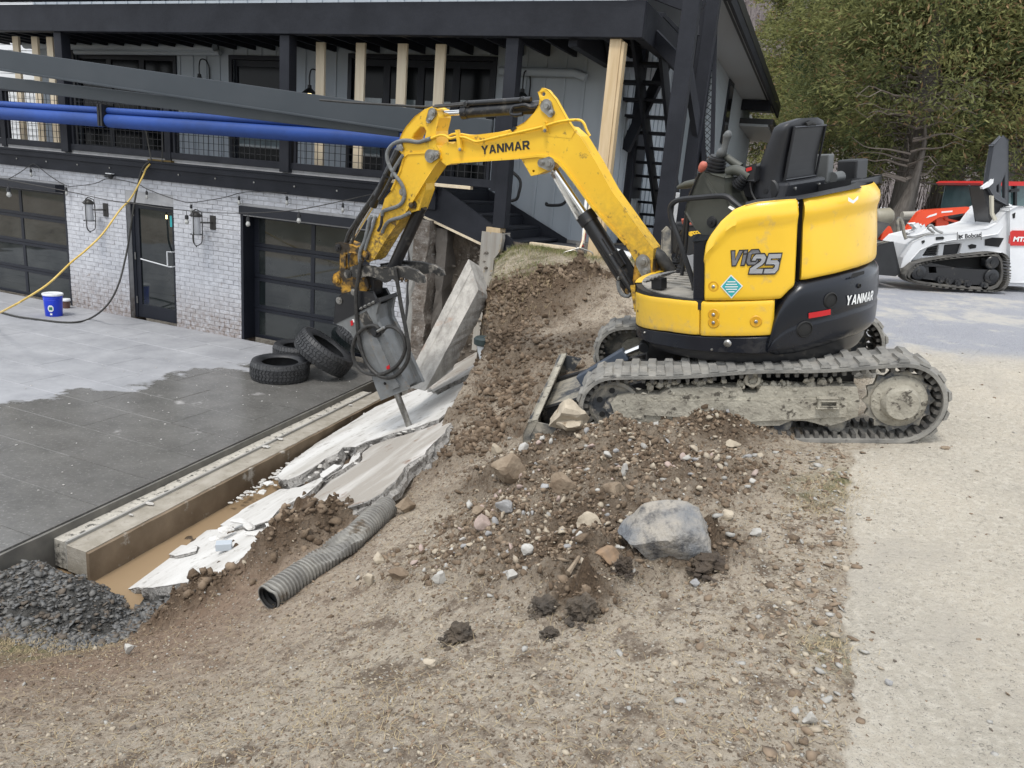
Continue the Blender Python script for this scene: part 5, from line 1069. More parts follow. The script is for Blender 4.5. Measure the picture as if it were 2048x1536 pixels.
def drop(p, q, rp, rq, y0=None, th=.014, name='pin_plate', m=m_steel):      # teardrop pin retainer
    y0 = yn+.003 if y0 is None else y0; a, b = FM.hit(*p, 1, y0), FM.hit(*q, 1, y0); a, b = a[[0, 2]], b[[0, 2]]
    d = b-a; t0 = math.atan2(d[1], d[0]); P = [tuple(a+rp*np.array([math.cos(t), math.sin(t)])) for t in np.linspace(t0+math.pi/2, t0+3*math.pi/2, 9)]+[tuple(b+rq*np.array([math.cos(t), math.sin(t)])) for t in np.linspace(t0-math.pi/2, t0+math.pi/2, 7)]
    MB().prism(FM, P, 1, y0, y0+th).build(name, m, ex, bev=.003); fcap(*p, rp*.62, y0+th, .02); fcap(*q, rq*.62, y0+th, .02)
drop((1094, 212), (1102, 225), .045, .03); drop((1099, 327), (1084, 326), .048, .03); drop((1287, 524), (1292, 543), .055, .04, .072); drop((862, 312), (874, 309), .05, .032, yn+.016)
drop((866, 226), (859, 240), .036, .022, yn+.010); drop((802, 294), (805, 297), .034, .02, yn+.005)
arm_px = [(849, 221), (864, 215), (875, 220), (879, 236), (873, 262), (874, 290), (880, 300), (882, 318), (870, 333), (851, 362), (816, 420), (776, 474), (748, 520), (738, 524), (728, 514), (719, 492), (740, 466), (765, 420), (771, 398), (784, 381), (803, 342), (808, 312), (800, 302), (798, 283), (803, 270), (813, 253), (831, 232)]
hole = [(841, 254), (848, 255), (852, 263), (848, 278), (832, 281), (824, 277), (828, 268)]
arm = plate('arm', m_yarm, arm_px, -yn+.004, yn+.008, [hole], ref=yn+.008, bev=.008)
plate('arm_rib', m_yarm, [(808, 311), (815, 305), (862, 302), (862, 306), (816, 309), (810, 315), (802, 343), (785, 381), (782, 380), (799, 342)], yn+.007, yn+.016, ref=yn+.008, bev=.002)
# text on the boom
def flat_text(name, m, txt, bl_, br_, tl_, y, **k):
    a, b, c = FM.hit(*bl_, 1, y), FM.hit(*br_, 1, y), FM.hit(*tl_, 1, y)
    return text_map(name, m, txt, lambda s, t: FM.w(a+(b-a)*s+(c-a)*t), ex, **k)
a_, b_, c_ = FM.hit(963, 309, 1, yn+.003), FM.hit(1060, 298, 1, yn+.003), FM.hit(962, 292, 1, yn+.003)
block_text('maker_lettering', m_dkp, 'YANMAR', lambda s, t: FM.w(a_+(b_-a_)*s+(c_-a_)*t), gap=.12)
# hydraulic cylinders
def hyd(p, q, r, y=0, name='cylinder_barrel', m=m_blkp, caps=True):
    a, b = FM.hit(*p, 1, y), FM.hit(*q, 1, y); a, b = FM.w(a), FM.w(b); d = (b-a)/np.linalg.norm(b-a)
    L = np.linalg.norm(b-a); prof = [(r, 0), (r, L-.05), (r*1.12, L-.05), (r*1.12, L), (r*.5, L)] if caps else [(r, 0), (r, L)]
    return MB().lathe(a, d, prof, 20).build(name, m, ex, smooth=True)
hyd((1090, 213), (925, 225), .046); hyd((925, 225), (875, 228), .022, name='cylinder_rod', m=m_chr); hyd((882, 228), (866, 227), .036, name='rod_eye', caps=False)
hyd((1062, 199), (935, 207), .02, y=.03, name='steel_line', caps=False); hyd((935, 206), (870, 212), .011, y=.03, name='hose', m=m_hose, caps=False)
MB().tube([FM.w(FM.hit(x, y, 1, .075)) for x, y in [(1075, 213), (1062, 214), (1050, 210), (1036, 212), (1027, 214), (1022, 226), (1030, 230), (1045, 228)]], .014, 8, smooth=4).build('steel_line', m_blkp, ex, smooth=True)
for x, y in ((937, 208), (1047, 200)): fcap(x, y, .026, .02, .05, m_blkp, name='line_clamp')
MB().tube([FM.w(FM.hit(x, y, 1, .04)) for x, y in [(640, 200), (700, 205), (770, 209), (830, 213), (872, 214), (900, 212), (930, 209)]], .010, 6).build('hose', m_hose, ex, smooth=True)
hyd((1270, 588), (1173, 433), .062); hyd((1173, 433), (1108, 338), .027, name='cylinder_rod', m=m_chr, caps=False); hyd((1180, 445), (1168, 428), .072, name='gland', caps=False)
a, b = FM.w(FM.hit(1105, 345, 1, .045)), FM.w(FM.hit(1158, 438, 1, .045)); MB().bar(a, b, .012, .075, up=FM.M[:, 1]).build('rod_guard', mat('scuffed_guard', (.62, .62, .6), .35, .6, c2=(.15, .13, .11), ns=12, lo=.5, hi=.6), ex, bev=.003)
hyd((1262, 580), (1200, 480), .022, y=.085, name='steel_line', caps=False); fcap(1222, 509, .014, .075); fcap(1239, 556, .014, .075)
plate('cylinder_clamp', m_blkp, [(1213, 517), (1229, 503), (1246, 530), (1232, 543)], .03, .075, ref=.075)
MB().tube([FM.w(FM.hit(x, y, 1, .09)) for x, y in [(1236, 562), (1238, 578), (1246, 590), (1256, 592), (1262, 586)]], .014, 8, smooth=4).build('hose', m_sleeve, ex, smooth=True); fcap(1259, 581, .03, .06, .04, m_greasy)
plate('hose_cover', m_blk, [(1236, 503), (1243, 499), (1272, 545), (1270, 560), (1262, 556)], .0, .02, ref=.02)
# arm cylinder to the bucket link, its parallel hoses and thumb cylinder
hyd((797, 300), (745, 412), .034, y=.0); hyd((745, 412), (690, 503), .017, y=.0, name='cylinder_rod', m=m_chr, caps=False)
hyd((772, 352), (754, 392), .03, y=.05, name='cylinder_barrel', caps=False)
for pts, r, mm in [([(799, 300), (760, 372), (715, 440), (697, 470), (690, 500)], .020, m_hose), ([(806, 310), (790, 335), (783, 355)], .014, m_sleeve), ([(783, 355), (770, 380), (758, 400)], .014, m_hose), ([(778, 345), (740, 410), (712, 452), (706, 480), (698, 500)], .012, m_hose),
    ([(744, 432), (738, 445), (730, 480), (722, 498), (719, 515), (722, 535)], .016, m_sleeve), ([(722, 520), (716, 560), (712, 590), (714, 640), (720, 690), (736, 730), (762, 753), (790, 752), (812, 728), (818, 700), (812, 660), (802, 610), (794, 560), (790, 535)], .018, m_hose),
    ([(758, 657), (748, 651), (730, 655), (713, 672), (705, 700), (712, 728), (732, 746), (765, 748), (795, 730), (810, 700), (806, 672), (790, 656), (774, 654), (764, 664)], .017, m_hose),
    ([(861, 277), (848, 281), (835, 284), (812, 281), (792, 285), (779, 296), (774, 311), (778, 330), (790, 350), (803, 368), (809, 386), (806, 402), (796, 412), (775, 419), (766, 423), (764, 432)], .016, m_sleeve),
    ([(820, 425), (803, 434), (785, 439), (775, 445), (767, 458), (765, 466)], .015, m_sleeve), ([(764, 432), (762, 450), (756, 462)], .013, m_blkp), ([(752, 432), (746, 452), (736, 480), (730, 500)], .013, m_sleeve)]:
    yy = .10 if mm is m_sleeve else (.02 if pts[0][0] > 790 or pts[0][0] == 778 else .15)
    MB().tube([FM.w(FM.hit(x, y, 1, yy)) for x, y in pts], r, 8, smooth=5).build('hose', mm, ex, smooth=True)
for x, y in ((757, 387), (806, 384)): fcap(x, y, .03, .075 if x > 800 else .03, .03, m_steel, name='hose_clamp')
hyd((838, 424), (782, 545), .052, y=-.01); hyd((845, 412), (833, 432), .045, y=.0, name='cylinder_eye', caps=False); fcap(828, 409, .036, .05, .05, m_greasy, name='cylinder_pin')
plate('thumb_lug', m_yarm, [(851, 362), (852, 380), (838, 420), (820, 425), (818, 412), (835, 385)], -.06, .06, ref=.06)
# bucket link
def link(px, y0, y1, m=m_greasy, name='link', ref=None): return plate(name, m, px, y0, y1, bev=.008, ref=ref)
link([(672, 488), (682, 485), (706, 492), (728, 499), (730, 510), (705, 505), (684, 507), (674, 503)], -.07, .07); link([(681, 500), (690, 500), (692, 568), (680, 566)], .05, .075); link([(703, 502), (710, 502), (704, 545), (696, 548)], -.07, -.04)
link([(716, 500), (724, 500), (712, 540), (700, 556), (690, 560), (700, 535)], -.03, .03); fcap(677, 495, .032, .072, .03, m_blkp, name='link_pin'); fcap(735, 510, .045, .08, .03, m_greasy, name='arm_pin')
for y0, y1 in ((.055, .085), (-.085, -.055)): link([(668, 548), (680, 541), (695, 545), (708, 536), (722, 540), (735, 560), (738, 575), (728, 588), (712, 583), (697, 588), (684, 588), (681, 575), (668, 570), (664, 560)], y0, y1, name='quick_hitch', ref=.085)
link([(690, 545), (735, 540), (750, 560), (748, 590), (720, 600), (700, 585)], -.055, .055, m_blkp, 'hitch_body'); fcap(675, 559, .042, .086, .03, m_greasy, name='hitch_pin'); fcap(697, 546, .035, .086, .025, m_blkp, name='hitch_pin')
for k in range(3): MB().cyl(FM.w(FM.hit(722, 581+k*8, 1, .05)), FM.w(FM.hit(742, 578+k*8, 1, .05)), .013).build('hitch_spring_rod', m_steel, ex, smooth=True)
# thumb: two curved jaws
jaw = [(700, 534), (712, 530), (745, 533), (765, 540), (790, 533), (812, 535), (832, 541), (845, 553), (848, 566), (838, 566), (822, 560), (806, 556), (798, 562), (782, 558), (770, 566), (752, 556), (735, 552), (720, 556), (704, 554), (698, 545)]
m_jaw = m_thumb
plate('thumb_jaw', m_jaw, jaw, .10, .135, ref=.135)
jaw2 = [(760, 528), (800, 522), (840, 524), (868, 531), (884, 541), (887, 551), (878, 553), (868, 546), (845, 548), (815, 545), (785, 540), (765, 540)]
plate('thumb_jaw', m_jaw, jaw2, -.135, -.10, ref=-.10); plate('thumb_bridge', m_jaw, [(745, 537), (790, 536), (805, 545), (795, 552), (760, 552)], -.099, .099, ref=.099); fcap(696, 548, .04, .136, .02, m_thumb)
q = MB()
for k in range(34): p = FM.hit(rng.uniform(760, 815), rng.uniform(554, 562), 1, rng.uniform(.09, .14)); q.rock(FM.w(p), (.012, .012, .014), k, 1)
q.build('soil_crumbs', mat('wet_soil_crumb', (.12, .085, .055), .95), ex, kind='stuff')
# hydraulic breaker
for y0, y1 in ((.085, .105), (-.105, -.085)): plate('breaker_bracket', m_blkp, [(672, 596), (684, 588), (705, 582), (745, 585), (752, 598), (757, 604), (668, 642)], y0, y1, ref=.105, bev=.004)
fcap(679, 601, .034, .106, .02); fcap(708, 584, .03, .106, .02)
plate('mounting_plate', m_blkp, [(667, 640), (757, 596), (759, 604), (669, 648)], -.13, .13, ref=.13)
for k in range(4): fcap(724+k*8, 616-k*4, .013, .131, .03, m_steel, name='mounting_bolt')
shell = [(667, 646), (757, 605), (753, 628), (755, 645), (766, 666), (782, 702), (802, 745), (817, 778), (797, 786), (762, 800), (752, 775), (743, 750), (728, 718), (713, 688), (702, 666), (686, 652)]
for y0, y1 in ((.095, .125), (-.125, -.095)): plate('breaker_side_plate', m_brk, shell, y0, y1, ref=.125, bev=.005)
plate('breaker_core', m_brk, [(712, 630), (750, 612), (753, 640), (764, 668), (810, 775), (768, 792), (720, 690)], -.0945, .0945, ref=.0945)
plate('dark_recess_plate', m_thumb, [(717, 631), (733, 622), (756, 664), (748, 672), (738, 668)], .126, .130, ref=.126, bev=.002)
fcap(754, 663, .05, .13, .05, m_blk, name='hose_port'); MB().cyl(FM.w(FM.hit(754, 663, 1, .16)), FM.w(FM.hit(768, 655, 1, .18)), .013).build('hose_fitting', m_steel, ex, smooth=True)
plate('side_rib', m_brk, [(738, 680), (754, 672), (800, 772), (786, 778)], .126, .142, ref=.13, bev=.005)
fcap(770, 767, .014, .126, .006, m_pin2); plate('red_tag', m_rfl, [(773, 733), (779, 729), (780, 737), (774, 739)], .143, .147, ref=.143, bev=0); plate('red_tag', m_rfl, [(701, 642), (706, 640), (707, 650), (702, 652)], .126, .129, ref=.126, bev=0); plate('white_tag', m_wht, [(704, 639), (708, 638), (709, 644), (705, 646)], .1265, .1275, ref=.126, bev=0)
a, b = FM.w(FM.hit(794, 788, 1, 0)), FM.w(FM.hit(821, 859, 1, 0)); MB().lathe(a, (b-a)/np.linalg.norm(b-a), [(.03, -.05), (.03, np.linalg.norm(b-a)*.93), (.016, np.linalg.norm(b-a)*1.0), (0, np.linalg.norm(b-a))], 16).build('chisel', m_steel, ex, smooth=True)
# yellow pipes on the boom
for pts, y in [([(862, 277), (872, 273), (882, 270), (892, 272), (900, 277), (914, 274), (930, 275), (945, 281), (958, 283), (1000, 273), (1075, 256), (1112, 245), (1135, 241), (1158, 240), (1168, 247), (1173, 260), (1180, 272)], yn+.02),
               ([(898, 272), (908, 268), (925, 269), (950, 272), (1000, 266), (1070, 250), (1100, 247)], yn-.02)]:
    MB().tube([FM.w(FM.hit(a_, b_, 1, y)) for a_, b_ in pts], .0095, 8, smooth=3).build('steel_pipe', m_yarm, ex, smooth=True)
for p in [((1088, 252), (1090, 262)), ((914, 268), (920, 300))]:
    plate('pipe_clip', m_yarm, [(p[0][0]-3, p[0][1]-8), (p[0][0]+3, p[0][1]-8), (p[1][0]+3, p[1][1]), (p[1][0]-3, p[1][1])], yn+.012, yn+.034, ref=yn+.03, bev=.002); fcap(p[1][0], p[1][1]-1, .013, yn+.035, .012)
plate('boom_clamp_slot', m_blk, [(1022, 259), (1030, 253), (1034, 256), (1026, 263)], yn-.05, yn+.006, ref=yn, bev=.002)
# rubber boot and hoses at the boom foot
q = MB(); q.tube([FM.w(FM.hit(x, y, 1, -.02)) for x, y in [(1306, 505), (1318, 515), (1330, 528), (1345, 545)]], [.05, .055, .05, .04], 10, smooth=3); q.build('hose_bundle', m_hose, ex, smooth=True)
# --- operator's station
def tubeU(name, m, px, y, r, ax=1, n=8, sm=4): return MB().tube([FU.w(FU.hit(a_, b_, ax, y if np.isscalar(y) else y[i])) for i, (a_, b_) in enumerate(px)], r, n, smooth=sm).build(name, m, ex, smooth=True)
def plU(name, m, px, y0, y1, ax=1, ref=None, bev=.01, **k): 
    ref = y1 if ref is None else ref
    return MB().prism(FU, FU.tr(px, ax, ref), ax, y0, y1).build(name, m, ex, bev=bev, seg=3, smooth=bool(k.get('smooth')))
hr_ = [(1391, 592), (1389, 578), (1385, 560), (1372, 522), (1358, 480), (1345, 445), (1341, 425), (1342, 412), (1352, 402), (1368, 398), (1400, 395), (1438, 392), (1455, 394), (1468, 404), (1483, 416)]
th0 = FU.cyl(1391, 592, RB-.03)[0]; yv = [(RB-.03)*math.sin(th0)]*12+[.60, .60, .60]
tubeU('grab_rail', m_blk, hr_, .50, .0165, sm=5)
tubeU('grab_rail', m_blk, [(1366, 560), (1362, 520), (1370, 450), (1376, 410)], -.1, .014); tubeU('grab_rail', m_blk, [(1382, 400), (1376, 440), (1371, 500), (1362, 560)], .12, .012)
cons = [(1399, 350), (1407, 344), (1428, 349), (1450, 355), (1453, 388), (1460, 408), (1477, 420), (1460, 438), (1440, 456), (1420, 472), (1405, 466), (1392, 454), (1380, 440), (1372, 425), (1376, 404), (1386, 384)]
plU('control_console', m_olive, cons, .24, .42, bev=.02); q = FU.hit(1424, 444, 1, .421); MB().lathe(FU.w(q), FU.M[:, 1], [(.035, 0), (.03, .012), (.012, .014), (.01, .02), (0, .02)], 18).build('console_knob', m_blk, ex, smooth=True)
plU('console_rib', m_olive, [(1404, 352), (1410, 352), (1430, 384), (1438, 392), (1430, 393), (1424, 386)], .421, .428, bev=.004)
# bellows and joystick
def bell(base, tip, r0, r1, n, y, m=m_blk, name='bellows'):
    a, b = FU.w(FU.hit(*base, 1, y)), FU.w(FU.hit(*tip, 1, y)); L = np.linalg.norm(b-a); pr = []
    for i in range(n): t = i/n; r = r0+(r1-r0)*t; pr += [(r, L*t), (r, L*(t+.45/n)), (r*.8, L*(t+.6/n)), (r*.8, L*(t+.95/n))]
    pr.append((0, L)); MB().lathe(a, (b-a)/L, pr, 22).build(name, m, ex, smooth=True)
bell((1425, 350), (1436, 312), .082, .05, 6, .33); m_bell = m_blk
tubeU('joystick', m_grip, [(1437, 312), (1446, 302), (1450, 292), (1453, 278), (1455, 268), (1453, 263)], .33, [.020, .030, .022, .019, .021, .027, .024, .01], n=12)
tubeU('joystick_bracket', m_olive, [(1438, 308), (1452, 314), (1468, 325), (1482, 334)], .30, .022, n=10)
tubeU('armrest', m_olive, [(1456, 344), (1470, 340), (1485, 345), (1500, 354)], .34, .03, n=12); tubeU('armrest', m_olive, [(1500, 345), (1515, 336), (1530, 327)], .1, .02, n=10)
plU('control_box', m_blk, [(1494, 336), (1510, 331), (1510, 362), (1490, 358)], .27, .36); plU('red_switch', m_red, [(1492, 337), (1502, 334), (1503, 340), (1493, 343)], .361, .365, bev=.001)
bell((1475, 372), (1492, 352), .04, .03, 5, .35); tubeU('cable', m_hose, [(1500, 362), (1502, 380), (1508, 395), (1515, 404)], .34, .006)
tubeU('lever_rod', m_blkp, [(1378, 395), (1388, 370), (1399, 345)], .46, .007); tubeU('lever_knob', m_pink, [(1400, 343), (1406, 332), (1409, 324)], .46, [.012, .024, .024, .014], n=12, sm=5)
tubeU('right_armrest', m_olive, [(1355, 375), (1372, 370), (1392, 366)], -.35, [.012, .028, .03], n=10)
plU('seat_pan', m_blk, [(1455, 392), (1460, 380), (1520, 372), (1560, 386), (1560, 400), (1500, 402)], -.2, .22, bev=.02); plU('silver_seat_base', m_gry, [(1462, 375), (1510, 370), (1515, 385), (1466, 392)], -.1, .1, bev=.01)
# seat back: rounded shell leaning slightly back, facing away from the camera
sc_ = FU.hit(1600, 388, 0, -.36); S = FU.sub((-.36, sc_[1], sc_[2]))
lean = -.03; hgt = FU.hit(1606, 236, 0, -.42)[2]-sc_[2]
rows = []
for t in np.linspace(0, 1, 22):
    z = hgt*t; wy = (.245-.02*t)*(1-.40*max(0, (t-.86)/.14)**3.0) if t < .999 else .10; x0 = lean*t; th = .19-.09*t; th *= (1 if t < .9 else 1-.6*((t-.9)/.1)**2)
    ring = []
    for a in np.linspace(0, 2*math.pi, 33)[:-1]:
        c, s = math.cos(a), math.sin(a); e = .45
        ring.append((x0+th/2+abs(c)**e*np.sign(c)*th/2+.05*math.cos(math.pi*(t-.3))*.4, abs(s)**e*np.sign(s)*wy, z))
    rows.append(ring+[ring[0]])
q = MB(); q.grid(S.w(rows)); L = S.w(rows[-1][:-1]); q.add(L, [tuple(range(32))]); q.build('seat_back', m_seat, ex, smooth=True)
bkp = lambda y, t, d: S.w((lean*t-.018-d+.05*math.cos(math.pi*(t-.3))*.4+.01, y, hgt*t))
q = MB(); q.grid([[bkp(y, t, .0) for y in np.linspace(-.175, .175, 5)] for t in np.linspace(.24, .88, 8)]); q.build('seat_back_panel', m_blk, ex, bev=.003)
q = MB(); q.tube([bkp(-.18, .22, .004), bkp(-.178, .89, .004), bkp(.178, .89, .004), bkp(.18, .22, .004)], .008, 6, closed=True); q.build('panel_rim', m_seat, ex, smooth=True)
q = MB(); q.tube([bkp(-.05, .91, -.002), bkp(0, .93, -.002), bkp(.05, .91, -.002)], .014, 8); q.build('seat_slot', m_pin2, ex, smooth=True)
MB().hexa([S.w(p) for p in [(-.03, -.235, -.02), (.1, -.235, -.02), (.1, .235, -.02), (-.03, .235, -.02), (-.05, -.22, hgt*.2), (.08, -.22, hgt*.2), (.08, .22, hgt*.2), (-.05, .22, hgt*.2)]]).build('seat_back_base', m_seat, ex, bev=.02)
for y in (-.14, .14): MB().lathe(S.w((-.042, y, hgt*.1)), -S.M[:, 0], [(.01, 0), (.01, .006), (0, .008)], 8).build('bolt', m_steel, ex)
c = FU.hit(1535, 381, 1, .30); MB().lathe(FU.w(c)-FU.M[:, 1]*.04, FU.M[:, 1], [(.07, 0), (.072, .04), (.064, .05), (.015, .052), (.014, .06), (0, .06)], 28).build('recliner_disc', m_blk, ex, smooth=True)
plU('seat_cushion', m_seat, [(1462, 366), (1540, 352), (1556, 378), (1540, 396), (1470, 385)], -.24, .24, bev=.03)
# boxes at the rear right
def boxU(name, m, c, x, size, bev=.008, **k):            # c: photographed centre, on plane x
    q = FU.hit(*c, 0, x); h = np.array(size)/2; return MB().box(FU, q-h, q+h).build(name, m, ex, bev=bev)
boxU('grey_canister', m_grip, (1646, 337), -.30, (.10, .075, .17)); boxU('rear_lamp_box', m_blk, (1704, 346), -.36, (.13, .16, .17), .012)
c = FU.hit(1664, 356, 0, -.36); MB().cyl(FU.w(c), FU.w(c+(0, -.11, 0)), .035).build('filler_cap', m_grip, ex, smooth=True)
plU('rear_tray', m_blk, [(1640, 372), (1700, 362), (1700, 378), (1640, 388)], -.45, -.05)
# pedals and floor levers
for c, s in (((1318, 549), 1), ((1420, 590), 0)):
    if s:
        q = FU.hit(*c, 2, zf+.10); 
        for k in range(5): MB().bar(FU.w(q+(-.06+k*.03, -.07, .01-k*.012)), FU.w(q+(-.06+k*.03, .07, .01-k*.012)), .022, .012).build('pedal_bar', m_steel, ex, bev=.002)
        MB().box(FU, q+(-.04, -.03, -.09), q+(.04, .03, -.02)).build('pedal_base', m_blk, ex, bev=.005)
bell((1361, 560), (1362, 530), .06, .02, 6, .0); bell((1350, 540), (1352, 515), .045, .015, 5, -.12)
tubeU('travel_lever', m_blkp, [(1362, 530), (1364, 500), (1352, 460)], .0, .01); tubeU('travel_lever', m_blkp, [(1352, 515), (1362, 470), (1380, 440)], -.12, .01)
plU('foot_rest', m_gry, [(1372, 512), (1388, 512), (1390, 540), (1382, 540)], .0, .16, bev=.004)
# ------------------------------------------------------------------ compact track loader (white) behind the excavator
class PlaneFr:                                          # upright plane y = Y, facing the camera
    def __init__(s, Y): s.Y = Y
    def pts(s, px, Y=None): return [tuple(aty(x, y, Y or s.Y)[[0, 2]]) for x, y in px]
def plate2(name, m, px, Y, d, parent, holes=(), bev=.01, ref=None, label=None):
    P = PlaneFr(ref or Y); return MB().prism(FW, P.pts(px), 1, Y, Y+d, [P.pts(h) for h in holes]).build(name, m, parent, bev=bev, label=label)
LY = 9.3
ld = thing('compact_track_loader', 'white compact track loader with upright black rear platform parked behind the excavator', 'track loader', aty(1900, 575, LY))
fr_px = [(1800, 545), (1808, 520), (1822, 490), (1836, 478), (1870, 468), (1915, 464), (1960, 458), (1990, 450), (2003, 432), (2020, 414), (2048, 413), (2100, 415), (2100, 575), (2018, 570), (2014, 520), (2004, 505), (1960, 506), (1890, 515), (1850, 520), (1822, 535), (1812, 548), (1806, 552)]
plate2('body_frame', m_white, fr_px, LY+.02, .75, ld, holes=[[(1845, 512), (1855, 496), (1878, 489), (1875, 512)], [(1889, 490), (1924, 487), (1918, 508), (1886, 511)]], bev=.012)
plate2('rear_cowl', m_white, [(2018, 420), (2034, 412), (2100, 415), (2100, 565), (2022, 562), (2018, 500)], LY-.02, .8, ld, bev=.02)
plate2('lift_arm', m_white, [(1798, 545), (1806, 515), (1826, 484), (1850, 472), (1915, 466), (1975, 457), (1998, 447), (2006, 452), (1995, 468), (1960, 474), (1905, 480), (1868, 486), (1840, 500), (1822, 520), (1810, 546)], LY-.06, .075, ld, bev=.008)
plate2('side_stripe', m_white, [(1914, 465), (1962, 460), (1962, 472), (1914, 480)], LY-.066, .005, ld, bev=0)
plate2('arm_pivot', m_mudst, [(1797, 538), (1806, 536), (1808, 550), (1798, 552)], LY-.075, .1, ld)
plate2('red_nameplate', m_red, [(2020, 465), (2026, 461), (2100, 462), (2100, 492), (2022, 491), (2018, 486)], LY-.034, .013, ld, bev=.004)
for px in ([(1970, 479), (1985, 475), (2008, 476), (1998, 494), (1970, 491)], [(1872, 474), (1886, 473), (1889, 476), (1886, 479), (1872, 480)], [(1843, 482), (1849, 480), (1850, 484), (1845, 488)], [(1936, 491), (1944, 488), (1953, 490), (1952, 496), (1940, 498)], [(2025, 428), (2031, 425), (2030, 436), (2026, 437)]): plate2('dark_opening', m_pin2, px, LY-.068 if px[0][0] < 1900 else (LY+.012 if px[0][0] < 2000 else LY-.026), .004, ld, bev=0)
plate2('grille', m_blk, [(1889, 490), (1924, 487), (1918, 508), (1886, 511)], LY+.06, .03, ld)
for k in range(4): plate2('vent_slat', m_blk, [(1848+k*-1, 498+k*4), (1876, 492+k*5), (1876, 494+k*5), (1847-k, 500+k*4)], LY+.05, .04, ld, bev=0)
def word(txt, m, bl_, br_, tl_, Y, parent, **k):
    a, b, c = aty(*bl_, Y), aty(*br_, Y), aty(*tl_, Y); return text_map('lettering', m, txt, lambda s, t: a+(b-a)*s+(c-a)*t, parent, **k)
word('Bobcat', m_dkp, (1930, 477), (1962, 474), (1930, 468), LY-.068, ld, bold=.03); word('MT52', m_wht, (2026, 483), (2062, 484), (2026, 473), LY-.037, ld, bold=.05, shear=.2)
plate2('lynx_mark', m_dkp, [(1917, 469), (1921, 471), (1927, 469), (1924, 473), (1926, 476), (1920, 475), (1922, 478), (1917, 477)], LY-.0695, .003, ld, bev=0)
for x in (1914.5, 1962): plate2('stripe', m_dkp, [(x, 464), (x+1, 464), (x+1, 480), (x, 480)], LY-.069, .003, ld, bev=0)
trk = [(1810, 549), (1816, 540), (1832, 527), (1860, 520), (1900, 514), (1960, 508), (1985, 506), (1998, 509), (2005, 520), (2007, 545), (2004, 562), (1996, 574), (1985, 579), (1960, 579), (1900, 574), (1850, 568), (1825, 563), (1812, 557)]
c0 = np.mean(trk, 0); inner = [tuple(c0+(np.array(p)-c0)*np.array([.955, .86])) for p in trk]
tk = plate2('rubber_track', m_rubi, trk, LY-.22, .2, ld, holes=[inner], bev=.01)
P3 = np.array([aty(x, y, LY-.12) for x, y in trk]); ctr3 = P3.mean(0); Q3 = spline(P3, 4, True); q = MB()
for k in range(0, len(Q3)): 
    d = Q3[k]-ctr3; d /= np.linalg.norm(d); q.box(Fr(np.eye(3), Q3[k]+d*.008), (-.022, -.1, -.008), (.022, .1, .008))
q.build('track_treads', m_rubi, tk, kind='stuff')
plate2('undercarriage_frame', m_blkp, [(1822, 545), (1835, 532), (1870, 528), (1912, 535), (1950, 538), (1985, 540), (2000, 552), (1996, 566), (1980, 570), (1930, 568), (1880, 562), (1835, 556)], LY-.19, .12, ld, holes=[[(1857, 534), (1872, 534), (1873, 546), (1858, 546)]])
plate2('track_backing', m_pin2, inner, LY-.05, .03, ld, bev=0)
for x, y, r in ((1837, 545, 14), (1983, 553, 14), (1984, 525, 13), (1880, 560, 7), (1897, 563, 7), (1915, 566, 7), (1934, 568, 8), (1968, 572, 8)):
    c = aty(x, y, LY-.2); MB().lathe(c, (0, -1, 0), [(r/163, -.1), (r/163, .01), (r/190, .02), (r/400, .02), (r/400, .03), (0, .03)], 18).build('wheel', m_blkp, ld, smooth=True)
plate2('rear_platform', mat('dark_grey_guard', (.06, .065, .075), .45, c2=(.075, .08, .09), ns=3), [(1987, 290), (2006, 273), (2016, 280), (2016, 412), (1990, 398), (1974, 372), (1978, 345)], LY+.1, .07, ld, holes=[[(2003, 368), (2010, 352), (2010, 398), (2003, 392)], [(1994, 372), (1998, 368), (1998, 386), (1994, 384)]], bev=.015)
plate2('platform_bracket', m_blkp, [(1966, 372), (1985, 376), (2018, 412), (2000, 440), (1980, 448), (1975, 420)], LY+.15, .3, ld)
plate2('grab_tube', mat('cream_tube', (.5, .47, .38), .5), [(1982, 392), (1987, 392), (1988, 425), (1994, 438), (1990, 441), (1983, 428)], LY+.02, .03, ld); plate2('mirror_plate', m_white, [(1965, 374), (1987, 358), (1986, 366), (1978, 373), (1966, 378)], LY+.05, .05, ld, bev=.003)
q = MB(); q.tube([aty(x, y, LY-.03) for x, y in [(1812, 478), (1815, 474), (1830, 474), (1855, 468), (1868, 466), (1856, 456), (1862, 450), (1872, 460), (1885, 466)]], .014, 8, smooth=4); q.build('hydraulic_hose', m_steel, ld, smooth=True)
q = MB(); q.tube([aty(x, y, LY-.02) for x, y in [(1812, 478), (1808, 466), (1806, 450), (1802, 440), (1796, 437), (1795, 450), (1797, 462)]], .02, 8, smooth=4); q.build('curved_tube', m_mudst, ld, smooth=True)
plate2('coupler_casting', m_white, [(1824, 448), (1836, 447), (1842, 452), (1848, 450), (1852, 458), (1842, 466), (1820, 470), (1816, 466), (1828, 462), (1832, 456)], LY-.05, .08, ld)
plate2('bucket_side', m_blk, [(1742, 494), (1775, 486), (1786, 484), (1797, 548), (1790, 552), (1748, 549), (1735, 540)], LY-.15, .04, ld, bev=.008); plate2('bucket_back', m_blk, [(1778, 484), (1786, 484), (1800, 545), (1792, 551)], LY-.11, .9, ld); plate2('bucket_floor', m_blk, [(1735, 545), (1792, 548), (1792, 551), (1735, 549)], LY-.11, .9, ld); plate2('bucket_lip', m_mudst, [(1740, 488), (1775, 484), (1776, 490), (1742, 496)], LY-.11, .9, ld)
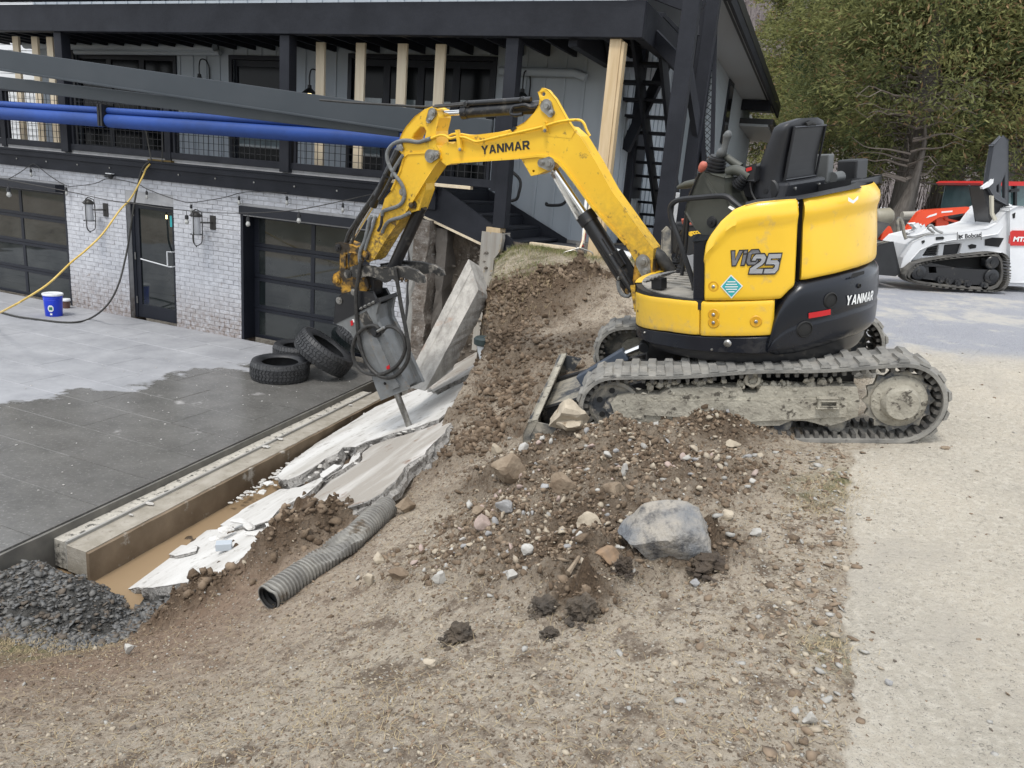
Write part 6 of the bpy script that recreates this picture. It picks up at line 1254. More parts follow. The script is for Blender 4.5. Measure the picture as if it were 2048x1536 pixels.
# ------------------------------------------------------------------ orange tractor with front loader
TY = 12.0
tr = thing('orange_tractor', 'orange tractor with front loader and red roofed glass cab behind the white loader', 'tractor', aty(1900, 520, TY))
plate2('loader_boom', m_org, [(1795, 487), (1812, 460), (1838, 425), (1846, 420), (1940, 414), (1950, 416), (1958, 424), (1952, 455), (1944, 458), (1930, 452), (1934, 428), (1930, 426), (1878, 434), (1854, 450), (1836, 478), (1805, 496)], TY, .1, tr, bev=.012)
plate2('bucket_linkage', m_org, [(1757, 486), (1772, 452), (1780, 454), (1790, 478), (1789, 486), (1806, 470), (1812, 480), (1795, 500), (1780, 492)], TY-.05, .8, tr); plate2('bonnet', m_org, [(1872, 436), (1895, 434), (1897, 463), (1874, 462)], TY+.15, .5, tr); plate2('lift_cylinder', m_org, [(1890, 436), (1934, 446), (1933, 450), (1890, 440)], TY+.12, .05, tr)
plate2('front_bucket', mat('dark_worn_bucket', (.05, .05, .052), .6, c2=(.11, .105, .1), ns=5), [(1728, 445), (1745, 441), (1778, 448), (1760, 470), (1745, 490), (1728, 500)], TY-.3, 1.4, tr)
for px in ([(1852, 436), (1858, 431), (1874, 426), (1873, 430), (1860, 434)], [(1883, 423), (1905, 421), (1905, 424), (1883, 426)]): plate2('white_decal', m_wht, px, TY-.004, .003, tr, bev=0)
plate2('yellow_decal', m_yel, [(1941, 426), (1948, 426), (1947, 436), (1941, 435)], TY-.004, .003, tr, bev=0)
plate2('engine', m_blkp, [(1850, 450), (1935, 430), (1940, 500), (1850, 505)], TY+.2, .5, tr)
plate2('cab_roof', m_red, [(1962, 366), (1970, 362), (2110, 364), (2110, 371), (1966, 371)], TY-.05, 1.3, tr, bev=.02)
plate2('cab_glass', m_cabg, [(1968, 371), (2110, 371), (2110, 470), (1950, 455)], TY+.05, 1.1, tr)
for px in ([(1966, 371), (1972, 371), (1955, 455), (1948, 455)], [(2030, 371), (2034, 371), (2034, 460), (2030, 460)]): plate2('cab_pillar', m_blk, px, TY+.0, .05, tr, bev=.004)
plate2('mirror', m_blk, [(2022, 380), (2038, 378), (2038, 382), (2022, 384)], TY-.1, .05, tr)
for x in (1935, 2060):
    c = aty(x, 520, TY+.1); MB().lathe(c, (0, -1, 0), [(.25, -.15), (.42, -.15), (.47, -.1), (.47, .1), (.42, .15), (.25, .15), (.2, .05), (0, .05)], 28).build('wheel', m_tyre, tr, smooth=True)
# pale horizontal tank and drum behind
t = thing('cream_tank', 'cream horizontal tank lying under the trees left of the tractor', 'tank', aty(1770, 440, 14)); a, b = aty(1752, 434, 14.4), aty(1778, 432, 14.4); MB().lathe(a, b-a, [(.05, -.1), (.14, -.02), (.15, 0), (.15, np.linalg.norm(b-a)), (.1, np.linalg.norm(b-a)+.06), (0, np.linalg.norm(b-a)+.08)], 20).build('tank_shell', mat('cream_tank_paint', (.36, .34, .27), .5, c2=(.28, .26, .2), ns=4), t, smooth=True)
a, b = aty(1804, 431, 14.0), aty(1840, 430, 14.0); MB().lathe(a, b-a, [(0, 0), (.07, 0), (.07, np.linalg.norm(b-a)), (0, np.linalg.norm(b-a))], 16).build('cream_pipe', m_trw if False else mat('cream_pipe_paint', (.40, .38, .33), .5), label='short cream pipe above the orange bucket linkage', cat='pipe', smooth=True)
# ------------------------------------------------------------------ things near the stair foot seen through the excavator
EY = 8.2
g = aty(1395, 480, EY); tb = thing('attachment_crate', 'black attachment with yellow engcon lettering seen through the grab rail', 'machine attachment', g)
plate2('black_case', m_blk, [(1360, 462), (1372, 452), (1425, 452), (1430, 478), (1425, 510), (1362, 512)], EY, .5, tb, bev=.02); word('engcon.', m_yel, (1366, 474), (1408, 470), (1366, 464), EY-.004, tb, bold=.05)
plate2('grey_fork', m_mudst, [(1325, 500), (1326, 462), (1334, 455), (1340, 462), (1342, 520), (1328, 520)], EY-.2, .05, tb); plate2('red_tube', m_pink, [(1368, 440), (1384, 438), (1386, 447), (1370, 450)], EY+.3, .1, tb)
# ------------------------------------------------------------------ trees
m_leaf = bpy.data.materials.new('cedar_foliage'); m_leaf.use_nodes = True; n, l = m_leaf.node_tree.nodes, m_leaf.node_tree.links; p = n['Principled BSDF']
a = n.new('ShaderNodeVertexColor'); a.layer_name = 'tint'; l.new(a.outputs[0], p.inputs['Base Color']); p.inputs['Roughness'].default_value = .7; p.inputs['Specular IOR Level'].default_value = .2
tlc = n.new('ShaderNodeBsdfTranslucent'); l.new(a.outputs[0], tlc.inputs[0]); mx_ = n.new('ShaderNodeMixShader'); mx_.inputs[0].default_value = .4; l.new(p.outputs[0], mx_.inputs[1]); l.new(tlc.outputs[0], mx_.inputs[2]); l.new(mx_.outputs[0], n['Material Output'].inputs[0])
m_bark = mat('grey_bark', (.075, .065, .055), .95, c2=(.14, .125, .11), ns=9, stretch=(3, 3, .4), bump=.8, bs=20)
m_twig = mat('bare_twig', (.14, .118, .10), .9)
def foliage(seed, H, R, n_br, bare, brown, per=60, z_lo=.12, dens=1.0):
    r = np.random.default_rng(seed); V = []; C = []; tw = MB()
    for b in range(n_br):
        t = r.random()**.85; z = H*(z_lo+(1-z_lo)*t); ang = r.uniform(0, 2*math.pi)
        prof = (1-t)**.62*(.35+.65*min(1, (t+.12)/.3)); lobes = 1+.28*math.sin(3*ang+seed)+.22*math.sin(5*ang+z*1.3+seed)
        Rb = max(.25, R*prof*lobes*r.uniform(.65, 1.08)); up = r.uniform(.05, .45)
        if t < bare and r.random() < .75:
            pts = []; 
            for s in np.linspace(0, 1, 6): pts.append((math.cos(ang+.3*s)*Rb*s*.8, math.sin(ang+.3*s)*Rb*s*.8, z+up*Rb*s-.35*Rb*s*s+r.normal(0, .04)))
            tw.tube(pts, [.022, .004], 4)
            if r.random() < .6: continue
        k = int(per*dens*2.3*(.5+Rb/R)); s = r.random(k)**.55; s = .35+.65*s
        aa = ang+r.normal(0, .22, k)*(1.1-s*.3); x = np.cos(aa)*Rb*s; y = np.sin(aa)*Rb*s; zz = z+up*Rb*s+r.normal(0, .16, k)-.12*s*s*Rb
        c = np.stack([x, y, zz], 1); L = r.uniform(.07, .17, k); W_ = L*r.uniform(.16, .30, k)
        d = np.stack([np.cos(aa)*.7+r.normal(0, .45, k), np.sin(aa)*.7+r.normal(0, .45, k), r.normal(-.05, .55, k)], 1); d /= np.linalg.norm(d, axis=1)[:, None]
        e = np.cross(d, r.normal(size=(k, 3))); e /= np.linalg.norm(e, axis=1)[:, None]
        q = np.stack([c, c+d*L[:, None]*.5+e*W_[:, None]*.5, c+d*L[:, None], c+d*L[:, None]*.5-e*W_[:, None]*.5], 1); V.append(q.reshape(-1, 3))
        bt = r.normal(0, .24); tone = np.clip(.5+bt+r.normal(0, .16, k), 0, 1)[:, None]; br = (r.random(k) < brown*(1 if r.random() < .6 else .15))[:, None]
        g1, g2, g3 = np.array([.055, .078, .034]), np.array([.33, .335, .13]), np.array([.34, .23, .12])
        col_ = g1*(1-tone)+g2*tone; col_ = np.where(br, g3*(.5+tone*.8), col_); C.append(np.repeat(col_, 4, 0))
    V = np.concatenate(V); C = np.concatenate(C); k = len(V)//4
    me = bpy.data.meshes.new('crown'); me.vertices.add(len(V)); me.vertices.foreach_set('co', V.ravel()); me.loops.add(len(V)); me.loops.foreach_set('vertex_index', np.arange(len(V))); me.polygons.add(k); me.polygons.foreach_set('loop_start', np.arange(0, len(V), 4)); me.update(calc_edges=True)
    setattr_(me, 'tint', [C[:, 0], C[:, 1], C[:, 2]]); me.materials.append(m_leaf)
    return me, tw
def tree(px, Y, H, R, seed, label, n_br=420, bare=.0, brown=.05, per=60, lean=0, twist=0, z_lo=.12, trunk=.16, dens=1, grp='evergreens along the edge of the yard'):
    x = aty(px, 400, Y)[0]; z = float(ground_z(np.array(x), np.array(Y)))-.1; t = thing('cedar_tree', label, 'tree', (x, Y, z), group=grp)
    me, tw = foliage(seed, H, R, n_br, bare, brown, per, z_lo, dens)
    cr_ = bpy.data.objects.new('crown', me); col.objects.link(cr_); cr_.parent = t
    q = MB(); pts = [(x+lean*s*H+.1*math.sin(s*7+seed), Y+.1*math.cos(s*5), z+H*s) for s in np.linspace(0, .97, 10)]; q.tube(pts, [trunk*1.35, trunk, trunk*.75, trunk*.3, .02], 10, smooth=2)
    q.build('trunk', m_bark, t, smooth=True)
    if tw.n:
        v = np.concatenate(tw.v)+np.array([x, Y, z]); tw.v = [v]; tw.build('bare_branches', m_twig, t, kind='stuff')
    return t
tree(1528, 25.0, 11.5, 1.5, 11, 'slim pointed cedar just right of the roof edge', 330, brown=.10, per=75)
tree(1625, 23.0, 12.5, 2.1, 12, 'olive green cedar behind the excavator seat', 520, brown=.10, per=75)
tree(1708, 19.0, 11.5, 2.2, 13, 'full green cedar above the rear lamp box', 640, brown=.08, per=75)
tree(1800, 16.5, 11.5, 2.5, 14, 'cedar with leaning grey trunk and bare lower twigs behind the orange bucket', 700, bare=.22, brown=.12, per=75, lean=.03, trunk=.2, z_lo=.10)
tree(1905, 17.5, 11.5, 2.3, 15, 'brown tinged cedar left of the upright loader platform', 620, bare=.25, brown=.35, per=75)
tree(2010, 16.8, 12.0, 2.3, 16, 'browning cedar behind the tractor cab', 620, bare=.2, brown=.6, per=75)
tree(2110, 18.5, 12.0, 2.6, 17, 'rust brown cedar at the right edge of the picture', 560, brown=.75, per=70)
tree(1745, 22.5, 11.0, 2.0, 18, 'darker cedar in the second row between two front cedars', 300, brown=.2, per=60)
tree(1870, 22.5, 11.5, 2.3, 19, 'second row cedar filling the gap behind the bare twigs', 300, bare=.1, brown=.3, per=60)
tree(1985, 23.0, 11.5, 2.2, 20, 'second row cedar behind the browning pair', 280, brown=.4, per=60)
# leaning trunk in front with bare limbs
t = thing('bare_tree', 'grey leaning trunk with spreading bare limbs beside the orange bucket', 'tree', aty(1790, 440, 15.2)); q = MB()
q.tube([aty(x, y, 15.2) for x, y in [(1778, 470), (1795, 435), (1815, 395), (1832, 350), (1848, 290), (1850, 250)]], [.20, .15, .11, .07, .04, .02], 10, smooth=4); q.build('trunk', m_bark, t, smooth=True)
r_ = np.random.default_rng(4)
for k in range(30):
    s = r_.uniform(.15, .8); x0 = 1800+52*s; y0 = 420-290*s; q = MB(); d = -1 if r_.random() < .62 else 1; L = r_.uniform(40, 130); dz = r_.uniform(-1.0, 1.0)
    q.tube([aty(x0+d*L*u, y0-20*u*u-30*u+(28*u*u)*r_.uniform(.4, 2), 15.2+dz*u) for u in np.linspace(0, 1, 6)], [.025, .012, .004], 5, smooth=2); q.build('limb', m_twig, t, smooth=True)
# undergrowth strip and hillside
r_ = np.random.default_rng(8); q = MB()
for k in range(1500):
    x, y = r_.uniform(4.5, 22), r_.uniform(18.0, 22); z = float(2.35+.02*(y-16)); h = r_.uniform(.4, 1.6); q.tube([(x, y, z), (x+r_.normal(0, .2), y+r_.normal(0, .2), z+h)], [.012, .003], 3, cap=False)
q.build('brush', mat('brown_brush', (.09, .06, .045), .95, c2=(.05, .045, .03), ns=3), kind='stuff', label='brown brush under the evergreens', cat='brush')
def hillz(x, y): return 3+np.maximum(0, (y-45)*.62)+6*fbm(x*.03, y*.03)
xs = np.linspace(-60, 120, 90); ys = np.linspace(45, 130, 60); XX, YY = np.meshgrid(xs, ys); HH = hillz(XX, YY)
HH = HH*np.exp(-((XX-14)/26)**2)
MB().grid(np.stack([XX, YY, HH], -1)).build('hillside', mat('bare_woods_hillside', (.115, .095, .088), .95, c2=(.19, .165, .16), ns=.8, bump=1, bs=2, bd=.5), kind='structure', smooth=True)
q = MB(); r_ = np.random.default_rng(9)
for k in range(7000):
    x, y = r_.uniform(-10, 45), r_.uniform(50, 110); z = float(hillz(np.array(x), np.array(y))*math.exp(-((x-14)/26)**2)); h = r_.uniform(2.5, 5)
    q.tube([(x, y, z), (x+r_.normal(0, .5), y, z+h)], [.12, .02], 3, cap=False)
    for _ in range(2): s = r_.uniform(.4, .9); q.tube([(x, y, z+h*s), (x+r_.normal(0, 1.0), y, z+h*s+r_.uniform(.4, 1.6))], [.05, .01], 3, cap=False)
q.build('bare_wood', mat('grey_bare_wood', (.17, .145, .14), .95, c2=(.25, .22, .215), ns=.3), kind='stuff', label='grey bare woods covering the far hillside', cat='woods')
# ------------------------------------------------------------------ tyres, bucket, can
def tyre(label, c, axis, R, W_, seed=0):
    axis = np.array(axis, float); axis /= np.linalg.norm(axis); u = np.cross(axis, (0, 0, 1)); u = u/np.linalg.norm(u) if np.linalg.norm(u) > .05 else np.array([1., 0, 0]); v = np.cross(axis, u)
    t = thing('tyre', label, 'tyre', Fr(np.array([u, v, axis]).T, c), group='old tyres heaped on the patio')
    F_ = ROOT[t.name]; ri = R*.62; h = W_/2
    prof = [(ri, -h*.72), (ri+.02, -h*.9), (R*.8, -h), (R*.93, -h*.92), (R*.985, -h*.72), (R, -h*.5), (R, h*.5), (R*.985, h*.72), (R*.93, h*.92), (R*.8, h), (ri+.02, h*.9), (ri, h*.72), (ri+.012, h*.6), (R*.9, h*.7), (R*.93, 0), (R*.9, -h*.7), (ri+.012, -h*.6), (ri, -h*.72)]
    q = MB(); q.lathe(c, axis, prof[:-1]+[(ri+.0001, -h*.721)], 56); q.f = [f for f in q.f if len(f) == 4]; q.build('carcass', m_tyre, t, smooth=True)
    q = MB(); r = np.random.default_rng(seed); n = 46
    for i in range(n):                                   # tread blocks in staggered rows with lugs over the shoulder
        for j, (z0, z1) in enumerate([(-h*.98, -h*.55), (-h*.50, -h*.20), (-h*.15, h*.15), (h*.20, h*.50), (h*.55, h*.98)]):
            a0 = 2*math.pi*(i+.5*(j % 2))/n; da = 2*math.pi/n*(.40 if j in (0, 4) else .36); sk = .05*(1 if j % 2 else -1)
            V = []
            for rr in (R*.97, R+.009-(.0 if j in (1, 2, 3) else .003)):
                for a, z in ((a0-da, z0), (a0+da, z0), (a0+da+sk, z1), (a0-da+sk, z1)):
                    r2 = rr-(.022 if (j == 0 and z == z0) or (j == 4 and z == z1) else 0); V.append((r2*math.cos(a), r2*math.sin(a), z))
            q.hexa(F_.w(V))
    q.build('tread_blocks', m_tyrt, t, kind='stuff'); return t
g = atz(544, 768, 0); tyre('tyre lying flat on the wet patio at the left front of the heap', g+np.array([.0, .33, .125]), (0.02, -.03, 1), .38, .26, 1)
g = atz(640, 768, 0); tyre('tyre leaning on its edge over the flat front tyre', (g[0]-.06, g[1]+.42, .34), (.55, .10, .83), .41, .27, 2)
g = atz(690, 745, 0); tyre('rearmost tyre leaning behind the others next to the breaker', (g[0]+.16, g[1]+.55, .42), (.45, .08, .88), .42, .27, 3)
g = atz(566, 728, 0); tyre('tyre mostly hidden lying flat at the back of the heap', g+np.array([.12, .35, .12]), (0, 0, 1), .36, .24, 4)
g = atz(98, 634, 0); bk = thing('blue_bucket', 'blue plastic bucket with a white lid on the patio by the garage door', 'bucket', g+np.array([0, .14, 0])); c = g+np.array([0, .14, .002])
MB().lathe(c, (0, 0, 1), [(.125, 0), (.128, .004), (.140, .27), (.146, .275), (.141, .285), (.146, .30), (.142, .31), (.148, .325), (.145, .345), (.14, .36), (0, .36)], 32).build('pail', m_bkt, bk, smooth=True)
MB().lathe(c+np.array([0, 0, .345]), (0, 0, 1), [(.152, 0), (.157, .004), (.157, .028), (.150, .034), (.14, .028), (0, .028)], 32).build('lid', m_lid, bk, smooth=True)
MB().grid([[c+np.array([.139*math.sin(a)+0, -.139*math.cos(a)*1.012, z]) for a in np.linspace(.25-.32*math.sqrt(max(0, 1-((z-.14)/.06)**2)), .25+.32*math.sqrt(max(0, 1-((z-.14)/.06)**2)), 9)] for z in np.linspace(.085, .195, 9)]).build('round_logo', m_white, bk, smooth=True)
MB().grid([[c+np.array([.1405*math.sin(a), -.1405*math.cos(a)*1.012, z]) for a in np.linspace(.07, .43, 9)] for z in (.115, .14, .165)]).build('logo_band', mat('green_print', (.02, .16, .08), .4), bk, smooth=True)
MB().grid([[c+np.array([.134*math.sin(a), -.134*math.cos(a)*1.02, z]) for a in np.linspace(.15, .38, 5)] for z in (.03, .06)]).build('small_label', m_wht, bk, smooth=True)
g = atz(126, 618, 0)+np.array([0, .1, 0]); cn = thing('small_paint_can', 'small brown can with a white lid just behind the blue bucket', 'can', g); MB().lathe(g, (0, 0, 1), [(.06, 0), (.062, .13), (0, .13)], 20).build('body', mat('rust_can', (.10, .05, .04), .5), cn, smooth=True); MB().lathe(g+np.array([0, 0, .131]), (0, 0, 1), [(.075, 0), (.078, .02), (.07, .035), (0, .035)], 20).build('lid', m_lid, cn, smooth=True)
# ------------------------------------------------------------------ lanterns, gooseneck lamps, camera
def lantern(px, py0, py1, label):
    u0 = bz(px, (py0+py1)/2, -.22)[0]; z1, z0 = bz(px, py0, -.22)[1], bz(px, py1, -.22)[1]; t = thing('wall_lantern', label, 'lantern', FB.sub((u0, -.005, (z0+z1)/2)), 'long cage lanterns on the brick wall'); F_ = ROOT[t.name]; h = z1-z0; H2 = h/2
    MB().box(F_, (.09, -.02, -.02), (.20, .0, .20)).build('back_plate', m_bronze, t, bev=.004); MB().tube(F_.w([(.145, -.02, .09), (.145, -.20, .09), (.09, -.21, .09)]), .012, 8).build('arm', m_bronze, t, smooth=True)
    c = F_.w((0, -.215, 0)); up = np.array([0, 0, 1.0])
    MB().lathe(c+up*(-H2*.35), up, [(.0, 0), (.062, 0), (.068, .02), (.068, h*.50), (0, h*.50)], 20).build('glass_tube', m_glant, t, smooth=True)
    MB().lathe(c+up*(h*.33-H2*.0-.01), up, [(.078, -.01), (.082, 0), (.078, h*.05), (.05, h*.10), (.0, h*.13)], 20).build('cap', m_bronze, t, smooth=True)
    for z in (-H2*.36, h*.32): MB().ring(c+up*z, up, .094, .084, .010, 24).build('hoop', m_bronze, t)
    for k in range(3): a = 2*math.pi*k/3+.5; d = np.array([math.cos(a), math.sin(a), 0]); MB().tube([c+up*H2*.98, c+up*H2*.9+d*.05, c+up*H2*.7+d*.087, c-up*H2*.6+d*.087, c-up*H2*.88+d*.05, c-up*H2*.96], .008, 6, smooth=4).build('cage_bar', m_bronze, t, smooth=True)
    MB().rock(c-up*H2, (.016, .016, .016), 1, 2, 0).build('finial', m_bronze, t)
lantern(178, 394, 464, 'caged wall lantern between the left garage door and the glass door'); lantern(392, 418, 493, 'caged wall lantern between the glass door and the right garage door')
def goose(px, py, label, lit):
    u0, z = bz(px, py, OFF-.22); t = thing('gooseneck_lamp', label, 'wall lamp', FB.sub((u0, OFF-.02, z)), 'gooseneck lamps on the upper wall'); F_ = ROOT[t.name]
    MB().tube(F_.w([(.03, 0, .02), (.03, -.0, .22), (.02, -.06, .34), (0, -.16, .34), (0, -.2, .24), (0, -.2, .1)]), .011, 8, smooth=4).build('neck', m_blk, t, smooth=True)
    MB().lathe(F_.w((0, -.2, .10)), (0, 0, -1), [(.03, 0), (.035, .05), (.13, .13), (.145, .14), (.03, .06), (0, .06)], 24).build('shade', m_blk, t, smooth=True); MB().lathe(F_.w((0, -.2, -.055)), (0, 0, 1), [(0, -.035), (.03, -.02), (.036, .01), (.02, .06), (0, .08)], 14).build('bulb', m_lit if lit else m_bulb, t, smooth=True)
goose(619, 183, 'gooseneck lamp with a lit bulb left of the wide window', True); goose(399, 160, 'gooseneck lamp half hidden behind the pergola rail', False); goose(1044, 192, 'gooseneck lamp right of the dark porch post', False)
u0, z0 = bz(221, 352, -.08); t = thing('security_camera', 'small black camera under the deck edge above the brick', 'camera', FB.sub((u0, -.08, z0))); F_ = ROOT[t.name]; MB().box(F_, (-.07, -.04, .03), (.06, .05, .045)).build('mount', m_white, t, bev=.003); MB().lathe(F_.w((0, 0, .03)), (0, 0, -1), [(.05, 0), (.05, .03), (.036, .06), (.015, .08), (0, .085)], 18).build('dome', m_blk, t, smooth=True); MB().cyl(F_.w((-.12, .0, -.01)), F_.w((-.04, 0, -.01)), .022).build('lens', m_blk, t, smooth=True)
# ------------------------------------------------------------------ string lights, cables
def string(name, label, px, offs, bulbs, rb=1.0, m=m_hose):
    L = [FB.w(FB.hit(x, y, 1, -o)) for (x, y), o in zip(px, offs)]; t = thing(name, label, 'string lights', L[0]); MB().tube(L, .0065, 6, smooth=4).build('cord', m, t, smooth=True)
    for x, y, o, L_ in bulbs:
        c = FB.w(FB.hit(x, y, 1, -o)); u = np.array([0, 0, 1.0]); k = rb
        MB().tube([c, c-u*(L_+.02)], .004, 5).build('drop_cord', m_hose, t)
        MB().lathe(c-u*L_, -u, [(.008, 0), (.018*k, .012), (.02*k, .055), (.017*k, .06), (0, .06)], 12).build('socket', m_blk, t, smooth=True)
        MB().lathe(c-u*(L_+.058), -u, [(.012*k, 0), (.016*k, .015), (.023*k, .04), (.021*k, .06), (.010*k, .074), (0, .078)], 14).build('bulb', m_bulb, t, smooth=True)
string('string_lights', 'nearer string of hanging bulbs sagging in front of the brick wall', [(-30, 352), (0, 357), (73, 371), (146, 385), (215, 400), (268, 407), (317, 415), (373, 421), (444, 426), (530, 425), (598, 419), (675, 404), (745, 388)], [2.2, 2.1, 1.9, 1.7, 1.5, 1.35, 1.2, 1.1, 1.0, .9, .8, .7, .5], [(16, 366, 2.05, .06), (373, 421, 1.1, .06), (496, 426, .95, .05), (598, 419, .8, .05)], 1.35)
string('string_lights', 'string of small bulbs looping under the deck edge', [(17, 358), (40, 345), (61, 330), (72, 330), (100, 352), (132, 371), (150, 372), (190, 367), (219, 357), (272, 367), (294, 378), (330, 392), (362, 402), (383, 405), (444, 396), (492, 384), (560, 385), (574, 386)], [.08]*18, [(61, 333, .08, .04), (132, 371, .08, .03), (293, 378, .08, .03), (382, 405, .08, .03), (478, 388, .08, .03), (574, 388, .08, .03), (686, 402, .08, .03)], 1.0)
def fall(name, label, px, offs, r, m):
    P = [FB.w(FB.hit(x, y, 1, -o)) if o is not None else atz(x, y, .02) for (x, y), o in zip(px, offs)]; return MB().tube(P, r, 8, smooth=5).build(name, m, label=label, cat='hose', smooth=True)
fall('yellow_hose', 'yellow air hose stretched from the deck edge down across the patio', [(300, 328), (292, 338), (284, 356), (262, 396), (240, 420), (205, 468), (170, 502), (142, 525), (100, 565), (60, 592), (20, 615), (-30, 640)], [.09, .12, .3, .7, .9, 1.4, 1.8, 2.1, 2.6, 2.95, 3.3, None], .013, m_yrope)
fall('dark_cable', 'dark cable hanging from the deck and curving over the patio past the glass door', [(310, 325), (296, 325), (284, 340), (276, 370), (268, 410), (262, 450), (256, 490), (250, 520), (240, 560), (225, 595), (205, 620), (180, 637), (155, 644), (120, 644), (70, 638), (30, 632), (-20, 618)], [.02, .10, .13, .15, .2, .25, .3, .4, .6, .7, .75, None, None, None, None, None, None], .015, m_gcab)
fall('thin_cables', 'thin cables hanging down the mesh panel to the deck edge', [(292, 262), (296, 285), (303, 322)], [.05, .06, .1], .009, m_gcab); fall('thin_cable', 'single thin cable dropping down a dark railing post', [(325, 262), (325, 290), (324, 325)], [.1, .1, .1], .008, m_gcab)
BX('cord_reel_board', mat('rust_board', (.12, .08, .02), .7), None, bz(303, 325, 0)[0], bz(350, 330, 0)[0], -.08, -.01, 2.646, 2.672, label='small rusty strip lying on the deck edge where the hoses cross', cat='strip')
# ------------------------------------------------------------------ crumpled corrugated pipe
cp_ = thing('corrugated_pipe', 'crumpled grey corrugated drain pipe lying on the bank', 'drain pipe', atz(515, 1205, .35))
C = []
for px, py in [(536, 1196), (575, 1168), (630, 1128), (665, 1103), (700, 1077), (735, 1048), (762, 1025), (774, 1014)]:
    z = .5
    for _ in range(14): p = atz(px, py, z); z = .5*z+.5*(float(ground_smooth(np.array(p[0]), np.array(p[1])))+.070)
    C.append(atz(px, py, z))
S_ = spline(np.array(C), 60); m_ = len(S_); d = np.linalg.norm(np.diff(S_, axis=0), axis=1); cum = np.r_[0, np.cumsum(d)]; Lp = cum[-1]; ns_ = 760; ts = np.linspace(0, Lp, ns_); S2 = np.stack([np.interp(ts, cum, S_[:, i]) for i in range(3)], 1); pitch = .0235
rows = []; 
for i in range(ns_):
    t = S2[min(i+1, ns_-1)]-S2[max(i-1, 0)]; t /= np.linalg.norm(t); u = np.cross(t, (0, 0, 1)); u /= np.linalg.norm(u); v = np.cross(u, t)
    f = ts[i]/Lp; crush = math.exp(-((f-.50)/.17)**2); r0 = .066+.0068*(1 if math.sin(2*math.pi*ts[i]/pitch) > 0 else -1)*min(1, abs(math.sin(2*math.pi*ts[i]/pitch))*2.5)*(1-.35*crush); row = []
    for a in np.linspace(0, 2*math.pi, 41):
        c, s = math.cos(a), math.sin(a); r = r0*(1-.05*(f > .9)); x = c*r*(1+.22*crush); z = s*r
        if s > -.2: z -= crush*.072*math.exp(-((a-1.8)/.75)**2)+.02*math.exp(-(f/.05)**2)*math.exp(-((a-1.4)/.5)**2)+crush*.03*math.exp(-((a-.9)/.4)**2)
        z -= crush*.012*math.sin(5*a+f*30); row.append(S2[i]+u*x+v*(z+.0))
    rows.append(row)
MB().grid(rows).build('pipe_wall', m_pipe, cp_, smooth=True)
rows2 = [[S2[i]+(np.array(p)-S2[i])*.88 for p in rows[i]] for i in range(0, 190, 6)]; q = MB().grid(rows2); q.add(rows2[-1][:-1], [tuple(range(40))]); q.build('pipe_lining', m_pin2, cp_, smooth=True)
# ------------------------------------------------------------------ stones
def gpos(px, py, z0=1.3):
    z = z0
    for _ in range(14): p = atz(px, py, z); z = .5*z+.5*float(ground_z(np.array(p[0]), np.array(p[1])))
    return atz(px, py, z)
m_boul = mat('blue_grey_boulder', (.16, .17, .182), .85, c2=(.34, .31, .265), ns=3.6, lo=.42, hi=.60, dirt=(.06, .062, .068), ds=11, dlo=.50, dhi=.66, bump=1, bs=40, bd=.02)
m_beige = mat('beige_stone', (.45, .39, .30), .85, c2=(.35, .30, .23), ns=14, bump=.5, dirt=(.20, .15, .1), ds=16, dlo=.58, dhi=.7)
m_greys = mat('grey_stone', (.33, .33, .33), .85, c2=(.24, .235, .23), ns=14, bump=.5); m_whs = mat('white_stone', (.46, .45, .42), .85, c2=(.33, .315, .285), ns=14, bump=.5); m_pks = mat('pinkish_stone', (.40, .31, .27), .85, c2=(.30, .24, .21), ns=14, bump=.4)
m_dirtst = mat('soil_covered_stone', (.27, .215, .155), .95, c2=(.17, .125, .085), ns=9, bump=.8, bs=50)
def hull_stone(nm, label, m, px, seed, depth=None, sink=.25, lift=0, group=None, sub=3, rough=.3, flat=.75):
    x0, y0, x1, y1 = px; g = gpos((x0+x1)/2, y1-(y1-y0)*.25); D = (g-CAM)@CF; w_ = (x1-x0)/FPX*D/2; h_ = (y1-y0)/FPX*D/2*1.05
    c = g+np.array([0, w_*.3, h_*(1-sink)-.0+lift]); return MB().rock(c, (w_*1.12, w_*flat, h_*1.1), seed, sub, rough).build(nm, m, label=label, cat='stone', group=group, smooth=False if sub < 4 else True)
# the boulder: pointed to the left, high shoulder right
g = gpos(1328, 1118); D = (g-CAM)@CF; q = MB(); v, f = ICO[4]; v = v.copy()
for n_, h_ in [((-.55, -.5, .67), .62), ((-.2, -.85, -.4), .58), ((.5, -.45, .74), .70), ((.0, -.3, .95), .72), ((.9, -.2, .3), .78), ((-.75, -.2, -.6), .62), ((.3, -.95, .05), .74), ((-.9, -.1, .45), .72)]:
    n_ = np.array(n_)/np.linalg.norm(n_); t = v@n_; v = v-np.outer(np.maximum(t-h_, 0), n_)
v = v*(1+.16*(vnoise3(v*2.2+5)-.5)+.07*(vnoise3(v*7)-.5)+.03*(vnoise3(v*18)-.5))[:, None]; s = 88/FPX*D
v[:, 2] -= .16*np.minimum(v[:, 0], 0)*0; v = v*np.array([s*1.16, s*.85, s*.80]); v[:, 2] += v[:, 0]*.12; q.add(v+g+np.array([0, s*.3, s*.42]), f)
q.build('boulder', m_boul, label='large blue grey boulder resting in front of the excavator track', cat='boulder', smooth=True).data.set_sharp_from_angle(angle=R_(25))
hull_stone('large_stone', 'upright pale stone wedged between dozer blade and track', m_beige, (1092, 822, 1180, 890), 31, sink=.1, lift=.03, rough=.4)
hull_stone('large_stone', 'pale rounded stone lying in front of the upright stone by the blade', m_beige, (1112, 850, 1172, 884), 32, sink=.0, lift=.02)
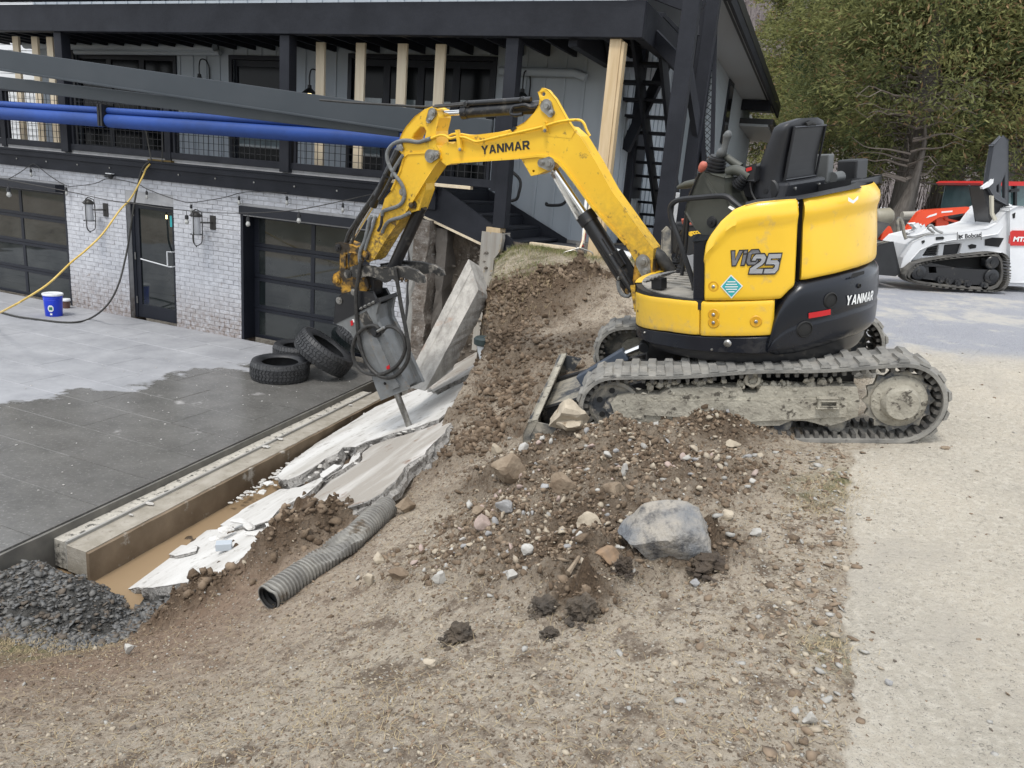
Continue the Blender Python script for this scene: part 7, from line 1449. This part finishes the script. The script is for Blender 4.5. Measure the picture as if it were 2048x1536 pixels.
STN = [('stone', 'flat grey stone on the dirt left of centre', m_greys, (992, 1002, 1030, 1030)), ('stone', 'tan angular stone in the middle of the dirt pile', m_beige, (1150, 1033, 1202, 1072)), ('stone', 'triangular brown stone below the middle of the pipe', m_dirtst, (776, 1140, 814, 1168)), ('stone', 'round tan stone right of the pipe mouth', m_beige, (722, 1150, 752, 1176)), ('stone', 'pale round stone beside the crumpled part of the pipe', m_beige, (742, 1108, 770, 1134)), ('stone', 'thin white shard below the dirt pile', m_whs, (862, 1148, 892, 1174)), ('stone', 'round white stone left of the boulder', m_whs, (1040, 1094, 1070, 1118)), ('stone', 'white stone lying against the tan angular stone', m_whs, (1148, 1068, 1170, 1092)), ('stone', 'upright white flake near the top of the pile', m_whs, (1240, 932, 1258, 958)), ('stone', 'beige stone on the slope left of the dozer blade', m_beige, (980, 890, 1004, 914)), ('stone', 'pale grey stone just right of the beige slope stone', m_whs, (1036, 888, 1062, 908)), ('stone', 'long muddy stone lying diagonally on the left flank of the pile', m_dirtst, (980, 915, 1052, 975)), ('stone', 'pinkish flat stone below the grey flat stone', m_pks, (944, 1034, 984, 1068)), ('stone', 'brown rounded stone between the grey and pinkish stones', m_dirtst, (944, 1014, 976, 1038)), ('stone', 'round beige stone right of the boulder', m_beige, (1440, 1022, 1466, 1046)), ('stone', 'rust coloured stone at the foot of the boulder', mat('rusty_stone', (.27, .18, .11), .9, c2=(.20, .145, .10), ns=20), (1185, 1098, 1240, 1140)), ('stone', 'white stone at the lower left edge of the pile', m_whs, (1008, 1144, 1034, 1166)), ('stone', 'light stone near the left of the foreground', m_whs, (244, 1288, 268, 1312)), ('stone', 'flat stone in the centre of the foreground', m_beige, (846, 1320, 880, 1340)), ('stone', 'long brown stone on the mound by the track', m_beige, (1452, 884, 1484, 900)), ('stone', 'grey stone at the edge of the boulder clods', m_greys, (1378, 1160, 1400, 1178)), ('stone', 'dark clod like stone below the blade', m_dirtst, (1100, 948, 1150, 998)), ('stone', 'rounded soil stone above the tan angular stone', m_dirtst, (1204, 972, 1250, 1015)), ('stone', 'small dark stone on the compacted lot', m_greys, (1768, 1360, 1786, 1374)), ('stone', 'brown stone on the lot behind the track end', m_dirtst, (1880, 893, 1900, 901)), ('stone', 'pale stones cluster piece right of the boulder', m_whs, (1498, 1060, 1526, 1080)), ('stone', 'light flat stone at the bottom edge of the lot seam', m_whs, (1604, 1430, 1634, 1456)), ('stone', 'muddy stone left of the pipe top end', m_dirtst, (790, 1000, 828, 1035))]
for k, (nm, lab, m, px) in enumerate(STN): hull_stone(nm, lab, m, px, 60+k, rough=.35)
# dark clods of earth
m_clod = mat('dark_wet_clod', (.055, .042, .032), .95, c2=(.10, .075, .052), ns=12, bump=1, bs=60, bd=.02); m_clodb = mat('black_clod', (.060, .050, .040), .95, c2=(.12, .095, .07), ns=12, bump=1, bs=60, bd=.02)
for k, (px, lab, m) in enumerate([((886, 1236, 950, 1290), 'dark furry clod standing alone in the foreground', m_clodb), ((1130, 1170, 1205, 1245), 'biggest black clod below the dirt pile', m_clodb), ((1060, 1190, 1120, 1232), 'flat black clod left of the biggest clod', m_clodb), ((1080, 1252, 1120, 1280), 'small black clod below the others', m_clodb), ((1225, 1100, 1270, 1150), 'clod at the left foot of the boulder', m_clod), ((1380, 1105, 1470, 1150), 'dark clod at the right foot of the boulder', m_clod), ((1380, 1050, 1416, 1110), 'black clod stuck to the right side of the boulder', m_clodb)]):
    x0, y0, x1, y1 = px; g = gpos((x0+x1)/2, y1-6); D = (g-CAM)@CF; w_ = (x1-x0)/FPX*D/2*.82; h_ = (y1-y0)/FPX*D/2*.75; q = MB(); r = np.random.default_rng(k)
    v, f = ICO[4]; vv = v*(1+.8*(vnoise3(v*2.5+k*3)-.5)+.5*(vnoise3(v*6+k)-.5)+.25*(vnoise3(v*15)-.5))[:, None]*np.array([w_, w_*.8, h_*1.05]); q.add(vv+g+np.array([0, w_*.3, h_*.65]), f)
    for _ in range(60): a = r.uniform(0, 6.28); s = r.uniform(.04, .26)*w_; q.rock(g+np.array([math.cos(a)*w_*r.uniform(.7, 1.5), math.sin(a)*w_*r.uniform(.7, 1.4), s*.3]), (s, s, s*.7), int(r.integers(1e6)), 1, .6)
    q.build('soil_clod', m, label=lab, cat='soil clod', group='dark clods of earth on the dirt')
# ------------------------------------------------------------------ loose material: clods, pebbles, slate chips, straw, grass
def scatter(name, mats_, N, sampler, smin, smax, flat, seed, label, power=2.5, sub=1, rough=.45, embed=.25):
    r = np.random.default_rng(seed); x, y = sampler(r, N); z = ground_z(x, y); s = smin*(smax/smin)**(r.random(len(x))**power)
    var = []
    for k in range(14):
        q = MB().rock((0, 0, 0), (1, 1, 1), seed*100+k, sub, rough); var.append((np.concatenate(q.v), np.array(q.f)))
    idx = r.integers(0, 14, len(x)); mi = r.integers(0, len(mats_), len(x)); VV, FF, MI = [], [], []; off = 0
    for k in range(14):
        for j in range(len(mats_)):
            I = np.where((idx == k) & (mi == j))[0]
            if not len(I): continue
            v, f = var[k]; n = len(v); a = r.uniform(0, 6.28, len(I)); c, q_ = np.cos(a), np.sin(a); sx = s[I]*r.uniform(.7, 1.3, len(I)); sy = s[I]*r.uniform(.6, 1.0, len(I)); sz = s[I]*flat*r.uniform(.6, 1.3, len(I)); tl = r.normal(0, .25, (len(I), 2))
            X = v[None, :, 0]*sx[:, None]; Y = v[None, :, 1]*sy[:, None]; Z = v[None, :, 2]*sz[:, None]+X*tl[:, :1]+Y*tl[:, 1:]
            P = np.stack([X*c[:, None]-Y*q_[:, None]+x[I][:, None], X*q_[:, None]+Y*c[:, None]+y[I][:, None], Z+(z[I]+sz*(1-2*embed)*.6)[:, None]], -1)
            VV.append(P.reshape(-1, 3)); FF.append((f[None]+(np.arange(len(I))*n)[:, None, None]+off).reshape(-1, f.shape[1])); MI.append(np.full(len(I)*len(f), j)); off += n*len(I)
    V = np.concatenate(VV); Fc = np.concatenate(FF); me = bpy.data.meshes.new(name); me.vertices.add(len(V)); me.vertices.foreach_set('co', V.ravel()); me.loops.add(Fc.size); me.loops.foreach_set('vertex_index', Fc.ravel().astype(np.int32)); me.polygons.add(len(Fc)); me.polygons.foreach_set('loop_start', np.arange(0, Fc.size, 3))
    for m in mats_: me.materials.append(m)
    me.polygons.foreach_set('material_index', np.concatenate(MI).astype(np.int32)); me.update(calc_edges=True)
    o = bpy.data.objects.new(name, me); col.objects.link(o); o['kind'] = 'stuff'; o['label'] = label; o['category'] = 'loose ground'; return o
def near_s(r, N, d0=1.1, d1=11, keep=None):
    d = d0*(d1/d0)**(r.random(N*3)); a = np.radians(r.uniform(-48, 50, N*3)); x, y = d*np.sin(a), d*np.cos(a)
    zn_ = zones(x, y); k = keep(zn_, r.random(N*3)); return x[k][:N], y[k][:N]
onland = lambda z: (z[5] > ridge_u(z[6])-.05) | (z[6] > 7)
m_peb1 = mat('pebble_tan', (.40, .35, .27), .9, c2=(.30, .25, .19), ns=30); m_peb2 = mat('pebble_grey', (.38, .37, .34), .9, c2=(.27, .26, .24), ns=30); m_peb3 = mat('pebble_brown', (.24, .18, .125), .95, c2=(.17, .125, .085), ns=30); m_peb4 = mat('pebble_dark', (.12, .10, .08), .95)
m_dk1 = mat('clod_brown', (.13, .09, .058), .95, c2=(.085, .058, .036), ns=18, bump=1, bs=80); m_dk2 = mat('clod_umber', (.19, .14, .095), .95, c2=(.12, .085, .055), ns=18, bump=1, bs=80)
scatter('pebbles', [m_peb1, m_peb2, m_peb3, m_peb3, m_peb3, m_peb4], 9000, lambda r, N: near_s(r, N, keep=lambda z, u: onland(z) & (u < .30*(1-z[0])+.02)), .0030, .019, .42, 3, 'small pebbles and crumbs over the bare soil')
scatter('pebbles_in_pile', [m_peb1, m_peb3, m_dk2, m_peb3, m_dk2, m_peb2], 3200, lambda r, N: near_s(r, N, 2.2, 6, keep=lambda z, u: onland(z) & (u < z[2]*.9) & (z[0] < .5)), .004, .030, .7, 4, 'stones mixed through the heaped earth', rough=.7)
scatter('soil_crumbs', [m_dk1, m_dk2, m_dk2], 11000, lambda r, N: near_s(r, N, 2.0, 10.5, keep=lambda z, u: onland(z) & (u < z[2]*1.1-.04) & (z[0] < .5)), .005, .032, .8, 5, 'brown crumbs and clods over the heaps and bank', rough=.9, power=2.8)
scatter('soil_bits', [m_peb1, m_peb3, m_dk2, m_peb3], 22000, lambda r, N: near_s(r, N, 1.1, 7, keep=lambda z, u: onland(z) & (u < (1-z[0])*.8)), .0022, .011, .6, 15, 'crumbly bits of dry soil', rough=.8, power=1.6)
def pile_s(r, N):
    L = []
    for px, py, pz, sx, sy, k in [(1250, 960, 1.33, .55, .38, 5), (1080, 900, 1.2, .3, .35, 3), (1040, 1010, 1.2, .4, .3, 4), (1150, 1080, 1.27, .35, .2, 3), (1400, 960, 1.4, .35, .25, 2), (900, 1080, 1.05, .3, .25, 1), (1420, 890, 1.4, .3, .12, 2), (1220, 905, 1.33, .2, .14, 1)]:
        c = atz(px, py, pz); n = int(N*k/21); L.append(np.stack([r.normal(c[0], sx*.6, n), r.normal(c[1], sy*.6, n)]))
    P = np.concatenate(L, 1); return P[0], P[1]
scatter('pile_rubble', [m_peb1, m_dk2, m_dk2, m_peb3, m_dk1, m_dk2, m_peb3, m_dk1, m_dirtst], 14000, pile_s, .0035, .026, .75, 6, 'stony rubble of the heap in front of the track', rough=.9, power=2.2, embed=.5)
scatter('heap_stones', [m_beige, m_greys, m_peb1, m_whs, m_pks], 420, pile_s, .007, .032, .7, 16, 'paler stones showing in the heap', sub=2, rough=.5, power=1.8, embed=.2)
def bank_s(r, N):
    L = []
    for px, py, pz, sx, sy, k in [(1100, 600, 1.6, .55, .5, 4), (1020, 620, 1.45, .25, .6, 4), (1010, 700, 1.25, .25, .4, 4), (1000, 780, 1.15, .3, .35, 3), (960, 850, 1.05, .22, .3, 3), (1100, 720, 1.35, .4, .4, 2), (600, 1100, .5, .22, .16, 1), (385, 1210, .2, .25, .12, 1)]:
        c = atz(px, py, pz); n = int(N*k/24); L.append(np.stack([r.normal(c[0], sx*.6, n), r.normal(c[1], sy*.6, n)]))
    P = np.concatenate(L, 1); return P[0], P[1]
scatter('bank_clods', [m_dk1, m_dk2, m_dk1, m_dk2, m_peb3], 8000, bank_s, .007, .050, .75, 19, 'loose brown clods covering the bank above the trench', rough=1.0, power=2.6, embed=.42)
m_slt = mat('wet_slate_chip', (.075, .077, .078), .5, c2=(.15, .148, .142), ns=20)
m_slt2 = mat('dry_slate_chip', (.17, .165, .155), .8, c2=(.09, .088, .083), ns=20)
def grav_s(r, N):
    o = r.uniform(5.5, 7.05, N*2); u = r.uniform(4.9, 7.1, N*2); k = (u < 5.35+(o > 5.9)*1.6) & (u > edge_u(o)-.0) | ((o > 5.9) & (u > edge_u(o)))
    P = FB.w(np.stack([u, -o, 0*u], -1))[k]; return P[:N, 0], P[:N, 1]
scatter('slate_chips', [m_slt, m_slt2, m_peb4, m_slt, m_slt2], 16000, grav_s, .004, .042, .28, 7, 'dark wet slate chips heaped at the trench end', rough=.5, power=2.6)
def edge_s(r, N):
    t = r.random(N); a, b = atz(1700, 900, 1.52), atz(1690, 1536, 1.37); P = a[None]*(1-t[:, None])+b[None]*t[:, None]; return P[:, 0]-.02-abs(r.normal(0, .22, N))+.12*(r.random(N) < .12), P[:, 1]
scatter('edge_chips', [m_peb1, m_peb3, m_dk2, m_peb3, m_peb2], 900, edge_s, .006, .034, .3, 8, 'broken stone chips along the seam of the compacted lot', power=2.2)
scatter('lot_grit', [m_peb1, m_peb2, m_peb4, m_peb3], 1500, lambda r, N: near_s(r, N, 1.5, 9, keep=lambda z, u: (z[0] > .9) & (z[1] < .5)), .002, .016, .4, 18, 'loose grit on the compacted lot', power=3.5)
def blades(name, N, sampler, L0, L1, wd, m, seed, label, lie=.9):
    r = np.random.default_rng(seed); x, y = sampler(r, N); z = ground_z(x, y)+.003; n = len(x); a = r.uniform(0, 6.28, n); L = r.uniform(L0, L1, n); el = r.normal(0, .12, n)+(0 if lie > .5 else (1.0 if lie < .2 else .5)); el = np.abs(el)
    d = np.stack([np.cos(a)*np.cos(el), np.sin(a)*np.cos(el), np.sin(el)], 1)*L[:, None]; s = np.stack([-np.sin(a), np.cos(a), 0*a], 1)*wd; c = np.stack([x, y, z], 1); b2 = r.normal(0, .25, (n, 1))*L[:, None]*np.stack([-np.sin(a), np.cos(a), 0*a], 1)
    V = np.stack([c-s, c+s, c+d*.5+b2*.5+s*.8+np.array([0, 0, .004]), c+d*.5+b2*.5-s*.8+np.array([0, 0, .004]), c+d+b2], 1).reshape(-1, 3); k = np.arange(n)*5
    F = [(i, i+1, i+2, i+3) for i in k]+[(i+3, i+2, i+4) for i in k]; return MB().add(V, F).build(name, m, kind='stuff', label=label, cat='grass')
m_straw = mat('dry_straw', (.42, .34, .20), .8, c2=(.30, .23, .13), ns=9); m_grass = mat('spring_grass', (.10, .14, .035), .7, c2=(.25, .23, .10), ns=6)
blades('dry_grass', 9000, lambda r, N: near_s(r, N, 1.1, 7, keep=lambda z, u: onland(z) & (z[0] < .4) & (z[2] < .5)), .012, .06, .0008, m_straw, 3, 'bits of dry grass trodden into the soil')
def patch(L):
    def f(r, N):
        X = []
        for px, py, pz, sx, sy, k in L: c = atz(px, py, pz); n = int(N*k); X.append(np.stack([r.normal(c[0], sx, n), r.normal(c[1], sy, n)]))
        P = np.concatenate(X, 1); return P[0], P[1]
    return f
blades('green_grass', 9000, patch([(1045, 515, 1.85, .30, .35, .3), (1120, 522, 1.85, .35, .35, .3), (1210, 532, 1.85, .35, .3, .25), (1050, 555, 1.75, .2, .25, .08)]), .03, .08, .0018, m_grass, 5, 'thin green grass on the strip before the blacktop', lie=0)
blades('straw_tufts', 3500, patch([(1045, 515, 1.85, .4, .4, .25), (1230, 540, 1.85, .5, .3, .25), (1050, 600, 1.6, .25, .3, .15)]), .03, .09, .0014, m_straw, 6, 'straw coloured tufts among the soil', lie=0)
blades('short_tufts', 2600, patch([(60, 1290, .2, .22, .10, .45), (1670, 970, 1.5, .09, .08, .18), (1640, 1010, 1.48, .09, .06, .14), (690, 1440, 1.1, .10, .07, .08), (1660, 1290, 1.4, .05, .05, .08)]), .010, .034, .0009, m_straw, 9, 'short faded tufts of grass in the soil', lie=.4)
# square block on the low slab, buried downspout end, brown stick
g = on_plane(448, 1098, SA-SN*.04, SN); MB().box(Fr(rotz(.3), g), (-.055, -.035, 0), (.055, .035, .055)).build('square_block', mat('pale_blue_block', (.42, .46, .5), .6), label='small pale square block with an open top on the lowest slab', cat='block', bev=.004)
t = thing('capped_pipe_end', 'dark capped pipe end with white tape at the edge of the bank', 'pipe end', aty(968, 690, 7.15)); MB().tube([aty(972, 722, 7.1), aty(966, 700, 7.15), aty(965, 690, 7.15)], .055, 12).build('white_sleeve', m_pvc, t, smooth=True); MB().lathe(aty(965, 690, 7.15), (0, 0, 1), [(.075, 0), (.085, .01), (.088, .06), (.07, .08), (0, .085)], 16).build('cap', mat('dark_green_cap', (.04, .06, .06), .5), t, smooth=True)
MB().tube([gpos(1135, 1155)+np.array([0, 0, .02]), gpos(1162, 1118)+np.array([0, 0, .03])], [.012, .006], 6).build('stick', m_dirtst, label='short broken stick pointing up on the lower pile', cat='stick')
